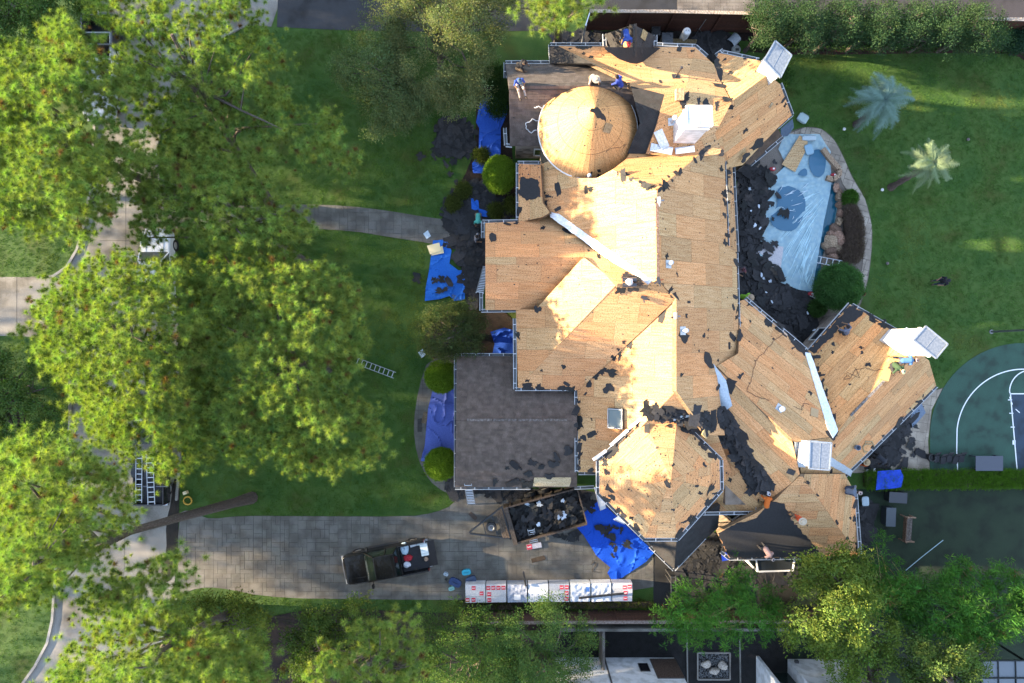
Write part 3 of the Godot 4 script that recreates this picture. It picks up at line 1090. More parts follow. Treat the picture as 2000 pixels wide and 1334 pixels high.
	# garage gable, still shingled
	shingle_slope(h, [[893, 697, 3.1], [1005, 697, 3.1], [1000, 822, 5.4]], [[892, 696], [1006, 696], [1006, 762], [1127, 762], [1127, 822], [891, 822]], Color(0.2, 0.15, 0.12))
	shingle_slope(h, [[893, 822, 5.4], [1005, 822, 5.4], [1000, 950, 3.1]], [[891, 822], [1127, 822], [1127, 951], [889, 951]], Color(0.2, 0.15, 0.12))
	# low hip at the south corner, still shingled
	shingle_slope(h, [[1320, 1052, 4.6], [1317, 1108, 3.6], [1290, 1085, 3.4]], [[1260, 1050], [1322, 1050], [1317, 1111], [1298, 1095], [1280, 1078]], coal)
	shingle_slope(h, [[1320, 1052, 4.6], [1317, 1108, 3.6], [1370, 1052, 3.5]], [[1322, 1050], [1345, 1020], [1406, 985], [1402, 1030], [1317, 1111]], Color(0.06, 0.058, 0.058))
	ridge_roll(h)
	octagon(h, WP)
	cone(h, WP)
	# shells below the eaves
	var brk := Color(0.3, 0.24, 0.19)
	wall(h, [[996, 130], [1240, 130], [1240, 284], [996, 284]], 4.2, 0.35, Color(0.529, 0.444, 0.388), M.brick)
	wall(h, [[1085, 96], [1360, 98], [1400, 130], [1480, 125], [1520, 165], [1540, 225], [1512, 248], [1420, 320], [1090, 320]], 4.9, 0.4, brk, M.brick)
	wall(h, [[1016, 324], [1400, 300], [1436, 480], [1438, 690], [1400, 860], [1130, 860], [1130, 762], [1012, 757], [1012, 600], [950, 603], [950, 438], [1016, 434]], 4.7, 0.4, brk, M.brick)
	wall(h, [[895, 700], [1125, 700], [1125, 948], [893, 948]], 3.0, 0.3, brk, M.brick)
	wall(h, [[1448, 592], [1570, 690], [1630, 850], [1560, 930], [1480, 1000], [1405, 1000], [1400, 720]], 4.3, 0.4, brk, M.brick)
	wall(h, [[1584, 686], [1660, 600], [1770, 660], [1812, 706], [1824, 752], [1650, 922], [1564, 926]], 3.5, 0.35, Color(0.567, 0.48, 0.413), M.brick)
	wall(h, [[1564, 930], [1650, 930], [1672, 1080], [1430, 1084], [1406, 1040]], 3.4, 0.3, brk, M.brick)
	wall(h, [[1458, 318], [1464, 284], [1486, 254], [1516, 252], [1524, 268], [1464, 320]], 3.1, 0.12, Color(0.567, 0.48, 0.413), M.brick)
	wall(h, [[1184, 70], [1276, 72], [1276, 100], [1184, 100]], 5.9, 0.1, Color(0.3, 0.27, 0.25), M.stucco)
	# gutters
	for g in [[[987, 152, 4.95], [987, 122, 4.95], [1156, 122, 4.95]], [[1076, 124, 5.1], [1074, 87, 5.1], [1180, 87, 5.1]],
			[[1282, 87, 5.1], [1358, 90, 5.1], [1381, 110, 5.1]], [[1398, 108, 5.1], [1412, 98, 5.1]], [[1409, 101, 5.1], [1482, 117, 5.1]],
			[[1524, 163, 4.9], [1547, 224, 4.9], [1518, 250, 4.9]], [[1384, 262, 5.2], [1412, 264, 5.2], [1421, 480, 5.2]],
			[[1432, 326, 3.95], [1440, 492, 3.95]], [[1438, 494, 5.2], [1444, 690, 5.2]], [[1466, 322, 3.1], [1530, 268, 3.1]],
			[[1011, 436, 4.85], [1011, 318, 4.85], [1056, 318, 4.85]], [[1058, 326, 5.1], [1059, 398, 5.1]], [[943, 465, 5.1], [943, 433, 5.1], [1011, 432, 5.1]],
			[[940, 570, 4.8], [940, 607, 4.8], [1042, 606, 4.8]], [[1005, 622, 4.9], [1006, 760, 4.9], [1125, 760, 4.9]], [[1125, 764, 4.8], [1126, 922, 4.8]],
			[[890, 951, 3.0], [890, 693, 3.0], [1004, 693, 3.0]], [[889, 953, 3.0], [1036, 953, 3.0]], [[1122, 953, 3.0], [1160, 951, 3.0]], [[1130, 924, 4.8], [1166, 924, 4.8]],
			[[1456, 582, 4.5], [1576, 684, 4.5]], [[1578, 686, 3.5], [1659, 593, 3.5]], [[1664, 595, 3.6], [1762, 652, 4.6]], [[1829, 754, 3.5], [1690, 892, 3.5], [1640, 940, 3.5]],
			[[1671, 962, 3.8], [1680, 1086, 3.8]], [[1590, 1089, 3.5], [1424, 1091, 3.5], [1408, 1078, 3.5]], [[1270, 1068, 3.3], [1316, 1113, 3.3], [1376, 1050, 3.3]],
			[[1365, 1003, 4.3], [1478, 1001, 4.3], [1480, 975, 4.3]], [[1180, 67, 5.9], [1181, 90, 5.9]], [[1280, 69, 6.0], [1280, 90, 6.0]], [[986, 250, 4.2], [988, 284, 4.2], [1000, 285, 4.2]]]:
		gutter(h, g)
	# chimneys
	chimney(h, [[1340, 207], [1390, 207], [1391, 247], [1342, 246]], 10.6, 6.6, Color(0.8, 0.79, 0.78), Color(0.74, 0.74, 0.75), 0.93, M.stucco)
	chimney(h, [[1514, 80], [1546, 108], [1524, 152], [1492, 118]], 9.0, 5.0, Color(0.72, 0.72, 0.71), Color(0.2, 0.23, 0.26), 0.8, M.galv)
	chimney(h, [[1808, 637], [1851, 672], [1828, 700], [1784, 664]], 8.4, 2.0, Color(0.74, 0.74, 0.73), Color(0.22, 0.24, 0.27), 0.88, M.galv)
	chimney(h, [[1582, 862], [1624, 865], [1620, 918], [1580, 915]], 8.0, 4.4, Color(0.74, 0.73, 0.71), Color(0.2, 0.23, 0.27), 0.86, M.galv)
	# metal valleys laid bare
	for vl in [[[[1073, 413], [1092, 418], [1274, 548], [1262, 560], [1076, 424]], Color(0.82, 0.82, 0.83)],
			[[[1376, 704], [1392, 708], [1418, 742], [1430, 792], [1410, 806], [1396, 796]], Color(0.5, 0.58, 0.64)],
			[[[1571, 688], [1582, 690], [1636, 842], [1626, 856], [1616, 838]], Color(0.66, 0.72, 0.76)],
			[[[1622, 892], [1664, 918], [1660, 930], [1620, 908]], Color(0.42, 0.47, 0.52)],
			[[[1550, 852], [1584, 855], [1584, 866], [1566, 866], [1572, 912], [1552, 912]], Color(0.45, 0.5, 0.54)],
			[[[1770, 640], [1778, 644], [1758, 672], [1748, 664]], Color(0.5, 0.56, 0.6)]]:
		var vb := torn(vl[0], 0.03, 0.015)
		for i in vb.c.size(): vb.c[i] = vl[1]
		part(h, "valley_flashing", vb, M.galv)
	var fl := MB.new()
	fl.col = Color(0.5, 0.55, 0.6)
	for e in [[[1284, 256], [1298, 290], 0.5], [[1270, 288], [1312, 297], 0.42], [[1318, 296], [1355, 292], 0.35]]:
		var p := seen(e[0][0], e[0][1])
		var q := seen(e[1][0], e[1][1])
		fl.bar(p[0] + Vector3(0, 0.1, 0), q[0] + Vector3(0, 0.16, 0), e[2], 0.03)
	part(h, "bent_flashing", fl, M.galv)


# the metal ridge vents still nailed along the ridges
func ridge_roll(h: Node3D) -> void:
	for r in [[[1283, 395], [1285, 546], 9.5, Color(0.2, 0.13, 0.1)], [[1320, 620], [1320, 735], 8.5, Color(0.24, 0.12, 0.09)], [[972, 502], [1113, 502], 7.6, Color(0.22, 0.18, 0.16)], [[1728, 741], [1660, 812], 5.5, Color(0.2, 0.19, 0.19)], [[912, 820], [1110, 820], 5.42, Color(0.14, 0.12, 0.11)], [[1238, 54], [1238, 110], 7.6, Color(0.1, 0.1, 0.1)]]:
		var hh: float = r[2]
		var mb := MB.new()
		mb.col = r[3]
		var a := at(r[0][0], r[0][1], hh) + Vector3(0, 0.05, 0)
		var b := at(r[1][0], r[1][1], hh) + Vector3(0, 0.05, 0)
		if hh == 7.6:
			a = at(1238, 54, 8.15); b = at(1238, 110, 7.1)
		var n := maxi(2, int(a.distance_to(b) / 1.2))
		for i in n:
			mb.col = jit(r[3], 0.2)
			mb.bar(a.lerp(b, (i + 0.02) / n), a.lerp(b, (i + 0.98) / n), 0.14, 0.05)
		part(h, "ridge_strip", mb, M.wood)


func octagon(h: Node3D, tint: Color) -> void:
	var eave := [[1258, 819], [1322, 818], [1405, 899], [1406, 956], [1322, 1050], [1259, 1050], [1171, 963], [1171, 901]]
	for i in 8:
		var a: Array = eave[i]
		var b: Array = eave[(i + 1) % 8]
		ply_slope(h, [[a[0], a[1], 7.1], [b[0], b[1], 7.1], [1311, 937, 9.4]], [a, b, [1311, 937]], 1.8, 1.0, 0.0, tint)
	var g := []
	for e in eave + [eave[0]]:
		g.append([1290 + (e[0] - 1290) * 1.03, 934 + (e[1] - 934) * 1.03, 7.0])
	gutter(h, g, 0.4)
	wall(h, eave, 6.9, 0.35, Color(0.35, 0.29, 0.23), M.brick)


func cone(h: Node3D, tint: Color) -> void:
	var c := at(1148, 252, 6.4)
	var r := 2.74
	var apex := c + Vector3(0, 3.5, 0)
	# a slope entry for each wedge, so that scraps and people find the surface
	var k := 24
	var deck := MB.new()
	deck.col = Color(0.1, 0.07, 0.045)
	deck.lathe(c, [[0.0, -0.02], [r - 0.01, -0.02], [r, 0.0], [0.0, 3.48]], 48)
	var d := part(h, "cone_roof", deck, M.wood)
	for i in k:
		var q0 := TAU * i / k
		var q1 := TAU * (i + 1) / k
		var p0 := c + Vector3(cos(q0), 0, -sin(q0)) * r
		var p1 := c + Vector3(cos(q1), 0, -sin(q1)) * r
		var n := (p1 - p0).cross(apex - p0).normalized()
		var f := Vector3(0, CAM, 0)
		var px := PackedVector2Array()
		var xz := PackedVector2Array()
		for p in [p0, p1, apex]:
			px.append(Vector2(1000 + p.x * PPM * CAM / (CAM - p.y), 667 + p.z * PPM * CAM / (CAM - p.y)))
			xz.append(Vector2(p.x, p.z))
		slopes.append({"o": p0, "n": n, "u": (p1 - p0).normalized(), "w": n.cross((p1 - p0).normalized()), "poly": PackedVector2Array(), "px": px, "xz": xz})
		if i % 2: continue
		# a bent wedge of sheathing, two wedges wide
		var mb := MB.new()
		var kk := rng.randf_range(0.82, 1.14)
		mb.col = Color(tint.r * kk, tint.g * kk, tint.b * kk)
		var m := 4
		var rows := [0.0, 0.36, 0.7, 0.985]
		for t in m:
			var a0 := q0 + (TAU * 2.0 / k) * (t + 0.02) / m
			var a1 := q0 + (TAU * 2.0 / k) * (t + 0.98 if t == m - 1 else t + 1.0) / m
			for e in 3:
				var f0: float = rows[e] + 0.003
				var f1: float = rows[e + 1] - 0.003
				var P := func(f_: float, a_: float) -> Vector3:
					return c + Vector3(cos(a_) * (r + 0.02) * (1 - f_), 3.5 * f_ + 0.02, -sin(a_) * (r + 0.02) * (1 - f_))
				var A: Vector3 = P.call(f0, a0)
				var B: Vector3 = P.call(f0, a1)
				var C: Vector3 = P.call(f1, a1)
				var D: Vector3 = P.call(f1, a0)
				mb.triuv(A, B, C, Vector2(f0 * 4, a0 * 3), Vector2(f0 * 4, a1 * 3), Vector2(f1 * 4, a1 * 3))
				mb.triuv(A, C, D, Vector2(f0 * 4, a0 * 3), Vector2(f1 * 4, a1 * 3), Vector2(f1 * 4, a0 * 3))
				mb.quad(A - Vector3(0, 0.03, 0), B - Vector3(0, 0.03, 0), B, A)
		part(d, "plywood_wedge", mb, M.ply)
	var w := MB.new()
	w.col = Color(0.4, 0.34, 0.27)
	w.lathe(c, [[r - 0.3, -6.4], [r - 0.3, -0.02]], 40)
	part(h, "tower_wall", w, M.brick)
	var tr := MB.new()
	tr.col = Color(0.72, 0.72, 0.7)
	for i in 48:
		var q0 := TAU * i / 48
		var q1 := TAU * (i + 1) / 48
		tr.bar(c + Vector3(cos(q0) * (r + 0.03), -0.08, -sin(q0) * (r + 0.03)), c + Vector3(cos(q1) * (r + 0.03), -0.08, -sin(q1) * (r + 0.03)), 0.06, 0.14)
	part(h, "cone_eave_trim", tr, M.paint)


# ---------------------------------------------------------------- plants

func leaf_mesh(kind: String) -> ArrayMesh:
	if M.has("mesh_" + kind): return M["mesh_" + kind]
	var mb := MB.new()
	match kind:
		"pine":
			for k in 130:
				var fy := 1.0 - 1.55 * (k + 0.5) / 130.0
				var fq := k * 2.39996 + rng.randf_range(-0.3, 0.3)
				var d := Vector3(sqrt(1.0 - fy * fy) * cos(fq), fy, sqrt(1.0 - fy * fy) * sin(fq))
				var s := d.cross(Vector3(rng.randfn(), rng.randfn(), rng.randfn())).normalized() * 0.0055
				var l := rng.randf_range(0.12, 0.3)
				mb.col = Color(1, 1, 1) * rng.randf_range(0.8, 1.15)
				mb.tri(d * 0.02 - s, d * 0.02 + s, d * l)
		"oak", "broad", "fine", "bamboo":
			var n: int = {"oak": 26, "broad": 20, "fine": 30, "bamboo": 16}[kind]
			var R: float = {"oak": 0.3, "broad": 0.3, "fine": 0.2, "bamboo": 0.24}[kind]
			var L: float = {"oak": 0.075, "broad": 0.12, "fine": 0.05, "bamboo": 0.24}[kind]
			var W: float = {"oak": 0.026, "broad": 0.042, "fine": 0.02, "bamboo": 0.02}[kind]
			for k in n:
				var d := Vector3(rng.randfn(), rng.randfn(), rng.randfn()).normalized()
				var o := d * R * pow(rng.randf(), 0.5)
				if kind == "bamboo": o *= 0.4
				var f := (d + Vector3(rng.randfn(), rng.randfn() * 0.6 - (0.2 if kind == "bamboo" else 0.0), rng.randfn()) * 0.7).normalized()
				var up := (Vector3.UP + Vector3(rng.randfn(), rng.randfn(), rng.randfn()) * 0.45).normalized()
				var s := f.cross(up).normalized() * W
				var a := o + f * L * rng.randf_range(0.8, 1.4)
				var m := (o + a) * 0.5 + up * W * 0.3
				mb.col = Color(1, 1, 1) * rng.randf_range(0.75, 1.15)
				mb.tri(o, m + s, a)
				mb.tri(o, a, m - s)
	var am := mb.mesh(M.needle if kind == "pine" else M.leaf)
	M["mesh_" + kind] = am
	return am


func copies(parent: Node3D, called: String, mesh: Mesh, xf: Array, cols: PackedColorArray) -> MultiMeshInstance3D:
	var off := off_of(parent)
	var mm := MultiMesh.new()
	mm.transform_format = MultiMesh.TRANSFORM_3D
	mm.use_colors = true
	mm.mesh = mesh
	mm.instance_count = xf.size()
	for i in xf.size():
		var t: Transform3D = xf[i]
		t.origin -= off
		mm.set_instance_transform(i, t)
		mm.set_instance_color(i, cols[i])
	var o := MultiMeshInstance3D.new()
	o.name = called
	o.multimesh = mm
	parent.add_child(o, true)
	return o


func spin() -> Basis:
	return Basis(Vector3(rng.randfn(), rng.randfn(), rng.randfn()).normalized(), rng.randf() * TAU)


# Clumps of foliage through the volume under an outline given in columns and rows; the crown domes up from lo at its rim to hi.
func crown_clumps(outline: Array, lo: float, hi: float, per_m2: float, gap: float, deep: float, layers := 3.0) -> Array:
	var poly := PackedVector2Array()
	for p in outline: poly.append(Vector2(p[0], p[1]))
	var r := bounds(poly)
	var half := sqrt(absf(area(poly))) * 0.36
	var mid := (lo + hi) * 0.5
	var px_m := PPM * CAM / (CAM - mid)
	var n := int(r.get_area() / px_m / px_m * per_m2)
	var outp := []
	for i in n:
		var p := r.position + Vector2(rng.randf(), rng.randf()) * r.size
		if not inside(p, poly): continue
		var e := 1e9
		for k in poly.size():
			e = minf(e, p.distance_to(Geometry2D.get_closest_point_to_segment(p, poly[k], poly[(k + 1) % poly.size()])))
		var t := clampf(e / half, 0.0, 1.0)
		# tiers of branches with open air between them
		var tier := floorf(rng.randf() * layers)
		var nv := noise.get_noise_3d(p.x * 0.055, p.y * 0.055, tier * 37.0)
		if nv < gap: continue
		var h := lerpf(lo, hi, sqrt(t)) - deep * (tier / layers) * (0.35 + 0.65 * t) + nv * 0.8 + rng.randf_range(-0.3, 0.3)
		outp.append(at(p.x, p.y, maxf(h, 0.4)))
	return outp


func tree(called: String, label: String, group: String, base: Array, outline: Array, lo: float, hi: float, kind: String, tint: Color, opt := {}) -> Node3D:
	var foot := at(base[0], base[1])
	foot.y = 0.0
	var t := thing(called, label, "tree", foot, group)
	var cl := crown_clumps(outline, lo, hi, opt.get("density", 2.6), opt.get("gap", -0.2), opt.get("deep", 3.0), opt.get("layers", 3.0))
	var c := Vector3.ZERO
	for p in cl: c += p / cl.size()
	var r0: float = opt.get("trunk", 0.26)
	var tint_bark: Color = opt.get("bark", Color(0.17, 0.14, 0.12))
	# trunk, leaning from its foot into the crown
	var mb := MB.new()
	mb.col = tint_bark
	var pts := []
	var rad := []
	var top := Vector3(c.x, lerpf(c.y, hi, 0.5), c.z)
	if opt.has("lean"): top = at(opt.lean[0], opt.lean[1], opt.lean[2])
	for i in 9:
		var f := i / 8.0
		pts.append(foot.lerp(top, f) + Vector3(sin(f * 5.0 + c.x), 0, cos(f * 4.0 + c.z)) * 0.14 * f)
		rad.append(lerpf(r0, r0 * 0.3, f) * (1.25 if i == 0 else 1.0))
	mb.tube(pts, rad, 9)
	part(t, "trunk", mb, M.bark)
	# limbs that carry the foliage
	var nl: int = opt.get("limbs", 16)
	for k in nl:
		if cl.is_empty(): break
		var e: Vector3 = cl[rng.randi() % cl.size()]
		var f := clampf((e.y - 1.6) / top.y + rng.randf_range(-0.12, 0.0), 0.35, 0.97)
		var a := foot.lerp(top, f)
		var m := a.lerp(e, 0.5) + Vector3(rng.randf_range(-0.4, 0.4), rng.randf_range(-0.1, 0.5), rng.randf_range(-0.4, 0.4))
		var lb := MB.new()
		lb.col = jit(tint_bark, 0.2) * 1.15
		lb.tube([a, a.lerp(m, 0.55) + Vector3(0, 0.12, 0), m, m.lerp(e, 0.6) + Vector3(0, 0.1, 0), e], [0.1, 0.085, 0.065, 0.045, 0.02].map(func(q): return q * opt.get("limb_r", 1.0)), 5, false)
		for j in 2:
			var e2: Vector3 = cl[rng.randi() % cl.size()]
			if e2.distance_to(m) < 3.0: lb.tube([m, m.lerp(e2, 0.5) + Vector3(0, 0.15, 0), e2], [0.045, 0.035, 0.015], 4, false)
		part(t, "limb", lb, M.bark)
	var xf := []
	var cols := PackedColorArray()
	var per: int = opt.get("per", 9)
	var spread: float = opt.get("spread", 0.42)
	var size: float = opt.get("size", 1.0)
	for p: Vector3 in cl:
		var ck := 1.0 + rng.randf_range(-0.2, 0.2)
		for j in per:
			var d := Vector3(rng.randfn(), rng.randfn() * 0.55 + 0.15, rng.randfn()) * spread
			var s := size * (rng.randf_range(0.6, 1.45) if kind == "pine" else rng.randf_range(0.75, 1.25))
			var b := spin()
			if kind == "pine": b = Basis(Vector3.UP, rng.randf() * TAU) * Basis(Vector3.RIGHT, rng.randf_range(-1.2, 1.2))
			xf.append(Transform3D(b.scaled(Vector3.ONE * s), p + d))
			var k := ck * rng.randf_range(0.8, 1.2)
			var warm := rng.randf_range(-0.15, 0.2)
			var cc := Color(tint.r * k * (1 + warm), tint.g * k, tint.b * k * (1 - warm * 0.6))
			if rng.randf() < opt.get("dead", 0.02): cc = Color(0.16, 0.09, 0.035)
			cols.append(cc)
	copies(t, "crown", leaf_mesh(kind), xf, cols).set_meta("kind", "stuff")
	return t


func trees() -> void:
	var pine := Color(0.22, 0.3, 0.065)
	var G := "tall pines between street and house"
	var o := {"density": 6.4, "per": 10, "spread": 0.38, "gap": -0.05, "deep": 4.5, "dead": 0.03, "size": 1.0, "trunk": 0.3}
	var P := func(label: String, base: Array, outline: Array, lo: float, hi: float, extra := {}) -> void:
		var oo := o.duplicate()
		oo.merge(extra, true)
		tree("pine_tree", label, G, base, outline, lo, hi, "pine", pine, oo)
	P.call("tall pine with bare forked limbs over the upper street, near the dark asphalt", [548, 428], [[190, -60], [470, -60], [505, 40], [548, 100], [556, 195], [618, 200], [660, 250], [698, 300], [682, 336], [600, 322], [508, 312], [480, 250], [420, 255], [395, 320], [330, 302], [296, 240], [262, 236], [212, 130], [248, 92], [172, 20]], 7.5, 10.5, {"lean": [330, 70, 10.5], "gap": 0.02})
	P.call("dense pine leaning across the upper left corner beside the parked box trailer", [335, 378], [[-70, 80], [0, 92], [60, 108], [108, 36], [180, 88], [190, 128], [252, 132], [262, 178], [205, 215], [285, 250], [305, 300], [240, 352], [218, 420], [172, 482], [118, 452], [0, 432], [-70, 430]], 10.0, 13.5, {"lean": [110, 270, 13.0], "density": 9.5, "gap": -0.14})
	P.call("pine crown over the street just above the white parked pickup", [610, 520], [[300, 285], [462, 300], [512, 352], [522, 400], [592, 400], [598, 452], [540, 474], [470, 505], [365, 462], [352, 440], [352, 470], [262, 474], [240, 455], [285, 415], [268, 350]], 8.0, 11.0, {"lean": [420, 390, 10.5], "density": 8.5, "gap": -0.16})
	P.call("broad pine crown hanging over the middle of the street, by the side drive", [360, 720], [[110, 545], [215, 498], [285, 508], [372, 512], [402, 640], [382, 800], [332, 936], [252, 902], [180, 832], [140, 760], [62, 692], [28, 642]], 8.5, 12.2, {"lean": [230, 690, 11.8], "density": 9.5, "gap": -0.14})
	P.call("largest pine crown, spreading over the front lawn below the walkway", [640, 720], [[372, 520], [410, 490], [540, 478], [612, 500], [692, 560], [718, 640], [700, 700], [690, 770], [758, 860], [742, 902], [640, 922], [540, 902], [430, 902], [342, 922], [390, 760], [402, 640]], 7.0, 11.0, {"lean": [530, 700, 10.5], "density": 8.0, "gap": -0.03, "deep": 3.5})
	P.call("pine whose long bare trunk crosses the street above the driveway mouth", [492, 972], [[-70, 850], [0, 848], [130, 842], [212, 880], [242, 950], [255, 1022], [205, 1090], [112, 1152], [0, 1192], [-70, 1192]], 13.0, 19.0, {"lean": [60, 1095, 18.0], "trunk": 0.33, "density": 8.5, "gap": -0.12})
	P.call("pine at the lower left, below the driveway mouth", [470, 1190], [[178, 1135], [280, 1088], [368, 1092], [384, 1118], [345, 1168], [372, 1215], [455, 1238], [520, 1240], [548, 1330], [540, 1410], [70, 1410], [92, 1302], [170, 1242], [212, 1202], [150, 1178]], 12.0, 17.0, {"lean": [300, 1270, 16.5], "density": 8.0, "gap": -0.1})
	P.call("small pine at the bottom edge, right of the dark leafy thicket", [760, 1222], [[640, 1265], [722, 1188], [800, 1192], [832, 1262], [822, 1334], [822, 1410], [610, 1410], [604, 1322]], 9.0, 12.5, {"lean": [725, 1300, 12.0]})
	P.call("pine bough at the top edge, between the oak and the brown fence", [1090, 90], [[1005, -70], [1195, -70], [1182, 18], [1140, 28], [1112, 46], [1086, 72], [1060, 60], [1042, 30], [1012, 16]], 8.0, 12.0, {"lean": [1095, -30, 11.5]})
	# oak by the upper lawn, and the leafy trees round the plot
	var leafy := {"density": 5.0, "per": 13, "spread": 0.27, "gap": -0.1, "deep": 4.0, "dead": 0.0, "trunk": 0.25}
	var T := func(called: String, label: String, base: Array, outline: Array, lo: float, hi: float, kind: String, tint: Color, extra := {}) -> void:
		var oo := leafy.duplicate()
		oo.merge(extra, true)
		tree(called, label, "leafy trees around the plot", base, outline, lo, hi, kind, tint, oo)
	T.call("oak_tree", "large grey-green oak at the top of the front lawn", [860, 150], [[690, -70], [1005, -70], [1012, 25], [965, 98], [942, 150], [952, 190], [905, 232], [872, 228], [850, 190], [800, 180], [770, 130], [770, 60], [720, 20]], 4.2, 7.2, "oak", Color(0.15, 0.175, 0.07), {"density": 7.0, "gap": -0.16})
	T.call("oak_tree", "darker lower oak boughs beside the large oak, over the upper lawn", [800, 190], [[720, 40], [775, 60], [800, 170], [850, 195], [822, 222], [790, 252], [742, 272], [700, 240], [722, 202], [662, 162], [650, 128], [690, 82]], 3.0, 5.5, "oak", Color(0.12, 0.165, 0.065), {"density": 8.0, "deep": 2.0})
	T.call("dark_tree", "shaded dark tree filling the upper left corner", [100, 60], [[-70, -70], [170, -70], [180, 20], [140, 60], [60, 90], [0, 100], [-70, 100]], 4.0, 7.0, "broad", Color(0.1, 0.17, 0.045))
	T.call("dark_tree", "shaded dark tree at the left edge below the side drive", [60, 760], [[-70, 690], [20, 680], [110, 720], [120, 800], [60, 880], [-70, 880]], 3.0, 6.0, "broad", Color(0.1, 0.17, 0.045), {"gap": -0.1})
	T.call("small_leafy_tree", "loose yellow-green tree below the driveway bend", [455, 1210], [[370, 1185], [420, 1165], [470, 1165], [540, 1210], [545, 1262], [480, 1290], [400, 1270], [362, 1230]], 3.0, 5.5, "broad", Color(0.13, 0.17, 0.03), {"density": 4.5, "gap": -0.05})
	T.call("leafy_thicket", "dense dark-green leafy tree below the parked black pickup", [670, 1240], [[575, 1200], [620, 1178], [740, 1175], [775, 1210], [740, 1262], [690, 1300], [620, 1334], [600, 1400], [520, 1400], [560, 1280]], 3.5, 6.5, "broad", Color(0.085, 0.13, 0.03))
	T.call("leafy_thicket", "leafy tree at the bottom edge left of the white neighbouring house", [930, 1260], [[825, 1215], [870, 1188], [905, 1190], [990, 1195], [1010, 1260], [1010, 1400], [800, 1400], [830, 1300]], 4.0, 7.5, "oak", Color(0.09, 0.155, 0.035), {"gap": -0.06, "density": 7.0})
	T.call("leafy_thicket", "leafy tree overhanging the white neighbouring house", [1060, 1230], [[980, 1225], [1010, 1190], [1080, 1178], [1140, 1205], [1166, 1250], [1150, 1300], [1110, 1334], [1090, 1400], [990, 1400]], 4.0, 7.5, "oak", Color(0.085, 0.15, 0.04), {"gap": -0.1, "density": 7.0})
	T.call("ash_tree", "yellow-green tree at the lower right, against the plywood roof corner", [1640, 1170], [[1545, 1150], [1560, 1090], [1620, 1075], [1690, 1085], [1700, 1130], [1730, 1170], [1750, 1240], [1738, 1280], [1690, 1268], [1640, 1296], [1590, 1262], [1540, 1270], [1530, 1230]], 5.0, 8.5, "broad", Color(0.13, 0.19, 0.035), {"density": 6.0})
	T.call("ash_tree", "thin yellow-green tree at the bottom edge right of the white annex", [1690, 1260], [[1640, 1300], [1690, 1272], [1760, 1290], [1770, 1400], [1630, 1400], [1590, 1334]], 4.0, 7.0, "broad", Color(0.12, 0.19, 0.035), {"gap": 0.0})
	T.call("ash_tree", "grey-green tree at the lower right edge behind the bamboo", [1880, 1270], [[1780, 1250], [1830, 1225], [1900, 1240], [1935, 1270], [1920, 1300], [1900, 1400], [1790, 1400], [1770, 1300]], 4.0, 7.0, "broad", Color(0.11, 0.17, 0.04))
	T.call("crape_tree", "dark olive small tree beside the front wing", [905, 655], [[815, 635], [845, 602], [900, 594], [940, 612], [952, 650], [935, 686], [880, 700], [826, 686], [810, 660]], 2.6, 4.2, "fine", Color(0.07, 0.095, 0.03), {"density": 16.0, "per": 8, "size": 1.15, "gap": -0.25, "deep": 2.0})
	# bamboo
	var bm := {"density": 9.0, "per": 7, "spread": 0.3, "gap": -0.2, "deep": 3.0, "trunk": 0.05, "limbs": 26, "limb_r": 0.28, "bark": Color(0.25, 0.24, 0.08), "dead": 0.01}
	for b in [["green bamboo clump arching over the fence by the back court", [1380, 1195], [[1270, 1195], [1320, 1160], [1330, 1120], [1342, 1165], [1400, 1140], [1450, 1110], [1480, 1135], [1520, 1150], [1530, 1200], [1500, 1250], [1450, 1230], [1420, 1262], [1380, 1240], [1350, 1256], [1320, 1238], [1275, 1225]], 4.0, 6.5],
			["bamboo clump rising at the left of the play turf", [1730, 1150], [[1690, 1140], [1700, 1090], [1715, 1042], [1728, 1080], [1745, 1095], [1755, 1130], [1800, 1120], [1830, 1150], [1800, 1200], [1720, 1210], [1680, 1180]], 3.5, 6.0],
			["bamboo clump along the lower right edge of the play turf", [1880, 1180], [[1790, 1160], [1860, 1110], [1875, 1092], [1890, 1120], [1930, 1110], [1945, 1096], [1960, 1120], [2060, 1130], [2060, 1250], [1900, 1260], [1800, 1240], [1760, 1210]], 4.0, 6.5]]:
		tree("bamboo", b[0], "bamboo clumps at the lower right", b[1], b[2], b[3], b[4], "bamboo", Color(0.06, 0.17, 0.025), bm)
	# the trees across the street and behind it, outside the frame, whose long shadows lie over the lawn and drive
	var far := {"density": 1.5, "per": 8, "spread": 0.75, "gap": -0.3, "deep": 5.0, "size": 2.4, "limbs": 6, "trunk": 0.4}
	var names := ["northern end", "north of the corner", "opposite the walkway", "opposite the lawn", "opposite the driveway", "southern end"]
	var zs := [-25.0, -13.0, -4.0, 3.0, 13.0, 24.0]
	var hs := [17.0, 18.0, 16.5, 16.0, 17.5, 16.5]
	for i in 6:
		var z: float = zs[i]
		var x: float = -62.0 + [0, 4, -3, 2, -2, 3][i]
		var ring := []
		for k in 12:
			var q := TAU * k / 12
			var rr := 4.6 + rng.randf_range(-0.8, 0.9)
			var s: float = PPM * CAM / (CAM - hs[i] * 0.7)
			ring.append([1000 + (x + cos(q) * rr) * s, 667 + (z + sin(q) * rr * 1.25) * s])
		tree("street_oak", "broad tree beyond the street outside the view, " + names[i], "trees beyond the street", [1000 + x * 30, 667 + z * 30], ring, hs[i] * 0.55, hs[i], "broad", Color(0.06, 0.09, 0.025), far)


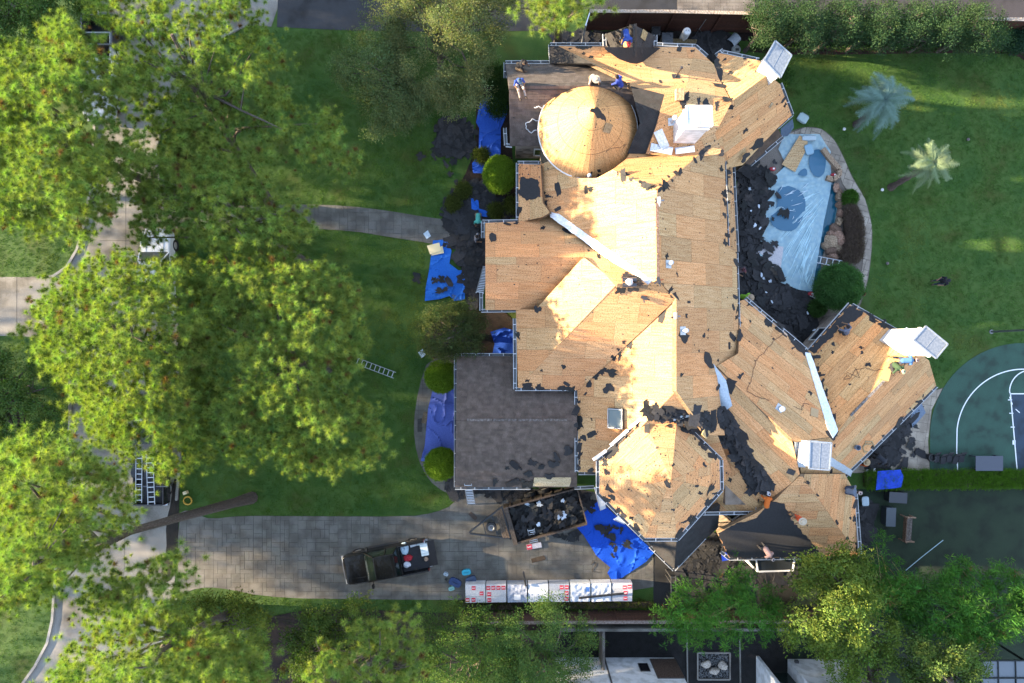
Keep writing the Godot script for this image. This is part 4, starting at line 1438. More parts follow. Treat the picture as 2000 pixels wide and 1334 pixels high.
func leaf_ball(t: Node3D, c: Vector3, r: Vector3, n: int, kind: String, tint: Color, size := 1.0, rough := 0.04) -> void:
	var xf := []
	var cols := PackedColorArray()
	for i in n:
		var d := Vector3(rng.randfn(), rng.randfn(), rng.randfn()).normalized()
		if d.y < -0.5: d.y = -d.y
		var k := 1.0 + noise.get_noise_3d(d.x * 6 + c.x, d.y * 6, d.z * 6 + c.z) * rough * 2.0 - absf(rng.randfn()) * rough
		xf.append(Transform3D(spin().scaled(Vector3.ONE * size * rng.randf_range(0.7, 1.2)), c + d * r * k))
		cols.append(jit(tint, 0.25))
	copies(t, "foliage", leaf_mesh(kind), xf, cols).set_meta("kind", "stuff")
	var mb := MB.new()
	mb.col = Color(0.09, 0.065, 0.045)
	mb.tube([Vector3(c.x, 0, c.z), Vector3(c.x + 0.05, c.y * 0.5, c.z), Vector3(c.x, c.y, c.z)], [0.07, 0.06, 0.04], 6)
	for k in 6:
		var q := TAU * k / 6
		mb.tube([Vector3(c.x, c.y * 0.45, c.z), c + Vector3(cos(q) * r.x * 0.6, r.y * 0.3, sin(q) * r.z * 0.6)], [0.03, 0.012], 4, false)
	part(t, "stems", mb, M.bark)


func shrubs() -> void:
	# clipped balls
	for b in [[976, 342, 1.5, 0.92, "round clipped yellow-green shrub beside the north entry corner", 1.25], [862, 736, 1.15, 0.9, "round clipped shrub at the upper end of the garage path", 1.0], [861, 906, 1.15, 0.9, "round clipped shrub at the lower end of the garage path", 1.0]]:
		var p := at(b[0], b[1], b[2])
		var t := thing("clipped_shrub", b[4], "shrub", Vector3(p.x, 0, p.z), "clipped round shrubs")
		leaf_ball(t, p, Vector3(b[3], b[3] * b[5], b[3] * (1.15 if b[5] > 1.1 else 1.0)), 2600, "fine", Color(0.16, 0.26, 0.02), 1.05, 0.06)
	# shrubs by the pool
	for b in [[1638, 560, 1.4, 1.35, 1.3, "large round green shrub between the two pool ladders", Color(0.06, 0.15, 0.04), 2600], [1596, 602, 0.5, 0.45, 0.4, "small green shrub at the lower end of the pool", Color(0.05, 0.11, 0.025), 420], [1660, 386, 0.4, 0.42, 0.3, "small bright fern tuft beside the pool boulders", Color(0.06, 0.14, 0.02), 300], [1528, 152, 0.8, 0.55, 0.8, "feathery green bush below the northeast chimney", Color(0.06, 0.13, 0.03), 420]]:
		var p := at(b[0], b[1], b[2])
		var t := thing("shrub", b[5], "shrub", Vector3(p.x, 0, p.z), "shrubs by the pool")
		leaf_ball(t, p, Vector3(b[3], b[4], b[3]), b[7], "oak" if b[3] > 0.5 else "bamboo", b[6], 0.8, 0.12)
	# brown clipped hedge beside the pool rocks
	var hb := smooth_poly(flat([[1648, 402], [1668, 398], [1684, 420], [1688, 470], [1682, 512], [1650, 516], [1640, 500], [1654, 470], [1652, 440]], 0.6), 1)
	hedge("clipped_hedge", "brown clipped hedge between pool boulders and stone border", hb, 0.7, Color(0.125, 0.09, 0.075), "fine", 380.0)
	hedge("clipped_hedge", "low bright green hedge along the lower edge of the sports court", flat([[1690, 922], [1765, 918], [2080, 918], [2080, 954], [1690, 956]], 0.5), 0.55, Color(0.075, 0.165, 0.012), "fine", 200.0)
	hedge("groundcover_strip", "narrow green groundcover under the screening trees", flat([[1455, 92], [1560, 86], [1900, 90], [1965, 84], [1992, 92], [2060, 118], [2060, 128], [1990, 104], [1900, 97], [1560, 97], [1460, 98]], 0.2), 0.22, Color(0.05, 0.13, 0.018), "oak", 40.0)
	hedge("border_plants", "leafy border strip between the shingle pallets and the brown fence", flat([[900, 1174], [1275, 1174], [1280, 1190], [900, 1196]], 0.3), 0.35, Color(0.07, 0.1, 0.02), "bamboo", 26.0)
	# row of screening trees along the top right fence
	var G := "screening trees along the top right fence"
	var w := ["nearest the house", "second from the house", "third from the house", "fourth from the house", "third from the right end", "second from the right end", "at the right end"]
	var xs := [1505, 1582, 1655, 1725, 1795, 1862, 1922]
	for i in 7:
		var x: float = xs[i]
		var y := 42.0 + i * 2.0
		var ring := []
		for k in 12:
			var q := TAU * k / 12
			ring.append([x + cos(q) * 43 * rng.randf_range(0.9, 1.12), y + sin(q) * 46 * rng.randf_range(0.9, 1.1)])
		tree("screening_tree", "dense dark-green screening tree, " + w[i], G, [1000 + (x - 1000) * 0.9, 100], ring, 2.2, 4.8, "oak", Color(0.04, 0.08, 0.032), {"density": 13.0, "per": 6, "spread": 0.24, "gap": -0.35, "deep": 2.2, "trunk": 0.12, "limbs": 8, "limb_r": 0.5, "dead": 0.0, "size": 1.05})
	var p2 := at(1985, 75, 0.8)
	var t2 := thing("shrub", "bluish shrub at the right edge by the red-brown fence", "shrub", Vector3(p2.x, 0, p2.z), "shrubs by the pool")
	leaf_ball(t2, p2, Vector3(0.8, 0.8, 0.8), 500, "oak", Color(0.03, 0.075, 0.04), 1.0, 0.15)
	# dark planting round the entry
	var pn := ["lowest", "middle", "topmost", "2nd from the left", "leftmost", "beside the round yellow-green shrub", "rightmost", "just left of the rightmost one"]
	var pi := -1
	for b in [[972, 205, 0.7], [985, 175, 0.7], [968, 150, 0.8], [905, 372, 0.3], [885, 398, 0.25], [940, 305, 0.3], [1000, 400, 0.4], [968, 412, 0.3]]:
		pi += 1
		var p := at(b[0], b[1], b[2])
		var t := thing("bed_plant", ("dark green plant in the north-west corner bed, " if b[1] < 260 else "small plant half buried in torn roofing by the entry, ") + pn[pi], "plant", Vector3(p.x, 0, p.z), "plants in the north-west bed" if b[1] < 260 else "plants in the entry bed")
		leaf_ball(t, p, Vector3(0.55, 0.5, 0.6) * (0.7 if b[1] > 260 else 1.2), 260, "oak", Color(0.03, 0.065, 0.015) if b[1] < 260 else Color(0.08, 0.1, 0.02), 0.9, 0.2)
	palm([1672, 243], [1728, 196, 4.4], Color(0.16, 0.25, 0.22), 40, 1.75, "silver-blue feathery palm on the back lawn", 3)
	palm([1740, 366], [1822, 317, 4.6], Color(0.19, 0.25, 0.14), 30, 1.45, "pale green palm on the back lawn, nearer the pool", 9)


func hedge(called: String, label: String, poly: PackedVector2Array, h: float, tint: Color, kind: String, dens: float) -> void:
	var c := Vector2.ZERO
	for p in poly: c += p / poly.size()
	var t := thing(called, label, "hedge", Vector3(c.x, 0, c.y))
	var core := MB.new()
	core.col = Color(0.1, 0.075, 0.05)
	var g := Geometry2D.offset_polygon(poly, -0.1)
	if g:
		core.slab(flipz(g[0]), Vector3.ZERO, Vector3.RIGHT, Vector3.FORWARD, Vector3.UP, h * 0.75, 0.0)
		part(t, "stems", core, M.bark)
	var xf := []
	var cols := PackedColorArray()
	var r := bounds(poly)
	for i in int(r.get_area() * dens):
		var p := r.position + Vector2(rng.randf(), rng.randf()) * r.size
		if not inside(p, poly): continue
		var y := h * (1.0 - 0.18 * absf(rng.randfn()) * (1.0 if dens > 100 else 2.0)) + noise.get_noise_2d(p.x * 3, p.y * 3) * 0.06
		xf.append(Transform3D(spin().scaled(Vector3.ONE * rng.randf_range(0.6, 1.0)), Vector3(p.x, maxf(y, 0.1), p.y)))
		cols.append(jit(tint, 0.25))
	copies(t, "foliage", leaf_mesh(kind), xf, cols).set_meta("kind", "stuff")


func palm(base: Array, head: Array, tint: Color, n: int, length: float, label: String, sd: int) -> void:
	var foot := at(base[0], base[1])
	var top := at(head[0], head[1], head[2])
	var t := thing("palm_tree", label, "palm", foot, "palms on the back lawn")
	var mb := MB.new()
	mb.col = Color(0.2, 0.15, 0.13)
	var pts := []
	var rad := []
	for i in 13:
		pts.append(foot.lerp(top, i / 12.0))
		rad.append(0.2 if i % 2 else 0.165)
	rad[0] = 0.27
	mb.tube(pts, rad, 10)
	part(t, "trunk", mb, M.bark)
	var r2 := RandomNumberGenerator.new()
	r2.seed = sd
	for i in n:
		var q := i * 2.39996 + r2.randf_range(-0.2, 0.2)
		var rise := lerpf(1.1, -0.55, float(i) / n)
		var fr := MB.new()
		fr.col = jit(tint, 0.2)
		var l := length * r2.randf_range(0.8, 1.1)
		var dir := Vector3(cos(q), 0, sin(q))
		var swirl := r2.randf_range(-0.5, 0.5)
		var sag := r2.randf_range(0.35, 0.95)
		var line_ := []
		for k in 12:
			var f := k / 11.0
			line_.append(top + dir.rotated(Vector3.UP, swirl * f * f) * l * f * (0.75 + 0.25 * f) * cos(rise * 0.6) + Vector3(0, l * (sin(rise) * f - sag * f * f), 0))
		fr.tube(line_, range(12).map(func(k): return 0.022 * (1.0 - k / 12.5)), 4, false)
		for k in range(2, 12):
			for m in 5:
				var f := (k + m / 5.0 - 1.0) / 11.0
				var a: Vector3 = line_[k - 1].lerp(line_[k], m / 5.0)
				var d := (line_[k] - line_[k - 1] as Vector3).normalized()
				var side := d.cross(Vector3.UP).normalized()
				var ll := 0.46 * sin(PI * clampf(0.12 + f * 0.8, 0, 1)) * length / 1.7
				for s in [-1.0, 1.0]:
					var tip: Vector3 = a + (side * s * 0.82 + d * 0.6 + Vector3(0, 0.15 - 0.6 * r2.randf(), 0)).normalized() * ll * r2.randf_range(0.8, 1.1)
					var wv := d * 0.017
					fr.tri(a - wv, a + wv, tip)
		part(t, "frond", fr, M.leaf)


# ---------------------------------------------------------------- pool, fences, neighbours

func rock(mb: MB, c: Vector3, r: Vector3, sd: float, cuts := 0) -> void:
	var planes := []
	for k in cuts:
		var n := Vector3(noise.get_noise_2d(sd * 3.7, k * 31.0), noise.get_noise_2d(k * 17.0, sd * 5.1 + 50), noise.get_noise_2d(sd * 2.3 + 90, k * 23.0)).normalized()
		planes.append([n, 0.62 + 0.3 * absf(noise.get_noise_2d(k * 9.0, sd * 7.0))])
	var rows := []
	for i in 11:
		var q := -PI / 2 + PI * i / 10.0
		var row := []
		for j in 16:
			var a := TAU * j / 16
			var d := Vector3(cos(q) * cos(a), sin(q), -cos(q) * sin(a))
			var k := 1.0 + 0.3 * noise.get_noise_3d(d.x * 3 + sd, d.y * 3, d.z * 3 + sd) + 0.12 * noise.get_noise_3d(d.x * 9 + sd, d.y * 9, d.z * 9)
			for p in planes: k = minf(k, p[1] / maxf(d.dot(p[0]), 0.05))
			row.append(c + d * r * k)
		rows.append(row)
	if cuts == 0:
		mb.skin(rows)
		return
	for i in 10:
		for j in 16: mb.quad(rows[i][j], rows[i][(j + 1) % 16], rows[i + 1][(j + 1) % 16], rows[i + 1][j])


func pool() -> void:
	var D := smooth_poly(flat([[1436, 330], [1475, 285], [1540, 258], [1572, 247], [1604, 250], [1630, 272], [1650, 312], [1664, 345], [1690, 388], [1704, 440], [1702, 500], [1693, 560], [1677, 605], [1655, 638], [1600, 690], [1560, 690], [1430, 580]]), 1)
	var W := smooth_poly(flat([[1525, 330], [1545, 300], [1580, 284], [1606, 292], [1618, 335], [1636, 368], [1634, 420], [1620, 465], [1606, 500], [1600, 545], [1590, 580], [1545, 572], [1505, 510], [1495, 430], [1508, 370]]), 1)
	var R := flat([[1446, 260], [1700, 260], [1700, 620], [1446, 620]])
	for g in Geometry2D.clip_polygons(R, D):
		var lw := sheet(g, -0.004)
		for i in lw.c.size(): lw.c[i] = Color(0.068, 0.125, 0.025)
		struct("lawn_corner", lw, M.grass)
	var deck := MB.new()
	deck.col = Color(0.2, 0.175, 0.15)
	var z0 := at(0, 430).z
	for half in [[-60.0, z0], [z0, 60.0]]:
		var cut := Geometry2D.intersect_polygons(D, PackedVector2Array([Vector2(-60, half[0]), Vector2(60, half[0]), Vector2(60, half[1]), Vector2(-60, half[1])]))
		for c in cut:
			for g in Geometry2D.clip_polygons(c, W):
				deck.slab(flipz(g), Vector3.ZERO, Vector3.RIGHT, Vector3.FORWARD, Vector3.UP, 0.02, -0.25)
	var dk := struct("pool_deck", deck, M.concrete)
	# stone border along the lawn side
	var band := PackedVector2Array()
	for p in [[1540, 262], [1572, 249], [1604, 252], [1629, 274], [1649, 313], [1663, 346], [1689, 389], [1702, 440], [1700, 500], [1691, 560], [1675, 604], [1654, 634], [1640, 620], [1664, 590], [1680, 550], [1686, 500], [1688, 440], [1674, 400], [1646, 360], [1632, 322], [1614, 288], [1600, 272], [1572, 264], [1545, 276]]:
		var q := at(p[0], p[1])
		band.append(Vector2(q.x, q.z))
	ashlar(dk, band, 0.33, 0.045, Color(0.42, 0.37, 0.31), "border_flagstone", 220, 0.012, 0.3)
	var basin := MB.new()
	basin.col = Color(0.1, 0.26, 0.3)
	for i in W.size():
		var a := W[i]
		var b := W[(i + 1) % W.size()]
		basin.quad(Vector3(a.x, -1.3, a.y), Vector3(b.x, -1.3, b.y), Vector3(b.x, 0.019, b.y), Vector3(a.x, 0.019, a.y))
	var fl := sheet(W, -1.3)
	for i in fl.c.size(): fl.c[i] = Color(0.05, 0.17, 0.21)
	var po := struct("pool_basin", basin, M.paint)
	part(po, "pool_floor", fl, M.paint)
	struct("pool_water", sheet(W, -0.1), M.water)
	# raised spa wall at the upper end
	var sw := MB.new()
	sw.col = Color(0.4, 0.32, 0.24)
	var ring := [[1608, 290], [1620, 306], [1630, 318], [1641, 330], [1640, 342], [1628, 350], [1616, 346]]
	for i in ring.size() - 1: sw.bar(at(ring[i][0], ring[i][1], 0.4) - Vector3(0, 0.2, 0), at(ring[i + 1][0], ring[i + 1][1], 0.4) - Vector3(0, 0.2, 0), 0.3, 0.42)
	single("spa_wall", sw, M.rock, at(1632, 325), "curved tan stone wall of the spa at the upper pool end", "wall")
	# plastic sheet drawn over the water
	var sh := (flat([[1532, 262], [1600, 262], [1622, 296], [1624, 362], [1610, 430], [1586, 570], [1560, 566], [1524, 552], [1520, 508], [1484, 500], [1478, 480], [1500, 440], [1490, 400], [1506, 350], [1536, 322], [1520, 292]], 0.1))
	var cv := MB.new()
	cv.col = Color(0.46, 0.64, 0.68)
	var f2 := at(1624, 350)
	patch(cv, sh, 0.14, func(x, z):
		var q := atan2(z - f2.z, x - f2.x)
		return 0.1 + 0.06 * (1.0 - absf(sin(q * 19.0 + soft.get_noise_2d(x, z)))) * clampf(Vector2(x - f2.x, z - f2.z).length() * 0.3, 0, 1) + 0.05 * soft.get_noise_2d(x * 3, z * 3))
	var t := thing("pool_cover", "translucent pale plastic sheet spread over the pool", "plastic sheet", at(1560, 420))
	part(t, "plastic_sheet", cv, M.plastic)
	for w in [[[1580, 300], [1596, 290], [1610, 296], [1614, 318], [1608, 344], [1592, 347], [1580, 330]], [[1574, 325], [1578, 344], [1564, 344], [1556, 340]], [[1530, 360], [1556, 368], [1570, 380], [1575, 405], [1562, 440], [1545, 454], [1510, 446], [1502, 425], [1520, 400], [1514, 375]]]:
		var wm := MB.new()
		wm.col = Color(0.05, 0.13, 0.21)
		patch(wm, smooth_poly(flat(w, 0.15), 2), 0.2, func(x, z): return 0.165 + 0.012 * noise.get_noise_2d(x * 5, z * 5))
		part(t, "wet_patch", wm, M.gloss)
	for k in 16:
		var a := at(rng.randf_range(1515, 1568), rng.randf_range(368, 446), 0.2)
		var b := a + Vector3(rng.randf_range(0.1, 0.9), 0, rng.randf_range(-0.5, 0.5))
		cv = MB.new()
		cv.col = Color(0.55, 0.65, 0.72)
		cv.tube([a, (a + b) * 0.5 + Vector3(0.03, 0.02, 0), b], [0.004, 0.022, 0.004], 5, false)
		part(t, "crease", cv, M.paint)
	# long folds of the sheet, running from the drawn corner by the spa to its loose edges
	for k in 34:
		var f := k / 33.0
		var e := Vector2(1620, 372).lerp(Vector2(1590, 545), pow(f, 2.0)) + Vector2(rng.randf_range(-22, -3), rng.randf_range(-6, 6))
		var d := Vector2(1500, 420).lerp(Vector2(1532, 556), minf(f * 2.0, 1.0)).lerp(Vector2(1582, 564), clampf(f * 2.0 - 1.0, 0.0, 1.0)) + Vector2(rng.randf_range(-6, 6), rng.randf_range(-8, 2))
		var t0 := rng.randf_range(0.0, 0.3)
		var t1 := rng.randf_range(0.55, 1.0)
		var fold := []
		var rad := []
		for j in 7:
			var q := e.lerp(d, lerpf(t0, t1, j / 6.0)) + Vector2(sin(j * 1.3 + k), cos(j * 1.7 + k)) * 1.2
			fold.append(at(q.x, q.y, 0.13))
			rad.append(0.008 + 0.028 * sin(PI * j / 6.0) * rng.randf_range(0.6, 1.0))
		cv = MB.new()
		cv.col = Color(0.5, 0.7, 0.74)
		cv.tube(fold, rad, 6, false)
		part(t, "crease", cv, M.tarp)
	# boards and cushions lying on it
	var bd := MB.new()
	bd.col = Color(0.56, 0.41, 0.24)
	bd.slab(flipz(flat([[1562, 264], [1578, 277], [1574, 294], [1553, 336], [1527, 321]], 0.25)), Vector3.ZERO, Vector3.RIGHT, Vector3.FORWARD, Vector3.UP, 0.25, 0.23)
	single("plywood_board", bd, M.ply, at(1552, 300), "plywood board lying across the plastic-covered pool", "board")
	cushion("pool_cushion", [1580, 270], 0.25, Vector3(0.9, 0.16, 0.32), 0.0, Color(0.5, 0.6, 0.65), "pale ribbed cushion at the upper edge of the pool")
	cushion("pool_cushion", [1580, 292], 0.3, Vector3(0.5, 0.1, 0.72), 0.3, Color(0.3, 0.48, 0.6), "light blue cushion beside the plywood board on the pool")
	cushion("lawn_cushion", [1568, 231], 0.25, Vector3(0.66, 0.22, 0.58), -0.55, Color(0.4, 0.52, 0.52), "pale blue chair cushion lying on the lawn above the pool")
	for b in [[1507, 331, "small red and white bag among scraps left of the pool"], [1626, 343, "small red and white bag on the spa wall"], [1582, 574, "small red bag beside the lower pool ladder"]]:
		bag(b[0], b[1], Color(0.5, 0.05, 0.06), b[2])
	# boulders of the waterfall
	var rocks := [[1628, 470, 0.5, 0.42, 0.38, 0.42], [1642, 462, 0.5, 0.36, 0.32, 0.55], [1624, 488, 0.4, 0.36, 0.28, 0.3], [1640, 484, 0.4, 0.3, 0.24, 0.32], [1630, 500, 0.35, 0.4, 0.24, 0.22], [1634, 446, 0.4, 0.4, 0.3, 0.28], [1642, 432, 0.4, 0.26, 0.26, 0.3], [1644, 414, 0.3, 0.2, 0.2, 0.26], [1642, 400, 0.3, 0.22, 0.2, 0.24], [1640, 384, 0.25, 0.22, 0.2, 0.28], [1634, 366, 0.25, 0.2, 0.2, 0.26], [1640, 372, 0.2, 0.18, 0.18, 0.2], [1615, 478, 0.3, 0.22, 0.22, 0.3], [1626, 454, 0.35, 0.24, 0.2, 0.24]]
	var where := ["broad tan boulder in the middle of the pool rockwork", "tall pinkish boulder at the hedge side of the rockwork", "brown boulder at the lower left of the rockwork", "boulder next above the upper pool ladder", "flat boulder half under the upper pool ladder", "boulder at the upper end of the wide rockwork", "rounded boulder where the rockwork narrows", "small boulder midway up the rock border", "small boulder next to the brown hedge tip", "small boulder beside the fern tuft", "topmost boulder of the pool rock border", "pebble-sized boulder near the fern tuft", "boulder reaching into the water from the rockwork", "dark boulder behind the broad tan one"]
	for i in rocks.size():
		var r: Array = rocks[i]
		var mb := MB.new()
		mb.col = jit([Color(0.33, 0.27, 0.2), Color(0.36, 0.25, 0.2), Color(0.2, 0.14, 0.11)][i % 3], 0.15)
		var p := at(r[0], r[1], r[2])
		rock(mb, Vector3(p.x, r[4] * 0.6, p.z), Vector3(r[3], r[4], r[5]) * 1.25, i * 7.3, 11)
		single("boulder", mb, M.rock, Vector3(p.x, 0, p.z), where[i], "boulder", "pool boulders")
	ladder("pool_ladder", [1597, 507, 0.25], [1644, 516, 0.6], 0.42, "aluminium ladder laid from the pool sheet onto the boulders")
	ladder("pool_ladder", [1585, 572, 0.25], [1612, 585, 0.5], 0.42, "shorter aluminium ladder at the lower end of the pool")
	var vs := MB.new()
	vs.col = Color(0.16, 0.02, 0.018)
	vs.lathe(at(1681, 574), [[0.1, 0.02], [0.17, 0.35], [0.15, 0.36], [0.1, 0.1], [0, 0.1]], 14)
	single("flower_pot", vs, M.paint, at(1681, 574), "dark red pot on the stone border by the large shrub", "pot")


func cushion(called: String, p: Array, h: float, s: Vector3, turn: float, col: Color, label: String) -> void:
	var o := at(p[0], p[1], h)
	var rows := []
	for i in 7:
		var f := -1.0 + i / 3.0
		var row := []
		for j in 16:
			var a := TAU * j / 16
			var cz := signf(cos(a)) * pow(absf(cos(a)), 0.35)
			var sy := signf(sin(a)) * pow(absf(sin(a)), 0.5)
			var e := 1.0 - 0.25 * pow(absf(f), 6.0)
			row.append(Vector3(f * s.x * 0.5, s.y * 0.5 * sy * e * (1.0 + 0.1 * sin(f * 9.0)), -s.z * 0.5 * cz * e))
		rows.append(row)
	var mb := MB.new()
	mb.col = col
	mb.skin(rows)
	mb.fan(rows[0], true)
	mb.fan(rows[6])
	var t := thing(called, label, "cushion", Vector3(o.x, h - s.y * 0.5, o.z), "", turn)
	var c := part(t, "pad", mb, M.cloth, true)
	c.position.y = s.y * 0.5
	var pm := MB.new()
	pm.col = tone(col, 0.7)
	var z := s.z * 0.46
	pm.tube([Vector3(-s.x * 0.4, s.y, -z), Vector3(s.x * 0.4, s.y, -z)], [0.012, 0.012], 5)
	pm.tube([Vector3(-s.x * 0.4, s.y, z), Vector3(s.x * 0.4, s.y, z)], [0.012, 0.012], 5)
	part(t, "piping", pm, M.cloth, true)


func bag(px: float, py: float, col: Color, label: String) -> void:
	var p: Vector3 = seen(px, py)[0]
	var mb := MB.new()
	mb.col = col
	rock(mb, p + Vector3(0, 0.13, 0), Vector3(0.2, 0.12, 0.13), px)
	var t := thing("small_bag", label, "bag", p, "small red bags")
	part(t, "sack", mb, M.cloth)
	mb = MB.new()
	mb.col = Color(0.75, 0.75, 0.75)
	mb.box(p + Vector3(0.05, 0.25, 0), Vector3(0.12, 0.01, 0.1))
	part(t, "printed_panel", mb, M.paint)


func ladder(called: String, a: Array, b: Array, w: float, label: String, flare := 0.0) -> Node3D:
	var p := at(a[0], a[1], a[2])
	var q := at(b[0], b[1], b[2])
	var t := thing(called, label, "ladder", Vector3(p.x, minf(p.y, q.y), p.z), "aluminium ladders")
	var d := (q - p).normalized()
	var s := d.cross(Vector3.UP).normalized() * w * 0.5
	for e in [-1.0, 1.0]:
		var mb := MB.new()
		mb.col = Color(0.46, 0.48, 0.5)
		mb.bar(p + s * e * (1.0 + flare), q + s * e, 0.03, 0.075)
		part(t, "rail", mb, M.metal)
	var n := int(p.distance_to(q) / 0.3)
	for i in n:
		var f := (i + 0.5) / n
		var mb := MB.new()
		mb.col = Color(0.48, 0.5, 0.52)
		var o := p.lerp(q, f)
		var ww := lerpf(1.0 + flare, 1.0, f)
		mb.bar(o - s * ww, o + s * ww, 0.045, 0.03)
		part(t, "rung", mb, M.metal)
	return t


func board_fence(called: String, label: String, base: Array, h: float, boards: int, col: Color, cap: Color, face := 1.0) -> void:
	var p0 := at(base[0][0], base[0][1])
	var t := thing(called, label, "fence", p0)
	for i in base.size() - 1:
		var a := at(base[i][0], base[i][1])
		var b := at(base[i + 1][0], base[i + 1][1])
		var l := a.distance_to(b)
		var d := (b - a) / l
		var bays := maxi(1, int(l / 2.4))
		for k in bays:
			var x0 := a + d * (l * k / bays)
			var x1 := a + d * (l * (k + 1) / bays)
			var post := MB.new()
			post.col = jit(col, 0.2)
			var side := d.cross(Vector3.UP) * 0.08 * face
			post.box(x0 + side + Vector3(0, h * 0.5, 0), Vector3(0.1, h, 0.1))
			part(t, "post", post, M.wood)
			for j in boards:
				var mb := MB.new()
				mb.col = jit(col, 0.22)
				var y := h * (j + 0.5) / boards
				var e := d * 0.008
				mb.bar(x0 + e + Vector3(0, y, 0), x1 - e + Vector3(0, y, 0), 0.025 + rng.randf() * 0.006, h / boards - 0.012)
				part(t, "board", mb, M.wood)
		var cm := MB.new()
		cm.col = cap
		cm.bar(a + Vector3(0, h + 0.02, 0), b + Vector3(0, h + 0.02, 0), 0.2, 0.05)
		part(t, "cap_rail", cm, M.wood)


func fences() -> void:
	board_fence("board_fence", "tall red-brown board fence with pale cap rail along the top edge", [[1142, 59], [1300, 60], [1475, 64], [1700, 70], [1960, 75], [2080, 84]], 2.6, 12, Color(0.075, 0.026, 0.014), Color(0.42, 0.36, 0.3))
	board_fence("board_fence", "lower red-brown board fence below the driveway pallets", [[905, 1194], [1100, 1193], [1300, 1192], [1420, 1192], [1620, 1192]], 1.85, 9, Color(0.11, 0.055, 0.04), Color(0.24, 0.19, 0.17), -1.0)
	var w := MB.new()
	w.col = Color(0.2, 0.2, 0.19)
	w.bar(at(1090, 1208) + Vector3(0, 0.92, 0), at(1620, 1207) + Vector3(0, 0.92, 0), 0.18, 1.85)
	single("garden_wall", w, M.concrete, at(1300, 1208), "grey wall of the neighbour running behind the lower fence", "wall")
	w = MB.new()
	w.col = Color(0.19, 0.18, 0.17)
	w.bar(at(1172, 1210) + Vector3(0, 0.9, 0), at(1172, 1284) + Vector3(0, 0.9, 0), 0.16, 1.8)
	single("garden_wall", w, M.concrete, at(1172, 1250), "short grey wall between the garden wall and the white house", "wall")
	# thin gate frame beside the back court
	var g := thing("gate", "dark metal gate at the lower end of the driveway", "gate", at(1300, 1150))
	for e in [[1300, 1110], [1309, 1110]]:
		var mb := MB.new()
		mb.col = Color(0.1, 0.1, 0.1)
		mb.bar(at(e[0], e[1]) + Vector3(0, 1.5, 0), at(e[0] + 1, 1160) + Vector3(0, 1.5, 0), 0.05, 0.05)
		part(g, "rail", mb, M.metal)
	for y in [1112, 1122, 1158]:
		var mb := MB.new()
		mb.col = Color(0.1, 0.1, 0.1)
		mb.bar(at(1300, y) + Vector3(0, 0.0, 0), at(1300, y) + Vector3(0, 1.55, 0), 0.06, 0.06)
		mb.bar(at(1300, y) + Vector3(0, 1.5, 0), at(1309, y) + Vector3(0, 1.5, 0), 0.04, 0.04)
		part(g, "upright", mb, M.metal)
	var pm := MB.new()
	pm.col = Color(0.6, 0.62, 0.65)
	pm.tube([at(1136, 86), at(1136, 84) + Vector3(0, 2.6, 0)], [0.06, 0.06], 8)
	pm.bar(at(1136, 84) + Vector3(0, 2.6, 0), at(1143, 62) + Vector3(0, 2.6, 0), 0.06, 0.06)
	single("gate_post", pm, M.metal, at(1136, 86), "white gate post standing at the left end of the tall fence", "post")


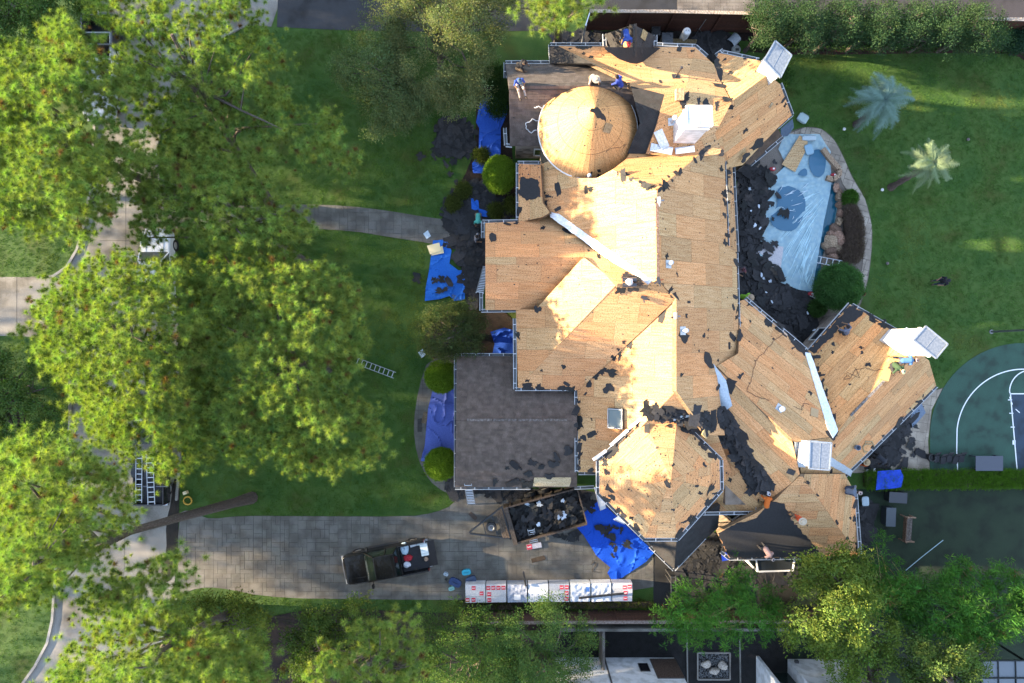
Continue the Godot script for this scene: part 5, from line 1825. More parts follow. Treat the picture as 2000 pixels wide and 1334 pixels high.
func neighbours() -> void:
	# white house: its north wall faces the camera, the roof lies beyond the frame
	var t := thing("white_house", "white rendered house with brown door panel at the bottom edge", "house", at(1215, 1340))
	var a := at(1085, 1284)
	var b := at(1316, 1284)
	var mb := MB.new()
	mb.col = Color(0.8, 0.82, 0.84)
	mb.box(Vector3((a.x + b.x) * 0.5, 2.9, a.z + 5.0), Vector3(b.x - a.x, 5.8, 10.0))
	part(t, "wall", mb, M.stucco)
	var z := a.z
	for e in [[1250, 0.9, 1.9, 0.55, Color(0.012, 0.014, 0.016), "window_pane"], [1292, 0.3, 2.8, 1.6, Color(0.12, 0.085, 0.07), "door_panel"]]:
		var x := at(e[0], 1284).x
		mb = MB.new()
		mb.col = Color(0.05, 0.05, 0.05)
		mb.box(Vector3(x, (e[1] + e[2]) * 0.5, z - 0.01), Vector3(e[3] + 0.08, e[2] - e[1] + 0.08, 0.05))
		var f := part(t, "frame", mb, M.paint)
		mb = MB.new()
		mb.col = e[4]
		if e[5] == "door_panel":
			for k in 12: mb.box(Vector3(x - e[3] * 0.5 + e[3] * (k + 0.5) / 12, (e[1] + e[2]) * 0.5, z - 0.045), Vector3(e[3] / 12 - 0.012, e[2] - e[1], 0.04))
		else: mb.box(Vector3(x, (e[1] + e[2]) * 0.5, z - 0.04), Vector3(e[3], e[2] - e[1], 0.02))
		part(f, e[5], mb, M.wood if e[5] == "door_panel" else M.gloss)
	mb = MB.new()
	mb.col = Color(0.08, 0.08, 0.08)
	mb.box(Vector3(at(1180, 1284).x, 2.9, z - 0.02), Vector3(0.1, 5.8, 0.06))
	part(t, "downpipe", mb, M.paint)
	mb = MB.new()
	mb.col = Color(0.7, 0.71, 0.72)
	mb.box(Vector3((a.x + b.x) * 0.5, 5.85, a.z + 5.0), Vector3(b.x - a.x + 0.1, 0.12, 10.1))
	part(t, "parapet", mb, M.stucco)
	# second white building to the right
	t = thing("white_annex", "white rendered annex with a dark window strip at the bottom right", "house", at(1560, 1340))
	a = at(1476, 1284)
	b = at(1640, 1284)
	mb = MB.new()
	mb.col = Color(0.8, 0.82, 0.84)
	mb.box(Vector3(b.x - 1.6, 2.3, a.z + 5.0), Vector3(3.6, 4.6, 9.8))
	mb.box(Vector3(a.x + 0.12, 2.2, a.z + 3.0), Vector3(0.2, 4.4, 6.2))
	part(t, "wall", mb, M.stucco)
	mb = MB.new()
	mb.col = Color(0.02, 0.035, 0.03)
	mb.box(Vector3((a.x + b.x) * 0.5 - 0.9, 1.6, a.z + 1.0), Vector3(1.7, 3.0, 0.06))
	part(t, "window_pane", mb, M.gloss)
	mb = MB.new()
	mb.col = Color(0.05, 0.05, 0.055)
	mb.box(Vector3(at(1525, 0).x + 0.7, 0.8, a.z - 0.1), Vector3(0.22, 0.22, 0.16))
	part(t, "wall_lamp", mb, M.paint)
	t = thing("glass_roof", "grey panelled roof with dark bars at the bottom right corner", "roof", at(1960, 1330))
	for i in 3:
		for j in 2:
			mb = MB.new()
			mb.col = Color(0.12, 0.14, 0.16)
			mb.slab(flipz(flat([[1916 + i * 34, 1292 + j * 34], [1948 + i * 34, 1292 + j * 34], [1949 + i * 34, 1324 + j * 34], [1917 + i * 34, 1324 + j * 34]], 3.0)), Vector3.ZERO, Vector3.RIGHT, Vector3.FORWARD, Vector3.UP, 3.0, 2.95)
			part(t, "panel", mb, M.paint)
	mb = MB.new()
	mb.col = Color(0.015, 0.016, 0.018)
	for i in 4: mb.bar(at(1915 + i * 34, 1288, 3.02), at(1917 + i * 34, 1362, 3.02), 0.06, 0.08)
	for j in 3: mb.bar(at(1914, 1290 + j * 34, 3.03), at(2020, 1290 + j * 34, 3.03), 0.06, 0.08)
	for i in 2: mb.bar(Vector3(at(1917 + i * 90, 0, 2.9).x, 0, at(0, 1294, 2.9).z), at(1917 + i * 90, 1294, 2.9), 0.1, 0.1)
	part(t, "bar_frame", mb, M.metal)
	# raked gravel square with three white stones
	t = thing("gravel_square", "square stone frame filled with dark gravel in the neighbouring garden", "garden bed", at(1393, 1300))
	for e in [[[1362, 1274], [1425, 1274]], [[1425, 1274], [1425, 1326]], [[1425, 1326], [1362, 1326]], [[1362, 1326], [1362, 1274]]]:
		mb = MB.new()
		mb.col = Color(0.3, 0.29, 0.27)
		mb.bar(at(e[0][0], e[0][1]) + Vector3(0, 0.06, 0), at(e[1][0], e[1][1]) + Vector3(0, 0.06, 0), 0.09, 0.12)
		part(t, "edge_stone", mb, M.concrete)
	mb = MB.new()
	mb.col = Color(0.09, 0.095, 0.1)
	for i in 700:
		var p := at(rng.randf_range(1365, 1422), rng.randf_range(1277, 1323)) + Vector3(0, 0.03, 0)
		mb.col = tone(Color(0.12, 0.125, 0.13), rng.randf_range(0.5, 1.5))
		mb.box(p, Vector3(0.05, 0.04, 0.05), spin())
	var go := part(t, "gravel", mb, M.matte)
	go.set_meta("kind", "stuff")
	var wl := ["upper left white stone on the gravel square", "lower white stone on the gravel square", "upper right white stone on the gravel square"]
	var ws := [[1378, 1296], [1394, 1308], [1410, 1296]]
	for i in 3:
		mb = MB.new()
		mb.col = Color(0.6, 0.6, 0.58)
		var p := at(ws[i][0], ws[i][1])
		rock(mb, p + Vector3(0, 0.2, 0), Vector3(0.36, 0.28, 0.3), 3.1 * i + 2.0, 9)
		single("white_stone", mb, M.rock, p, wl[i], "stone", "white stones on the gravel square")
	for x in [1341, 1444]:
		mb = MB.new()
		mb.col = Color(0.22, 0.22, 0.21)
		mb.bar(at(x, 1236) + Vector3(0, 0.05, 0), at(x + 2, 1380) + Vector3(0, 0.05, 0), 0.09, 0.12)
		struct("garden_edging", mb, M.concrete)
	# bay with a white-framed glass top against the back of the house
	t = thing("glass_bay", "white-framed dark glass bay under the black shingle eave", "bay", at(1512, 1090))
	var q := [at(1476, 1090, 2.4), at(1552, 1090, 2.4), at(1548, 1114, 2.4), at(1480, 1116, 2.4)]
	mb = MB.new()
	mb.col = Color(0.02, 0.025, 0.03)
	mb.quad(q[3], q[2], q[1], q[0])
	part(t, "glass_top", mb, M.gloss)
	mb = MB.new()
	mb.col = Color(0.68, 0.68, 0.68)
	for i in 4:
		mb.bar(q[i] + Vector3(0, 0.02, 0), q[(i + 1) % 4] + Vector3(0, 0.02, 0), 0.09, 0.08)
		mb.bar(Vector3(q[i].x, 0.02, q[i].z), q[i], 0.08, 0.08)
	part(t, "frame", mb, M.paint)
	mb = MB.new()
	mb.col = Color(0.35, 0.38, 0.37)
	mb.quad(Vector3(q[0].x - 0.5, 0.02, q[0].z), Vector3(q[3].x, 0.02, q[3].z), q[3], q[0] + Vector3(-0.5, 0, 0))
	mb.quad(Vector3(q[3].x, 0.02, q[3].z), Vector3(q[2].x, 0.02, q[2].z), q[2], q[3])
	part(t, "side_panel", mb, M.paint)


# ---------------------------------------------------------------- vehicles

func section(x: float, w: float, y0: float, y1: float, r := 0.12) -> Array:
	# a closed loop round a body at station x, corners rounded
	var row := []
	for c in [[1, 1], [-1, 1], [-1, -1], [1, -1]]:
		for k in 4:
			var q: float = {"11": 0.0, "-11": PI / 2, "-1-1": PI, "1-1": PI * 1.5}["%d%d" % [c[0], c[1]]] + PI / 2 * k / 3.0
			row.append(Vector3(x, (y1 - r if c[1] > 0 else y0 + r) + r * sin(q), (w - r) * c[0] + r * cos(q)))
	return row


func wheel(t: Node3D, x: float, z: float, r := 0.4, w := 0.27) -> void:
	var b := Basis(Vector3.RIGHT, PI / 2)
	var mb := MB.new()
	mb.col = Color(0.02, 0.02, 0.021)
	mb.lathe(Vector3(x, r, z - w * 0.5), [[r * 0.62, 0.0], [r * 0.94, 0.0], [r, 0.04], [r, w - 0.04], [r * 0.94, w], [r * 0.62, w]], 20, b)
	var ty := part(t, "wheel", mb, M.rubber, true)
	mb = MB.new()
	mb.col = Color(0.5, 0.5, 0.5)
	mb.lathe(Vector3(x, r, z - w * 0.5 + 0.02), [[0.0, 0.0], [r * 0.62, 0.02], [r * 0.62, w - 0.05], [0, w - 0.04]], 14, b)
	part(ty, "rim", mb, M.metal, true)


# a crew-cab pickup, nose towards -x
func pickup(label: String, p: Array, turn: float, paint: Color, gate_down: bool, called := "pickup_truck") -> Node3D:
	var o := at(p[0], p[1], 0.02)
	var t := thing(called, label, "pickup", o, "", turn)
	var mb := MB.new()
	mb.col = paint
	var rows := []
	for s in [[-2.9, 0.78, 0.5, 0.92], [-2.86, 0.86, 0.45, 1.04], [-2.7, 0.93, 0.42, 1.1], [-2.3, 0.97, 0.4, 1.14], [-1.75, 0.98, 0.4, 1.18], [-1.35, 0.99, 0.4, 1.2], [-0.6, 0.99, 0.4, 1.2], [0.3, 0.99, 0.4, 1.2], [0.72, 0.99, 0.4, 1.2]]:
		rows.append(section(s[0], s[1], s[2], s[3]))
	mb.skin(rows)
	mb.fan(rows[0], true)
	mb.fan(rows[8])
	# hood crease
	for z in [-0.55, 0.55]: mb.tube([Vector3(-2.6, 1.09, z * 0.9), Vector3(-2.0, 1.165, z), Vector3(-1.45, 1.2, z)], [0.02, 0.035, 0.02], 6)
	part(t, "body", mb, M.gloss, true)
	mb = MB.new()
	mb.col = paint
	rows = []
	for s in [[-0.78, 0.66, 1.8, 1.84], [-0.7, 0.72, 1.79, 1.89], [-0.3, 0.75, 1.79, 1.93], [0.3, 0.75, 1.79, 1.92], [0.55, 0.72, 1.78, 1.87]]:
		rows.append(section(s[0], s[1], s[2], s[3], 0.02 if s[3] - s[2] < 0.06 else 0.045))
	mb.skin(rows)
	mb.fan(rows[0], true)
	mb.fan(rows[4])
	for z in [-1.0, 1.0]:
		for e in [[-1.42, -0.75], [-0.02, -0.02], [0.7, 0.52]]:
			mb.tube([Vector3(e[0], 1.18, z * 0.93), Vector3(e[1], 1.82, z * 0.7)], [0.045, 0.04], 6)
	part(t, "cab_roof", mb, M.gloss, true)
	mb = MB.new()
	mb.col = Color(0.02, 0.03, 0.028)
	mb.quad(Vector3(-1.45, 1.19, 0.88), Vector3(-1.45, 1.19, -0.88), Vector3(-0.76, 1.82, -0.68), Vector3(-0.76, 1.82, 0.68))
	part(t, "windscreen", mb, M.glass, true)
	mb = MB.new()
	mb.quad(Vector3(0.7, 1.19, -0.9), Vector3(0.7, 1.19, 0.9), Vector3(0.54, 1.8, 0.68), Vector3(0.54, 1.8, -0.68))
	part(t, "rear_window", mb, M.glass, true)
	for z in [-1.0, 1.0]:
		mb = MB.new()
		mb.quad(Vector3(-1.4, 1.19, z * 0.94), Vector3(0.68, 1.19, z * 0.94), Vector3(0.52, 1.81, z * 0.72), Vector3(-0.74, 1.81, z * 0.72))
		part(t, "side_window", mb, M.glass, true)
		mb = MB.new()
		mb.col = tone(paint, 0.8) + Color(0.01, 0.01, 0.01)
		mb.tube([Vector3(-1.15, 1.22, z * 0.95), Vector3(-1.15, 1.3, z * 1.12)], [0.04, 0.03], 6)
		mb.box(Vector3(-1.16, 1.36, z * 1.2), Vector3(0.12, 0.26, 0.22))
		part(t, "mirror", mb, M.gloss, true)
		mb = MB.new()
		mb.col = Color(0.75, 0.75, 0.72)
		mb.box(Vector3(-2.84, 0.86, z * 0.7), Vector3(0.14, 0.2, 0.3))
		part(t, "headlight", mb, M.gloss, true)
		mb = MB.new()
		mb.col = Color(0.35, 0.02, 0.02)
		mb.box(Vector3(2.4, 1.0, z * 0.93), Vector3(0.08, 0.34, 0.12))
		part(t, "tail_light", mb, M.gloss, true)
		# running board and interior seats seen through the glass
		mb = MB.new()
		mb.col = Color(0.03, 0.03, 0.03)
		mb.box(Vector3(-0.3, 0.42, z * 1.0), Vector3(2.0, 0.06, 0.16))
		part(t, "running_board", mb, M.paint, true)
		mb = MB.new()
		mb.col = Color(0.1, 0.09, 0.08)
		mb.box(Vector3(-0.55, 1.25, z * 0.4), Vector3(0.5, 0.12, 0.5))
		mb.box(Vector3(-0.3, 1.45, z * 0.4), Vector3(0.12, 0.5, 0.48))
		part(t, "seat", mb, M.cloth, true)
	# open bed
	mb = MB.new()
	mb.col = Color(0.022, 0.023, 0.025)
	mb.box(Vector3(1.58, 0.72, 0), Vector3(1.7, 0.06, 1.72))
	for k in 9: mb.box(Vector3(1.58, 0.757, -0.72 + k * 0.18), Vector3(1.66, 0.02, 0.05))
	var bed := part(t, "bed_liner", mb, M.rubber, true)
	mb = MB.new()
	mb.col = paint
	for z in [-0.93, 0.93]:
		mb.box(Vector3(1.57, 0.82, z), Vector3(1.72, 0.78, 0.12))
		mb.tube([Vector3(0.72, 1.22, z), Vector3(2.42, 1.22, z)], [0.06, 0.06], 8)
	mb.box(Vector3(0.76, 0.95, 0), Vector3(0.07, 0.5, 1.75))
	part(t, "bed_side", mb, M.gloss, true)
	mb = MB.new()
	mb.col = tone(paint, 0.8)
	if gate_down: mb.box(Vector3(2.72, 0.72, 0), Vector3(0.56, 0.07, 1.6))
	else: mb.box(Vector3(2.43, 0.95, 0), Vector3(0.07, 0.5, 1.72))
	part(t, "tailgate", mb, M.paint, true)
	mb = MB.new()
	mb.col = Color(0.4, 0.41, 0.42)
	mb.box(Vector3(-2.95, 0.56, 0), Vector3(0.14, 0.2, 1.75))
	mb.box(Vector3(2.52, 0.5, 0), Vector3(0.16, 0.16, 1.8))
	part(t, "bumper", mb, M.metal, true)
	mb = MB.new()
	mb.col = Color(0.25, 0.25, 0.26)
	for k in 4: mb.box(Vector3(-2.93, 0.74 + k * 0.07, 0), Vector3(0.05, 0.035, 1.1))
	part(t, "grille", mb, M.metal, true)
	for x in [-1.95, 1.55]:
		for z in [-0.86, 0.86]: wheel(t, x, z)
	return t


func vehicles() -> void:
	pickup("black pickup with its tailgate down, parked on the stamped driveway", [765, 1089], 0.19, Color(0.011, 0.009, 0.008), true)
	bed_goods()
	pickup("silver-white pickup under the pines at the upper left", [209, 152], PI / 2, Color(0.5, 0.52, 0.55), false)
	pickup("white pickup on the street, its teal windscreen showing between pine boughs", [320, 540], -PI / 2, Color(0.66, 0.68, 0.7), false)
	pickup("dark pickup carrying ladders, half under the pines by the driveway mouth", [309, 905], -PI / 2, Color(0.02, 0.022, 0.025), false)
	for e in [[[296, 985, 2.05], [292, 880, 2.05], 0.42, "long extension ladder on the rack of the dark pickup"], [[271, 982, 2.0], [272, 890, 2.0], 0.38, "second ladder at the left of the dark pickup's rack"]]:
		ladder("rack_ladder", e[0], e[1], e[2], e[3])
	var rk := thing("ladder_rack", "steel ladder rack standing over the dark pickup's bed", "rack", at(300, 930))
	for y in [905, 950]:
		var mb := MB.new()
		mb.col = Color(0.1, 0.1, 0.11)
		var a := at(268, y, 1.95)
		var b := at(328, y, 1.95)
		mb.bar(a, b, 0.06, 0.06)
		mb.bar(Vector3(b.x - 0.1, 1.15, b.z), b + Vector3(-0.1, 0, 0), 0.05, 0.05)
		mb.bar(Vector3(a.x + 0.35, 1.15, a.z), a + Vector3(0.35, 0, 0), 0.05, 0.05)
		part(rk, "hoop", mb, M.metal)
	# open box trailer in the upper left
	var t := thing("box_trailer", "dark open-topped box trailer parked behind the silver-white pickup", "trailer", at(216, 78))
	var c := at(216, 78)
	var mb := MB.new()
	mb.col = Color(0.02, 0.021, 0.025)
	mb.box(c + Vector3(0, 0.55, 0), Vector3(1.9, 0.1, 1.9))
	part(t, "floor", mb, M.paint)
	for e in [[0, -0.95, 1.95, 0.07], [0, 0.95, 1.95, 0.07], [-0.95, 0, 0.07, 1.9], [0.95, 0, 0.07, 1.9]]:
		mb = MB.new()
		mb.col = Color(0.025, 0.027, 0.033)
		mb.box(c + Vector3(e[0], 1.05, e[1]), Vector3(e[2], 0.95, e[3]))
		mb.col = Color(0.09, 0.095, 0.11)
		mb.box(c + Vector3(e[0], 1.55, e[1]), Vector3(e[2] + 0.03, 0.06, e[3] + 0.03))
		part(t, "side_wall", mb, M.paint)
	mb = MB.new()
	mb.col = Color(0.03, 0.03, 0.03)
	mb.tube([c + Vector3(0, 0.5, 0.95), c + Vector3(0, 0.48, 1.6)], [0.05, 0.05], 8)
	part(t, "drawbar", mb, M.metal)
	for s in [-1.0, 1.0]:
		mb = MB.new()
		mb.col = Color(0.02, 0.02, 0.02)
		mb.lathe(c + Vector3(s * 1.06 - 0.1, 0.32, 0), [[0, 0], [0.3, 0], [0.32, 0.04], [0.32, 0.16], [0.3, 0.2], [0, 0.2]], 16, Basis(Vector3.BACK, -PI / 2))
		part(t, "wheel", mb, M.rubber)
	dump_trailer()
	pallets()


func bed_goods() -> void:
	# what lies in the black pickup's bed
	var B := func(px: float, py: float, s: Vector3, turn: float, col: Color, called: String, label: String, cat: String) -> void:
		var o := at(px, py, 0.85)
		var t := thing(called, label, cat, Vector3(o.x, 0.775, o.z), "goods in the pickup bed", turn)
		var mb := MB.new()
		mb.col = col
		mb.box(Vector3(0, s.y * 0.5, 0), s)
		part(t, "carton", mb, M.paint, true)
		mb = MB.new()
		mb.col = tone(col, 0.6)
		for k in 3: mb.box(Vector3(0, s.y + 0.004, s.z * (k - 1) * 0.3), Vector3(s.x * 0.9, 0.008, 0.02))
		part(t, "strap", mb, M.paint, true)
	B.call(829, 1073, Vector3(0.46, 0.2, 0.75), 0.19, Color(0.6, 0.66, 0.66), "wrapped_bundle", "white wrapped bundle by the tailgate of the black pickup", "bundle")
	B.call(822, 1060, Vector3(0.5, 0.18, 0.22), 0.22, Color(0.55, 0.62, 0.64), "wrapped_bundle", "thin white bundle across the bed corner of the black pickup", "bundle")
	B.call(807, 1063, Vector3(0.4, 0.16, 0.26), 0.3, Color(0.6, 0.62, 0.64), "paper_box", "pair of white boxes at the bed side of the black pickup", "box")
	for e in [[790, 1071, Color(0.45, 0.58, 0.66), Vector3(0.26, 0.12, 0.42), "pale blue plastic bag behind the cab of the black pickup"], [797, 1090, Color(0.42, 0.03, 0.04), Vector3(0.3, 0.16, 0.22), "red sack in the bed of the black pickup"], [795, 1103, Color(0.6, 0.62, 0.65), Vector3(0.24, 0.13, 0.2), "white plastic bag at the bed edge of the black pickup"], [832, 1092, Color(0.36, 0.25, 0.17), Vector3(0.14, 0.14, 0.14), "small tan sack at the rear of the black pickup bed"]]:
		var o := at(e[0], e[1], 0.9)
		var mb := MB.new()
		mb.col = e[2]
		rock(mb, Vector3(o.x, 0.78 + e[3].y * 0.8, o.z), e[3], e[0])
		single("goods_bag", mb, M.tarp, Vector3(o.x, 0.78, o.z), e[4], "bag", "goods in the pickup bed")


func dump_trailer() -> void:
	var o := at(918, 1036, 0.0)
	var turn := 0.268
	var t := thing("dump_trailer", "rusty dump trailer full of torn roofing, backed up to the garage eave", "trailer", o, "", turn)
	var x0 := 2.75
	var x1 := 7.4
	var w := 1.16
	var steel := Color(0.05, 0.042, 0.038)
	var mb := MB.new()
	mb.col = steel
	mb.box(Vector3((x0 + x1) * 0.5, 0.68, 0), Vector3(x1 - x0, 0.1, w * 2))
	part(t, "bed_floor", mb, M.wood, true)
	for z in [-w, w]:
		mb = MB.new()
		mb.col = steel
		mb.box(Vector3((x0 + x1) * 0.5, 1.15, z), Vector3(x1 - x0, 0.85, 0.06))
		mb.col = Color(0.07, 0.05, 0.036)
		mb.box(Vector3((x0 + x1) * 0.5, 1.6, z), Vector3(x1 - x0, 0.07, 0.1))
		for k in 7: mb.box(Vector3(x0 + 0.3 + k * 0.68, 1.12, z + signf(z) * 0.06), Vector3(0.07, 0.8, 0.06))
		part(t, "side_wall", mb, M.wood, true)
	mb = MB.new()
	mb.col = Color(0.06, 0.048, 0.04)
	mb.box(Vector3(x0, 1.2, 0), Vector3(0.26, 1.0, w * 2.1))
	part(t, "headboard", mb, M.wood, true)
	mb = MB.new()
	mb.col = Color(0.1, 0.075, 0.06)
	mb.box(Vector3(x1, 1.15, 0), Vector3(0.07, 0.85, w * 2))
	part(t, "tailgate", mb, M.wood, true)
	# A-frame drawbar with its plank deck and spare wheel
	mb = MB.new()
	mb.col = Color(0.035, 0.037, 0.042)
	for z in [-1.0, 1.0]: mb.bar(Vector3(0, 0.55, z * 0.04), Vector3(2.5, 0.55, z * 1.08), 0.09, 0.14)
	mb.bar(Vector3(2.45, 0.55, -1.1), Vector3(2.45, 0.55, 1.1), 0.1, 0.14)
	for e in [[1.0, 0.42], [1.7, 0.74]]: mb.bar(Vector3(e[0], 0.55, -e[1]), Vector3(e[0], 0.55, e[1]), 0.05, 0.06)
	part(t, "drawbar", mb, M.metal, true)
	mb = MB.new()
	mb.col = Color(0.16, 0.12, 0.09)
	for k in 3: mb.box(Vector3(2.05 + k * 0.15, 0.64, 0), Vector3(0.135, 0.04, 1.75 + k * 0.1))
	part(t, "step_plank", mb, M.wood, true)
	mb = MB.new()
	mb.col = Color(0.03, 0.03, 0.03)
	mb.lathe(Vector3(1.45, 0.62, 0.0), [[0.2, 0.0], [0.34, 0.0], [0.36, 0.05], [0.36, 0.16], [0.33, 0.2], [0.2, 0.2]], 22)
	var sp := part(t, "spare_wheel", mb, M.rubber, true)
	mb = MB.new()
	mb.col = Color(0.28, 0.28, 0.28)
	mb.lathe(Vector3(1.45, 0.63, 0.0), [[0.0, 0.05], [0.06, 0.14], [0.1, 0.08], [0.21, 0.15]], 18)
	part(sp, "rim", mb, M.metal, true)
	for x in [4.4, 5.3]:
		for z in [-1.32, 1.32]: wheel(t, x, z, 0.38, 0.24)
	# its load
	var ld := MB.new()
	ld.col = Color(0.026, 0.025, 0.026)
	patch(ld, PackedVector2Array([Vector2(x0 + 0.15, -w + 0.05), Vector2(x1 - 0.05, -w + 0.05), Vector2(x1 - 0.05, w - 0.05), Vector2(x0 + 0.15, w - 0.05)]), 0.16, func(x, z): return 1.15 + 0.4 * noise.get_noise_2d(x * 3, z * 3) + 0.25 * noise.get_noise_2d(x * 11, z * 11))
	var lo := part(t, "torn_roofing_load", ld, M.felt, true)
	lo.set_meta("kind", "stuff")
	for i in 46:
		var m := MeshInstance3D.new()
		var whitepiece := i % 9 == 0
		m.name = "loose_wrapper" if whitepiece else "loose_scrap"
		m.mesh = flakes[(i * 5) % 12 + (12 if whitepiece else 0)]
		var x := rng.randf_range(x0 + 0.3, x1 - 0.3)
		var z := rng.randf_range(-w + 0.25, w - 0.25)
		m.position = Vector3(x, 1.3 + 0.4 * noise.get_noise_2d(x * 3, z * 3) + rng.randf() * 0.08, z)
		m.rotation = Vector3(rng.randf_range(-0.4, 0.4), rng.randf() * TAU, rng.randf_range(-0.4, 0.4))
		m.scale = Vector3.ONE * rng.randf_range(0.7, 1.3) * (0.7 if whitepiece else 1.0)
		t.add_child(m, true)


# a flat red label with its white lettering, lying face up at local o
func red_label(parent: Node3D, o: Vector3, s: Vector2, turn: float) -> void:
	var mb := MB.new()
	mb.col = Color(0.6, 0.03, 0.05)
	mb.box(Vector3.ZERO, Vector3(s.x, 0.006, s.y))
	var l := part(parent, "red_label", mb, M.paint, true)
	l.position = o
	l.rotation.y = turn
	var tm := TextMesh.new()
	tm.text = "GAF"
	var f := SystemFont.new()
	f.font_names = PackedStringArray(["Droid Sans"])
	f.font_weight = 700
	tm.font = f
	tm.font_size = 32
	tm.pixel_size = s.x * 0.78 / 60.0
	tm.depth = 0.004
	var m := mat(0.5, Color(0.95, 0.95, 0.95))
	m.vertex_color_use_as_albedo = false
	if not M.has("ink"): M.ink = m
	tm.material = M.ink
	var q := MeshInstance3D.new()
	q.name = "lettering"
	q.mesh = tm
	q.rotation.x = -PI / 2
	q.position.y = 0.006
	l.add_child(q, true)


func pallets() -> void:
	var kinds := [
		["first shingle pallet from the left, white wrap with scattered red labels", Color(0.62, 0.6, 0.58), [[-0.1, -0.35], [0.4, 0.0], [-0.5, 0.4], [-0.12, 0.4]]],
		["second shingle pallet from the left, with a row of red labels along its top", Color(0.64, 0.6, 0.58), [[-0.5, -0.35], [-0.18, -0.35], [0.14, -0.35], [0.46, -0.35], [-0.45, 0.05], [-0.45, 0.42]]],
		["third shingle pallet from the left, grey-blue wrap with one white sheet on top", Color(0.3, 0.33, 0.38), []],
		["fourth shingle pallet from the left, plain white wrap", Color(0.62, 0.64, 0.67), []],
		["fifth shingle pallet from the left, grey print with red labels at its right side", Color(0.42, 0.44, 0.47), [[0.15, -0.35], [0.47, -0.35], [0.47, 0.02], [0.47, 0.38]]],
		["sixth shingle pallet from the left, loose white wrap with a blue patch", Color(0.66, 0.68, 0.68), []],
		["seventh shingle pallet from the left, under a crumpled clear wrap", Color(0.6, 0.62, 0.65), []],
		["last shingle pallet at the right, with red labels on its right side", Color(0.45, 0.46, 0.49), [[0.15, -0.3], [0.46, -0.35], [0.2, 0.05], [0.2, 0.4]]]]
	for i in 8:
		var o := at(929.0 + 40.6 * i, 1154.0 - i * 0.4, 0.4)
		var turn := rng.randf_range(-0.02, 0.02) + 0.01
		var t := thing("shingle_pallet", kinds[i][0], "pallet", Vector3(o.x, 0.035, o.z), "shingle pallets along the driveway edge", turn)
		var mb := MB.new()
		mb.col = Color(0.28, 0.2, 0.13)
		for k in 5: mb.box(Vector3(0, 0.11, -0.48 + k * 0.24), Vector3(1.24, 0.025, 0.12))
		for k in 3: mb.box(Vector3(-0.52 + k * 0.52, 0.05, 0), Vector3(0.1, 0.1, 1.1))
		part(t, "pallet_base", mb, M.wood, true)
		var col: Color = kinds[i][1]
		for lay in 7:
			for half in 3:
				mb = MB.new()
				mb.col = jit(col, 0.06)
				var y := 0.17 + lay * 0.105
				mb.box(Vector3(rng.randf_range(-0.012, 0.012), y, -0.39 + half * 0.39 + rng.randf_range(-0.008, 0.008)), Vector3(1.27, 0.09, 0.378))
				part(t, "shingle_bundle", mb, M.tarp, true)
		var top := 0.17 + 6 * 0.105 + 0.05
		for e in kinds[i][2]: red_label(t, Vector3(e[0], top, e[1]), Vector2(0.25, 0.25), 0.0)
		if i in [2, 5, 6]:
			mb = MB.new()
			mb.col = Color(0.6, 0.63, 0.68) if i != 2 else Color(0.4, 0.43, 0.5)
			patch(mb, PackedVector2Array([Vector2(-0.62, -0.5), Vector2(0.6, -0.58), Vector2(0.62, 0.55), Vector2(-0.6, 0.58)]), 0.09, func(x, z): return top + 0.03 + 0.04 * soft.get_noise_2d(x * 9 + i * 9, z * 9))
			part(t, "loose_wrap", mb, M.tarp, true)
		if i == 2:
			mb = MB.new()
			mb.col = Color(0.7, 0.71, 0.74)
			mb.box(Vector3(0, top + 0.1, 0.22), Vector3(0.42, 0.012, 0.34))
			part(t, "paper_sheet", mb, M.paint, true)
		if i == 5:
			mb = MB.new()
			mb.col = Color(0.06, 0.16, 0.42)
			mb.box(Vector3(0.46, top + 0.1, -0.24), Vector3(0.24, 0.012, 0.3))
			part(t, "blue_patch", mb, M.paint, true)
		if i in [3, 4]:
			mb = MB.new()
			mb.col = Color(0.14, 0.2, 0.34)
			for k in 6: mb.box(Vector3(-0.4 + (k % 3) * 0.4, top + 0.002, 0.4 if k > 2 else 0.1), Vector3(0.07, 0.004, 0.06))
			part(t, "printed_mark", mb, M.paint, true)
	for e in [[[1131, 1168, 1.15], [1219, 1159, 1.15], 0.07, "long black tube lying on the right-hand shingle pallets"], [[1022, 1117, 0.95], [1027, 1145, 1.05], 0.06, "short black tube sticking out above the fourth pallet"]]:
		var a := at(e[0][0], e[0][1], e[0][2])
		var b := at(e[1][0], e[1][1], e[1][2])
		var t := thing("black_tube", e[3], "tube", (a + b) * 0.5, "black tubes on the pallets")
		var mb := MB.new()
		mb.col = Color(0.012, 0.012, 0.014)
		mb.tube([a, b], [e[2], e[2]], 12)
		part(t, "pipe", mb, M.paint)
		mb = MB.new()
		mb.col = Color(0.04, 0.04, 0.045)
		var d := (b - a).normalized() * 0.05
		mb.tube([a - d * 0.2, a + d], [e[2] * 1.1, e[2] * 1.1], 12)
		mb.tube([b - d, b + d * 0.2], [e[2] * 1.1, e[2] * 1.1], 12)
		part(t, "end_cap", mb, M.paint)


# ---------------------------------------------------------------- loose things

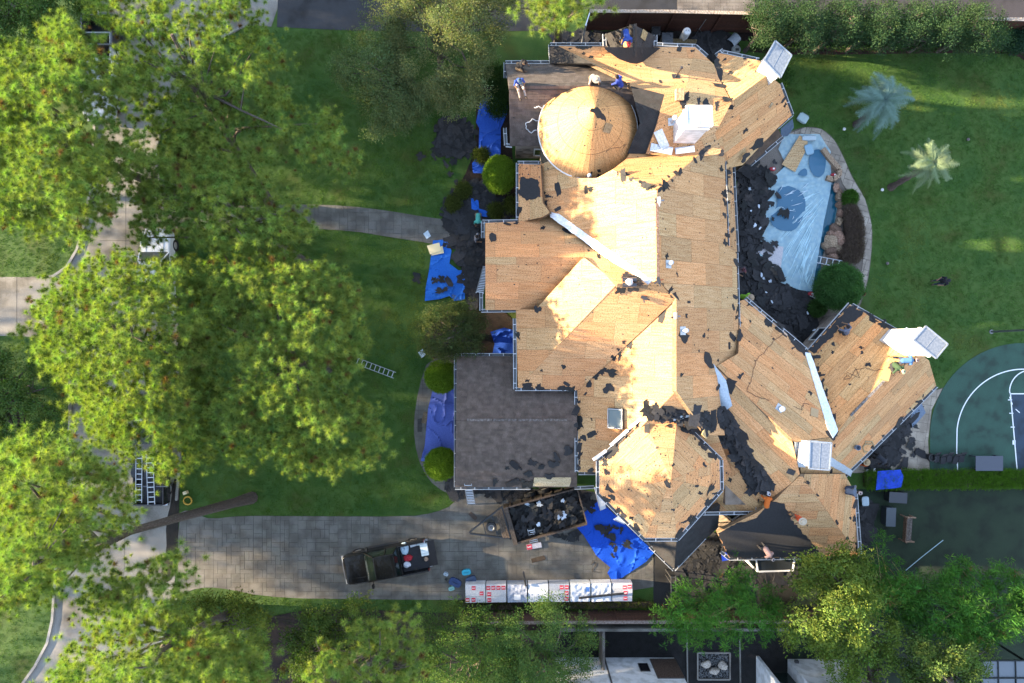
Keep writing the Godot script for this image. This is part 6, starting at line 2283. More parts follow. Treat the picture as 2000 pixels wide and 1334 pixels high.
# torn pieces: 0-11 black felt and shingle, 12-23 pale wrappers and flashing
func make_flakes() -> void:
	var r := RandomNumberGenerator.new()
	r.seed = 21
	for i in 24:
		var mb := MB.new()
		var pale := i >= 12
		mb.col = Color(0.5, 0.55, 0.6) * r.randf_range(0.8, 1.3) if pale else tone(Color(0.03, 0.031, 0.034), r.randf_range(0.6, 1.5))
		var top := []
		var n := 12 + i % 4
		var sx := r.randf_range(0.3, 0.48)
		var sz := r.randf_range(0.18, 0.36)
		if i % 4 == 0:
			sx = 0.42
			sz = 0.2
		var bend := r.randf_range(-0.15, 0.3)
		for k in n:
			var q := TAU * k / n + r.randf_range(-0.16, 0.16)
			var rr := r.randf_range(0.38, 1.1)
			var x := cos(q)
			var z := sin(q)
			if i % 4 == 0:
				var m := maxf(absf(x), absf(z))
				x /= m; z /= m
				rr = r.randf_range(0.72, 1.04)
			top.append(Vector3(x * rr * sx, 0, -z * rr * sz))
		for k in n: top[k].y = bend * top[k].x * top[k].x + 0.15 * bend * top[k].z + 0.012
		var c := Vector3(0, 0.012, 0)
		var dn := Vector3(0, -0.012, 0)
		for k in n:
			var a: Vector3 = top[k]
			var b: Vector3 = top[(k + 1) % n]
			mb.tri(c, a, b)
			mb.tri(c + dn, b + dn, a + dn)
			mb.quad(a + dn, b + dn, b, a)
		flakes.append(mb.mesh(M.tarp if pale else M.felt))


var scraps := {}


# a torn piece lying at (column, row); its label is written by name_scraps once all are placed
func flake(px: float, py: float, length: float, called: String, what: String, where: String, pale := false, lift := 0.02, cat := "roofing scrap") -> void:
	var s := seen(px, py)
	var m := MeshInstance3D.new()
	m.name = numbered(called)
	m.mesh = flakes[rng.randi() % 12 + (12 if pale else 0)]
	var n: Vector3 = s[1]
	var y := n
	var x := y.cross(Vector3(0.3, 0.1, 1)).normalized()
	var b := Basis(x, y, x.cross(y)) * Basis(Vector3.UP, rng.randf() * TAU)
	m.transform = Transform3D(b.scaled_local(Vector3.ONE * (length / 0.75)), (s[0] as Vector3) + n * lift)
	add_child(m)
	tag(m, what, cat)
	if where == "roof": where = place_name(px, py)
	if where:
		var key := what + " " + where
		if not scraps.has(key): scraps[key] = []
		scraps[key].append([px, m])


func name_scraps() -> void:
	for key in scraps:
		var l: Array = scraps[key]
		l.sort_custom(func(a, b): return a[0] < b[0])
		for i in l.size():
			var k := i + 1
			var nth := "%d%s" % [k, "st" if k % 10 == 1 and k != 11 else "nd" if k % 10 == 2 and k != 12 else "rd" if k % 10 == 3 and k != 13 else "th"]
			l[i][1].set_meta("label", key + (", only one there" if l.size() == 1 else ", %s from the left" % nth))
			l[i][1].set_meta("group", key)


func place_name(x: float, y: float) -> String:
	if Vector2(x, y).distance_to(Vector2(1289, 934)) < 125: return "on the octagon roof"
	if Vector2(x, y).distance_to(Vector2(1148, 252)) < 97: return "on the cone roof"
	if y < 195 and x < 1370: return "on the northern slope"
	if y < 262: return "on the north-east wing"
	if x > 1570 and y < 860: return "on the east wing"
	if y > 860 and x > 1400: return "on the southern slopes"
	if x > 1400 and y > 585 or y > 690 and x > 1395: return "on the south-east wing"
	if x < 1130 and y > 400 and y < 620: return "on the front wing"
	if x < 1285 and y < 520: return "on the upper west slope"
	if y > 600 and x < 1320: return "on the lower west slopes"
	return "on the long east slope"


func tarp(label: String, poly: Array, h: float, col: Color, wrinkle := 0.1, base := 0.06, called := "blue_tarp") -> void:
	var p := flat(poly, h)
	var c := Vector2.ZERO
	for q in p: c += q / p.size()
	var mb := MB.new()
	mb.col = col
	var sd := poly[0][0] as float
	patch(mb, p, 0.09, func(x, z):
		var w := soft.get_noise_2d(x * 1.1 + sd, z * 1.1)
		var fold := 1.0 - absf(sin((x * 0.9 + z * 0.5 + w * 1.6 + sd) * 1.7))
		var fold2 := 1.0 - absf(sin((z * 1.2 - x * 0.4 + w * 1.2) * 2.0))
		return h + base + wrinkle * (0.75 * pow(fold, 6.0) + 0.55 * pow(fold2, 8.0) + 0.5 * soft.get_noise_2d(x * 2 + sd, z * 2)))
	single(called, mb, M.tarp, Vector3(c.x, h, c.y), label, "tarp", "blue tarps spread round the house")


func yard_objects() -> void:
	var B := Color(0.02, 0.1, 0.5)
	tarp("bright blue tarp on the front lawn below the walkway", [[846, 470], [872, 468], [882, 490], [878, 515], [895, 528], [908, 528], [908, 585], [888, 588], [878, 578], [860, 584], [830, 588], [832, 560], [838, 530], [842, 500]], 0.05, Color(0.02, 0.14, 0.52))
	tarp("large blue tarp on the driveway below the octagon roof", [[1168, 978], [1185, 990], [1278, 1078], [1262, 1096], [1215, 1128], [1195, 1134], [1186, 1118], [1192, 1108], [1165, 1085], [1140, 1045], [1119, 1022], [1122, 1008], [1142, 1000]], 0.05, Color(0.01, 0.075, 0.5), 0.07)
	tarp("crumpled purple-blue tarp between the two round shrubs", [[845, 762], [892, 752], [892, 905], [860, 905], [822, 900], [830, 870], [836, 800]], 0.12, Color(0.1, 0.14, 0.42), 0.2)
	tarp("blue tarp trailing down the north-west planting bed", [[938, 198], [962, 185], [985, 205], [994, 195], [990, 225], [978, 250], [978, 300], [968, 325], [950, 340], [924, 338], [922, 320], [935, 300], [936, 250], [930, 240]], 0.15, Color(0.03, 0.1, 0.45), 0.2)
	tarp("small blue tarp bunched between shrubs near the walkway end", [[920, 388], [934, 386], [936, 408], [952, 412], [952, 424], [922, 420]], 0.2, Color(0.02, 0.12, 0.5), 0.2)
	tarp("blue tarp scrap in the bed beside the garage corner", [[958, 648], [985, 640], [1002, 645], [1002, 690], [962, 690], [966, 672]], 0.2, Color(0.02, 0.08, 0.42), 0.2)
	tarp("folded blue tarp draped on the low hedge by the sports court", [[1714, 920], [1758, 917], [1764, 930], [1760, 952], [1710, 957]], 0.6, Color(0.02, 0.07, 0.48), 0.06, 0.02)
	tarp("blue tarp corner showing at the edge of the back court", [[1408, 1080], [1420, 1078], [1428, 1092], [1410, 1096]], 0.3, Color(0.015, 0.05, 0.4), 0.1)
	tarp("grey plastic sheet hanging below the north-east eave", [[1524, 252], [1548, 232], [1550, 250], [1538, 266], [1526, 268]], 0.8, Color(0.1, 0.13, 0.17), 0.05, 0.02, "grey_sheet")
	tarp("white drop sheet at the lower left of the pool", [[1484, 478], [1530, 482], [1524, 530], [1506, 520], [1498, 500], [1474, 494]], 0.14, Color(0.5, 0.47, 0.47), 0.03, 0.02, "drop_sheet")
	tarp("grey-blue plastic sheet beside the stone apron", [[1795, 778], [1808, 806], [1782, 836], [1778, 815]], 0.1, Color(0.16, 0.2, 0.26), 0.03, 0.02, "grey_sheet")
	# pale boards on the blue lawn tarp
	var t := thing("foam_boards", "two pale yellow foam boards lying on the lawn tarp", "board", at(850, 485))
	for e in [[[834, 480], [858, 474], [862, 490], [840, 497]], [[842, 492], [864, 480], [867, 494], [843, 499]]]:
		var mb := MB.new()
		mb.col = Color(0.66, 0.56, 0.33)
		mb.slab(flipz(flat(e, 0.2)), Vector3.ZERO, Vector3.RIGHT, Vector3.FORWARD, Vector3.UP, 0.24 if e[0][0] == 834 else 0.2, 0.2 if e[0][0] == 834 else 0.16)
		part(t, "board", mb, M.matte)
	for e in [[834, 458, "light blue metal sheet on the end of the walkway"], [877, 416, "white crumpled wrapper by the walkway end"], [824, 690, "white bag at the edge of the dark olive tree"]]:
		var mb := MB.new()
		mb.col = Color(0.5, 0.58, 0.62)
		var o := at(e[0], e[1], 0.1)
		mb.slab(flipz(PackedVector2Array([Vector2(o.x - 0.25, o.z - 0.05), Vector2(o.x + 0.05, o.z - 0.28), Vector2(o.x + 0.25, o.z + 0.1), Vector2(o.x - 0.02, o.z + 0.3)])), Vector3.ZERO, Vector3.RIGHT, Vector3.FORWARD, Vector3.UP, 0.1, 0.06)
		single("metal_offcut", mb, M.tarp, o, e[2], "offcut")
	ladder("lawn_ladder", [694, 704, 0.12], [771, 733, 0.12], 0.4, "aluminium ladder lying flat on the front lawn")
	ladder("eave_ladder", [921, 985, 0.06], [914, 946, 3.3], 0.42, "aluminium ladder leaning on the garage eave, left of the trailer", 0.25)
	ladder("eave_ladder", [1043, 1060, 0.06], [1037, 1034, 1.75], 0.42, "aluminium ladder leaning on the dump trailer's near side", 0.25)
	ladder("eave_ladder", [1178, 995, 0.06], [1168, 950, 7.1], 0.42, "aluminium ladder rising to the octagon eave beside the trailer")
	ladder("eave_ladder", [950, 520, 0.06], [937, 572, 5.0], 0.42, "aluminium ladder rising to the front wing eave")
	ladder("eave_ladder", [1224, 1020, 0.06], [1205, 1010, 7.1], 0.42, "aluminium ladder rising from the large blue tarp to the octagon")
	# driveway odds and ends
	var o := at(1043, 1067, 0.2)
	t = thing("shingle_bundle", "single wrapped shingle bundle with a red label on the driveway", "bundle", Vector3(o.x, 0.035, o.z), "", 0.18)
	var mb := MB.new()
	mb.col = Color(0.5, 0.49, 0.52)
	mb.box(Vector3(0, 0.06, 0), Vector3(0.98, 0.12, 0.34))
	part(t, "wrapped_pack", mb, M.tarp, true)
	red_label(t, Vector3(-0.3, 0.125, 0), Vector2(0.34, 0.32), 0.0)
	for e in [[1052, 1092, 0.95, 0.3, 0.22, Color(0.14, 0.095, 0.06), "brown torn shingle strip in the middle of the driveway"], [924, 1008, 0.62, 0.26, -0.75, Color(0.12, 0.085, 0.065), "brown shingle offcut left of the trailer tongue"], [820, 830, 0.3, 0.9, 0.0, Color(0.09, 0.085, 0.08), "dark plank on the entry path beside the purple tarp"], [830, 815, 0.32, 0.8, -0.2, Color(0.26, 0.19, 0.12), "tan plank on the entry path beside the purple tarp"]]:
		o = at(e[0], e[1], 0.05)
		t = thing("roofing_strip", e[6], "strip", Vector3(o.x, 0.036, o.z), "", e[4])
		mb = MB.new()
		mb.col = e[5]
		mb.slab(PackedVector2Array([Vector2(-e[2] * 0.5, -e[3] * 0.5), Vector2(e[2] * 0.4, -e[3] * 0.5), Vector2(e[2] * 0.5, -e[3] * 0.2), Vector2(e[2] * 0.42, e[3] * 0.5), Vector2(-e[2] * 0.5, e[3] * 0.42)]), Vector3.ZERO, Vector3.RIGHT, Vector3.FORWARD, Vector3.UP, 0.03, 0.0, Vector2.ZERO, true)
		part(t, "strip", mb, M.shingle, true)
		mb = MB.new()
		mb.col = tone(e[5], 0.6)
		mb.box(Vector3(0, 0.034, 0), Vector3(e[2] * 0.8, 0.006, 0.02))
		part(t, "seal_line", mb, M.matte, true)
	for e in [[911, 1117, 0.3, Color(0.03, 0.33, 0.45), "turquoise folded plastic beside the pallets"], [920, 1132, 0.36, Color(0.05, 0.075, 0.14), "dark blue cooler lid beside the first pallet"], [889, 1137, 0.42, Color(0.02, 0.045, 0.13), "dark blue plastic bin left of the pallets"], [871, 1121, 0.16, Color(0.35, 0.42, 0.48), "small clear bottle bag on the driveway"], [882, 1149, 0.2, Color(0.2, 0.42, 0.4), "pale green tub left of the pallets"]]:
		o = at(e[0], e[1], 0.2)
		t = thing("site_container", e[4], "container", Vector3(o.x, 0.036, o.z), "containers beside the pallets", rng.randf() - 0.5)
		mb = MB.new()
		mb.col = e[3]
		var rows := []
		for k in [[0.0, 0.86], [0.1, 0.9], [0.2, 0.96], [0.24, 1.0], [0.27, 0.97]]:
			var row := []
			for j in 16:
				var a := TAU * j / 16
				row.append(Vector3(signf(cos(a)) * pow(absf(cos(a)), 0.6) * e[2] * k[1], k[0], -signf(sin(a)) * pow(absf(sin(a)), 0.6) * e[2] * 0.62 * k[1]))
			rows.append(row)
		mb.skin(rows)
		mb.fan(rows[4])
		part(t, "tub", mb, M.paint, true)
		mb = MB.new()
		mb.col = tone(e[3], 0.65)
		mb.tube([Vector3(-e[2] * 0.5, 0.28, 0), Vector3(0, 0.31, 0.02), Vector3(e[2] * 0.5, 0.28, 0)], [0.015, 0.02, 0.015], 6)
		part(t, "handle", mb, M.paint, true)
	# yellow hose and jug by the driveway mouth
	o = at(368, 977)
	mb = MB.new()
	mb.col = Color(0.5, 0.3, 0.03)
	var pts := []
	for k in 61:
		var q := TAU * k / 15.0
		pts.append(o + Vector3(cos(q) * (0.26 + 0.03 * sin(k * 0.9)), 0.06 + k * 0.0016, sin(q) * (0.26 + 0.03 * cos(k * 0.7))))
	mb.tube(pts, range(61).map(func(_k): return 0.022), 6)
	single("hose_coil", mb, M.paint, o, "yellow hose coiled on the grass by the driveway mouth", "hose")
	o = at(365, 961)
	t = thing("jug", "pale yellow jug on the grass above the coiled hose", "jug", o)
	mb = MB.new()
	mb.col = Color(0.6, 0.5, 0.28)
	mb.box(o + Vector3(0, 0.17, 0), Vector3(0.24, 0.3, 0.2), Basis(Vector3.UP, 0.3))
	part(t, "body", mb, M.paint)
	mb = MB.new()
	mb.col = Color(0.6, 0.55, 0.4)
	mb.lathe(o + Vector3(0.05, 0.32, 0), [[0.04, 0], [0.035, 0.06], [0, 0.06]], 10)
	part(t, "cap", mb, M.paint)
	# north side yard: heater, condensers, pole, tub
	o = at(1330, 82)
	t = thing("white_tank", "white upright water tank beside the dormer", "tank", o)
	mb = MB.new()
	mb.col = Color(0.62, 0.63, 0.64)
	mb.lathe(o, [[0.24, 0.0], [0.25, 0.05], [0.25, 1.55], [0.2, 1.63], [0, 1.65]], 22)
	part(t, "shell", mb, M.paint)
	mb = MB.new()
	mb.col = Color(0.3, 0.3, 0.32)
	for s in [-0.08, 0.08]: mb.tube([o + Vector3(s, 1.6, 0), o + Vector3(s, 1.75, 0)], [0.025, 0.025], 8)
	part(t, "pipe_stub", mb, M.metal)
	for e in [[1298, 86, 0.7, Color(0.05, 0.053, 0.06), "dark square condenser unit right of the dormer"], [1276, 72, 0.55, Color(0.02, 0.02, 0.022), "black condenser unit against the tall fence"]]:
		o = at(e[0], e[1])
		t = thing("condenser_unit", e[4], "air conditioner", o, "condenser units in the side yard")
		mb = MB.new()
		mb.col = e[3]
		mb.box(o + Vector3(0, 0.45, 0), Vector3(e[2], 0.86, e[2]))
		part(t, "case", mb, M.paint)
		mb = MB.new()
		mb.col = tone(e[3], 1.8)
		for k in 5: mb.box(o + Vector3(0, 0.9, e[2] * (k - 2) * 0.18), Vector3(e[2] * 0.86, 0.02, 0.03))
		mb.lathe(o + Vector3(0, 0.88, 0), [[e[2] * 0.4, 0.0], [e[2] * 0.42, 0.03], [e[2] * 0.36, 0.03], [e[2] * 0.34, 0.0]], 18)
		part(t, "fan_grille", mb, M.metal)
	mb = MB.new()
	mb.col = Color(0.34, 0.28, 0.17)
	mb.quad(at(1306, 90, 0.05), at(1357, 92, 0.05), at(1362, 78, 0.9), at(1312, 76, 0.9))
	mb.quad(at(1312, 75, 0.9), at(1362, 77, 0.9), at(1357, 91, 0.05), at(1306, 89, 0.05))
	single("leaning_board", mb, M.wood, at(1332, 90), "tan board leaning below the white tank", "board")
	o = at(1360, 66)
	t = thing("work_light", "tripod pole standing in the torn roofing by the tall fence", "tripod", o)
	mb = MB.new()
	mb.col = Color(0.12, 0.13, 0.14)
	for k in 3: mb.tube([o + Vector3(0, 0.7, 0), o + Vector3(cos(TAU * k / 3) * 0.4, 0.02, sin(TAU * k / 3) * 0.4)], [0.02, 0.02], 6)
	part(t, "leg", mb, M.metal)
	mb = MB.new()
	mb.col = Color(0.4, 0.42, 0.44)
	mb.tube([o + Vector3(0, 0.6, 0), o + Vector3(0.1, 1.9, -0.05)], [0.025, 0.02], 8)
	part(t, "pole", mb, M.metal)
	o = at(1432, 80)
	mb = MB.new()
	mb.col = Color(0.5, 0.56, 0.62)
	var sk := []
	for i in 6:
		var row := []
		for j in 9:
			var q := PI * j / 8.0
			row.append(o + Vector3((i - 2.5) * 0.13, 0.1 + 0.28 * sin(q), 0.33 * cos(q)).rotated(Vector3.UP, 0.8))
		sk.append(row)
	mb.skin(sk, false)
	single("metal_duct", mb, M.galv, o, "bent shiny sheet-metal duct at the top edge near the red mulch", "duct")
	o = at(1437, 98)
	t = thing("round_cover", "round pale cover with a dark opening beside the north-east wing", "cover", o)
	mb = MB.new()
	mb.col = Color(0.32, 0.34, 0.33)
	mb.lathe(o, [[0.3, 0.0], [0.3, 0.1], [0.24, 0.16], [0, 0.17]], 18)
	part(t, "lid", mb, M.concrete)
	mb = MB.new()
	mb.col = Color(0.02, 0.02, 0.02)
	mb.box(o + Vector3(0.04, 0.175, 0.03), Vector3(0.22, 0.02, 0.16))
	part(t, "hatch", mb, M.paint)
	# east side: tables, bench, boxes
	for e in [[1932, 905, 1.75, 0.95, 0.72, 0.0, Color(0.05, 0.055, 0.075), "dark slate table on the sports court by the low hedge"], [1754, 972, 1.15, 0.68, 0.7, -0.06, Color(0.028, 0.033, 0.04), "long dark box below the blue hedge tarp"], [1740, 1010, 0.62, 1.2, 0.7, -0.04, Color(0.05, 0.062, 0.072), "dark grey bin beside the wooden bench"]]:
		o = at(e[0], e[1], e[4])
		t = thing("patio_box" if e[0] < 1900 else "patio_table", e[7], "box" if e[0] < 1900 else "table", Vector3(o.x, 0.03, o.z), "", e[5])
		mb = MB.new()
		mb.col = e[6]
		mb.box(Vector3(0, e[4] - 0.03, 0), Vector3(e[2], 0.05, e[3]))
		part(t, "lid" if e[0] < 1900 else "table_top", mb, M.paint, true)
		mb = MB.new()
		mb.col = tone(e[6], 0.6)
		if e[0] < 1900:
			mb.box(Vector3(0, (e[4] - 0.06) * 0.5, 0), Vector3(e[2] - 0.06, e[4] - 0.06, e[3] - 0.06))
			part(t, "case", mb, M.paint, true)
		else:
			for sx in [-1, 1]:
				for sz in [-1, 1]:
					mb = MB.new()
					mb.col = tone(e[6], 0.6)
					mb.box(Vector3(sx * e[2] * 0.44, (e[4] - 0.06) * 0.5, sz * e[3] * 0.42), Vector3(0.07, e[4] - 0.06, 0.07))
					part(t, "leg", mb, M.paint, true)
	o = at(1762, 1030, 0.2)
	t = thing("wooden_bench", "wooden slatted bench on the dark play turf", "bench", Vector3(o.x, 0.03, o.z), "", -0.07)
	for k in 5:
		mb = MB.new()
		mb.col = jit(Color(0.14, 0.12, 0.11), 0.15)
		mb.box(Vector3(0.02 + k * 0.1, 0.44, 0), Vector3(0.085, 0.03, 1.5))
		part(t, "seat_slat", mb, M.wood, true)
		mb = MB.new()
		mb.col = jit(Color(0.2, 0.12, 0.08), 0.15)
		mb.box(Vector3(-0.1 - k * 0.02, 0.52 + k * 0.1, 0), Vector3(0.03, 0.085, 1.5))
		part(t, "back_slat", mb, M.wood, true)
	for z in [-0.78, 0.78]:
		mb = MB.new()
		mb.col = Color(0.3, 0.2, 0.14)
		mb.box(Vector3(0.22, 0.62, z), Vector3(0.72, 0.05, 0.08))
		mb.box(Vector3(-0.08, 0.45, z), Vector3(0.07, 0.95, 0.07))
		mb.box(Vector3(0.5, 0.32, z), Vector3(0.07, 0.62, 0.07))
		part(t, "end_frame", mb, M.wood, true)
	# folded dark chairs in a row beside the hedge
	for k in 5:
		o = at(1829 + k * 12, 896 + (k % 2) * 3, 0.3)
		t = thing("folded_chair", ["leftmost", "second", "middle", "fourth", "rightmost"][k] + " dark folded chair in the row above the low hedge", "chair", Vector3(o.x, 0.03, o.z), "folded chairs by the low hedge", rng.randf_range(-0.3, 0.3))
		mb = MB.new()
		mb.col = Color(0.025, 0.026, 0.028)
		mb.box(Vector3(0, 0.32, 0.0), Vector3(0.34, 0.04, 0.5), Basis(Vector3.RIGHT, 0.35))
		part(t, "seat", mb, M.cloth, true)
		mb = MB.new()
		mb.col = Color(0.03, 0.03, 0.033)
		mb.box(Vector3(0, 0.45, -0.3), Vector3(0.34, 0.55, 0.04), Basis(Vector3.RIGHT, -0.6))
		part(t, "backrest", mb, M.cloth, true)
		for s in [-0.17, 0.17]:
			mb = MB.new()
			mb.col = Color(0.05, 0.05, 0.055)
			mb.tube([Vector3(s, 0.0, 0.25), Vector3(s, 0.55, -0.35)], [0.015, 0.015], 5)
			part(t, "leg", mb, M.metal, true)
	mb = MB.new()
	mb.col = Color(0.02, 0.02, 0.022)
	mb.lathe(at(1814, 892), [[0.2, 0.02], [0.27, 0.2], [0.24, 0.42], [0.2, 0.42], [0.2, 0.2], [0, 0.15]], 18)
	single("black_pot", mb, M.paint, at(1814, 892), "round black pot at the edge of the sports court", "pot")
	cushion("white_chair_pad", [1690, 979], 0.5, Vector3(0.44, 0.12, 0.62), 0.05, Color(0.45, 0.56, 0.62), "pale blue chair pad beside the south-east gutter")
	mb = MB.new()
	mb.col = Color(0.3, 0.42, 0.46)
	mb.tube([at(1842, 1055, 0.08), at(1800, 1088, 0.08), at(1769, 1114, 0.08)], [0.025, 0.025, 0.025], 8)
	single("pool_pole", mb, M.metal, at(1805, 1084), "pale blue pole lying across the play turf", "pole")
	o = at(1936, 648)
	t = thing("hoop_pole", "grey basketball pole lying low at the right edge of the lawn", "pole", o)
	mb = MB.new()
	mb.col = Color(0.12, 0.13, 0.13)
	mb.tube([o, o + Vector3(0.6, 3.2, -0.1)], [0.07, 0.06], 8)
	part(t, "post", mb, M.metal)
	mb = MB.new()
	mb.col = Color(0.2, 0.2, 0.2)
	mb.lathe(o, [[0.14, 0.0], [0.14, 0.04], [0.0, 0.05]], 12)
	part(t, "foot_plate", mb, M.metal)
	var lbl := ["white stone-sized lamp near the blue palm", "small lamp left of the pale green palm", "small garden lamp on the lawn beside the pool border", "small dark garden lamp on the lawn right of the palms"]
	var lp := [[1646, 254], [1720, 372], [1730, 515], [1887, 274]]
	for i in 4:
		o = at(lp[i][0], lp[i][1])
		t = thing("garden_lamp", lbl[i], "lamp", o, "garden lamps on the back lawn")
		mb = MB.new()
		mb.col = Color(0.5, 0.5, 0.48) if i < 2 else Color(0.06, 0.05, 0.05)
		mb.tube([o, o + Vector3(0, 0.2, 0)], [0.025, 0.025], 6)
		part(t, "spike", mb, M.metal)
		mb = MB.new()
		mb.col = Color(0.55, 0.55, 0.53) if i < 2 else Color(0.08, 0.06, 0.06)
		mb.lathe(o + Vector3(0, 0.18, 0), [[0.09, 0], [0.1, 0.05], [0, 0.1]], 12)
		part(t, "hood", mb, M.paint)


func vent(px: float, py: float, h: float, r: float, base: float, label: String, metal := Color(0.5, 0.54, 0.58)) -> void:
	var s := seen(px, py)
	var p: Vector3 = s[0]
	var n: Vector3 = s[1]
	var u := Vector3.UP.cross(n).normalized()
	var t := thing("roof_vent", label, "vent", p, "roof vents")
	var mb := MB.new()
	mb.col = metal
	mb.box(p + n * 0.03, Vector3(base, 0.02, base), Basis(u, n, u.cross(n)))
	part(t, "flashing", mb, M.galv)
	mb = MB.new()
	mb.col = metal
	mb.lathe(p, [[r * 1.8, 0.0], [r, 0.16], [r, h]], 14)
	part(t, "pipe", mb, M.galv)
	mb = MB.new()
	mb.col = tone(metal, 1.15)
	mb.lathe(p + Vector3(0, h, 0), [[r * 1.9, -0.03], [r * 2.0, 0.05], [r * 1.2, 0.14], [0, 0.16]], 14)
	part(t, "hood", mb, M.galv)


func slab_on(px: float, py: float, s: Vector3, turn: float, col: Color, called: String, label: String, cat: String, m: Material, lift := 0.03, group := "") -> void:
	var e := seen(px, py)
	var n: Vector3 = e[1]
	var u := Vector3.UP.cross(n)
	u = Vector3.RIGHT if u.length() < 0.01 else u.normalized()
	var b := Basis(u, n, u.cross(n)) * Basis(Vector3.UP, turn)
	var mb := MB.new()
	mb.col = col
	var c := s.y * 0.5
	# a slightly uneven slab, so that its edges are not ruled
	mb.slab(PackedVector2Array([Vector2(-0.5, -0.47) * Vector2(s.x, s.z), Vector2(0.46, -0.5) * Vector2(s.x, s.z), Vector2(0.5, 0.1) * Vector2(s.x, s.z), Vector2(0.49, 0.5) * Vector2(s.x, s.z), Vector2(-0.47, 0.48) * Vector2(s.x, s.z)]), Vector3.ZERO, b.x, -b.z, b.y, s.y, 0.0, Vector2.ZERO, true)
	var o := MeshInstance3D.new()
	o.name = numbered(called)
	o.mesh = mb.mesh(m)
	add_child(o)
	o.position = (e[0] as Vector3) + n * lift
	tag(o, label, cat, group)


func cord(pts: Array, r: float, col: Color, label: String) -> void:
	var p := []
	for i in pts.size() - 1:
		for k in 4:
			var f := k / 4.0
			var x := lerpf(pts[i][0], pts[i + 1][0], f) + rng.randf_range(-1.2, 1.2)
			var y := lerpf(pts[i][1], pts[i + 1][1], f) + rng.randf_range(-1.2, 1.2)
			var s := seen(x, y)
			p.append((s[0] as Vector3) + (s[1] as Vector3) * (0.025 + r))
	var mb := MB.new()
	mb.col = col
	mb.tube(p, p.map(func(_q): return r), 5)
	single("air_hose", mb, M.rubber, p[0], label, "hose", "air hoses on the roof")


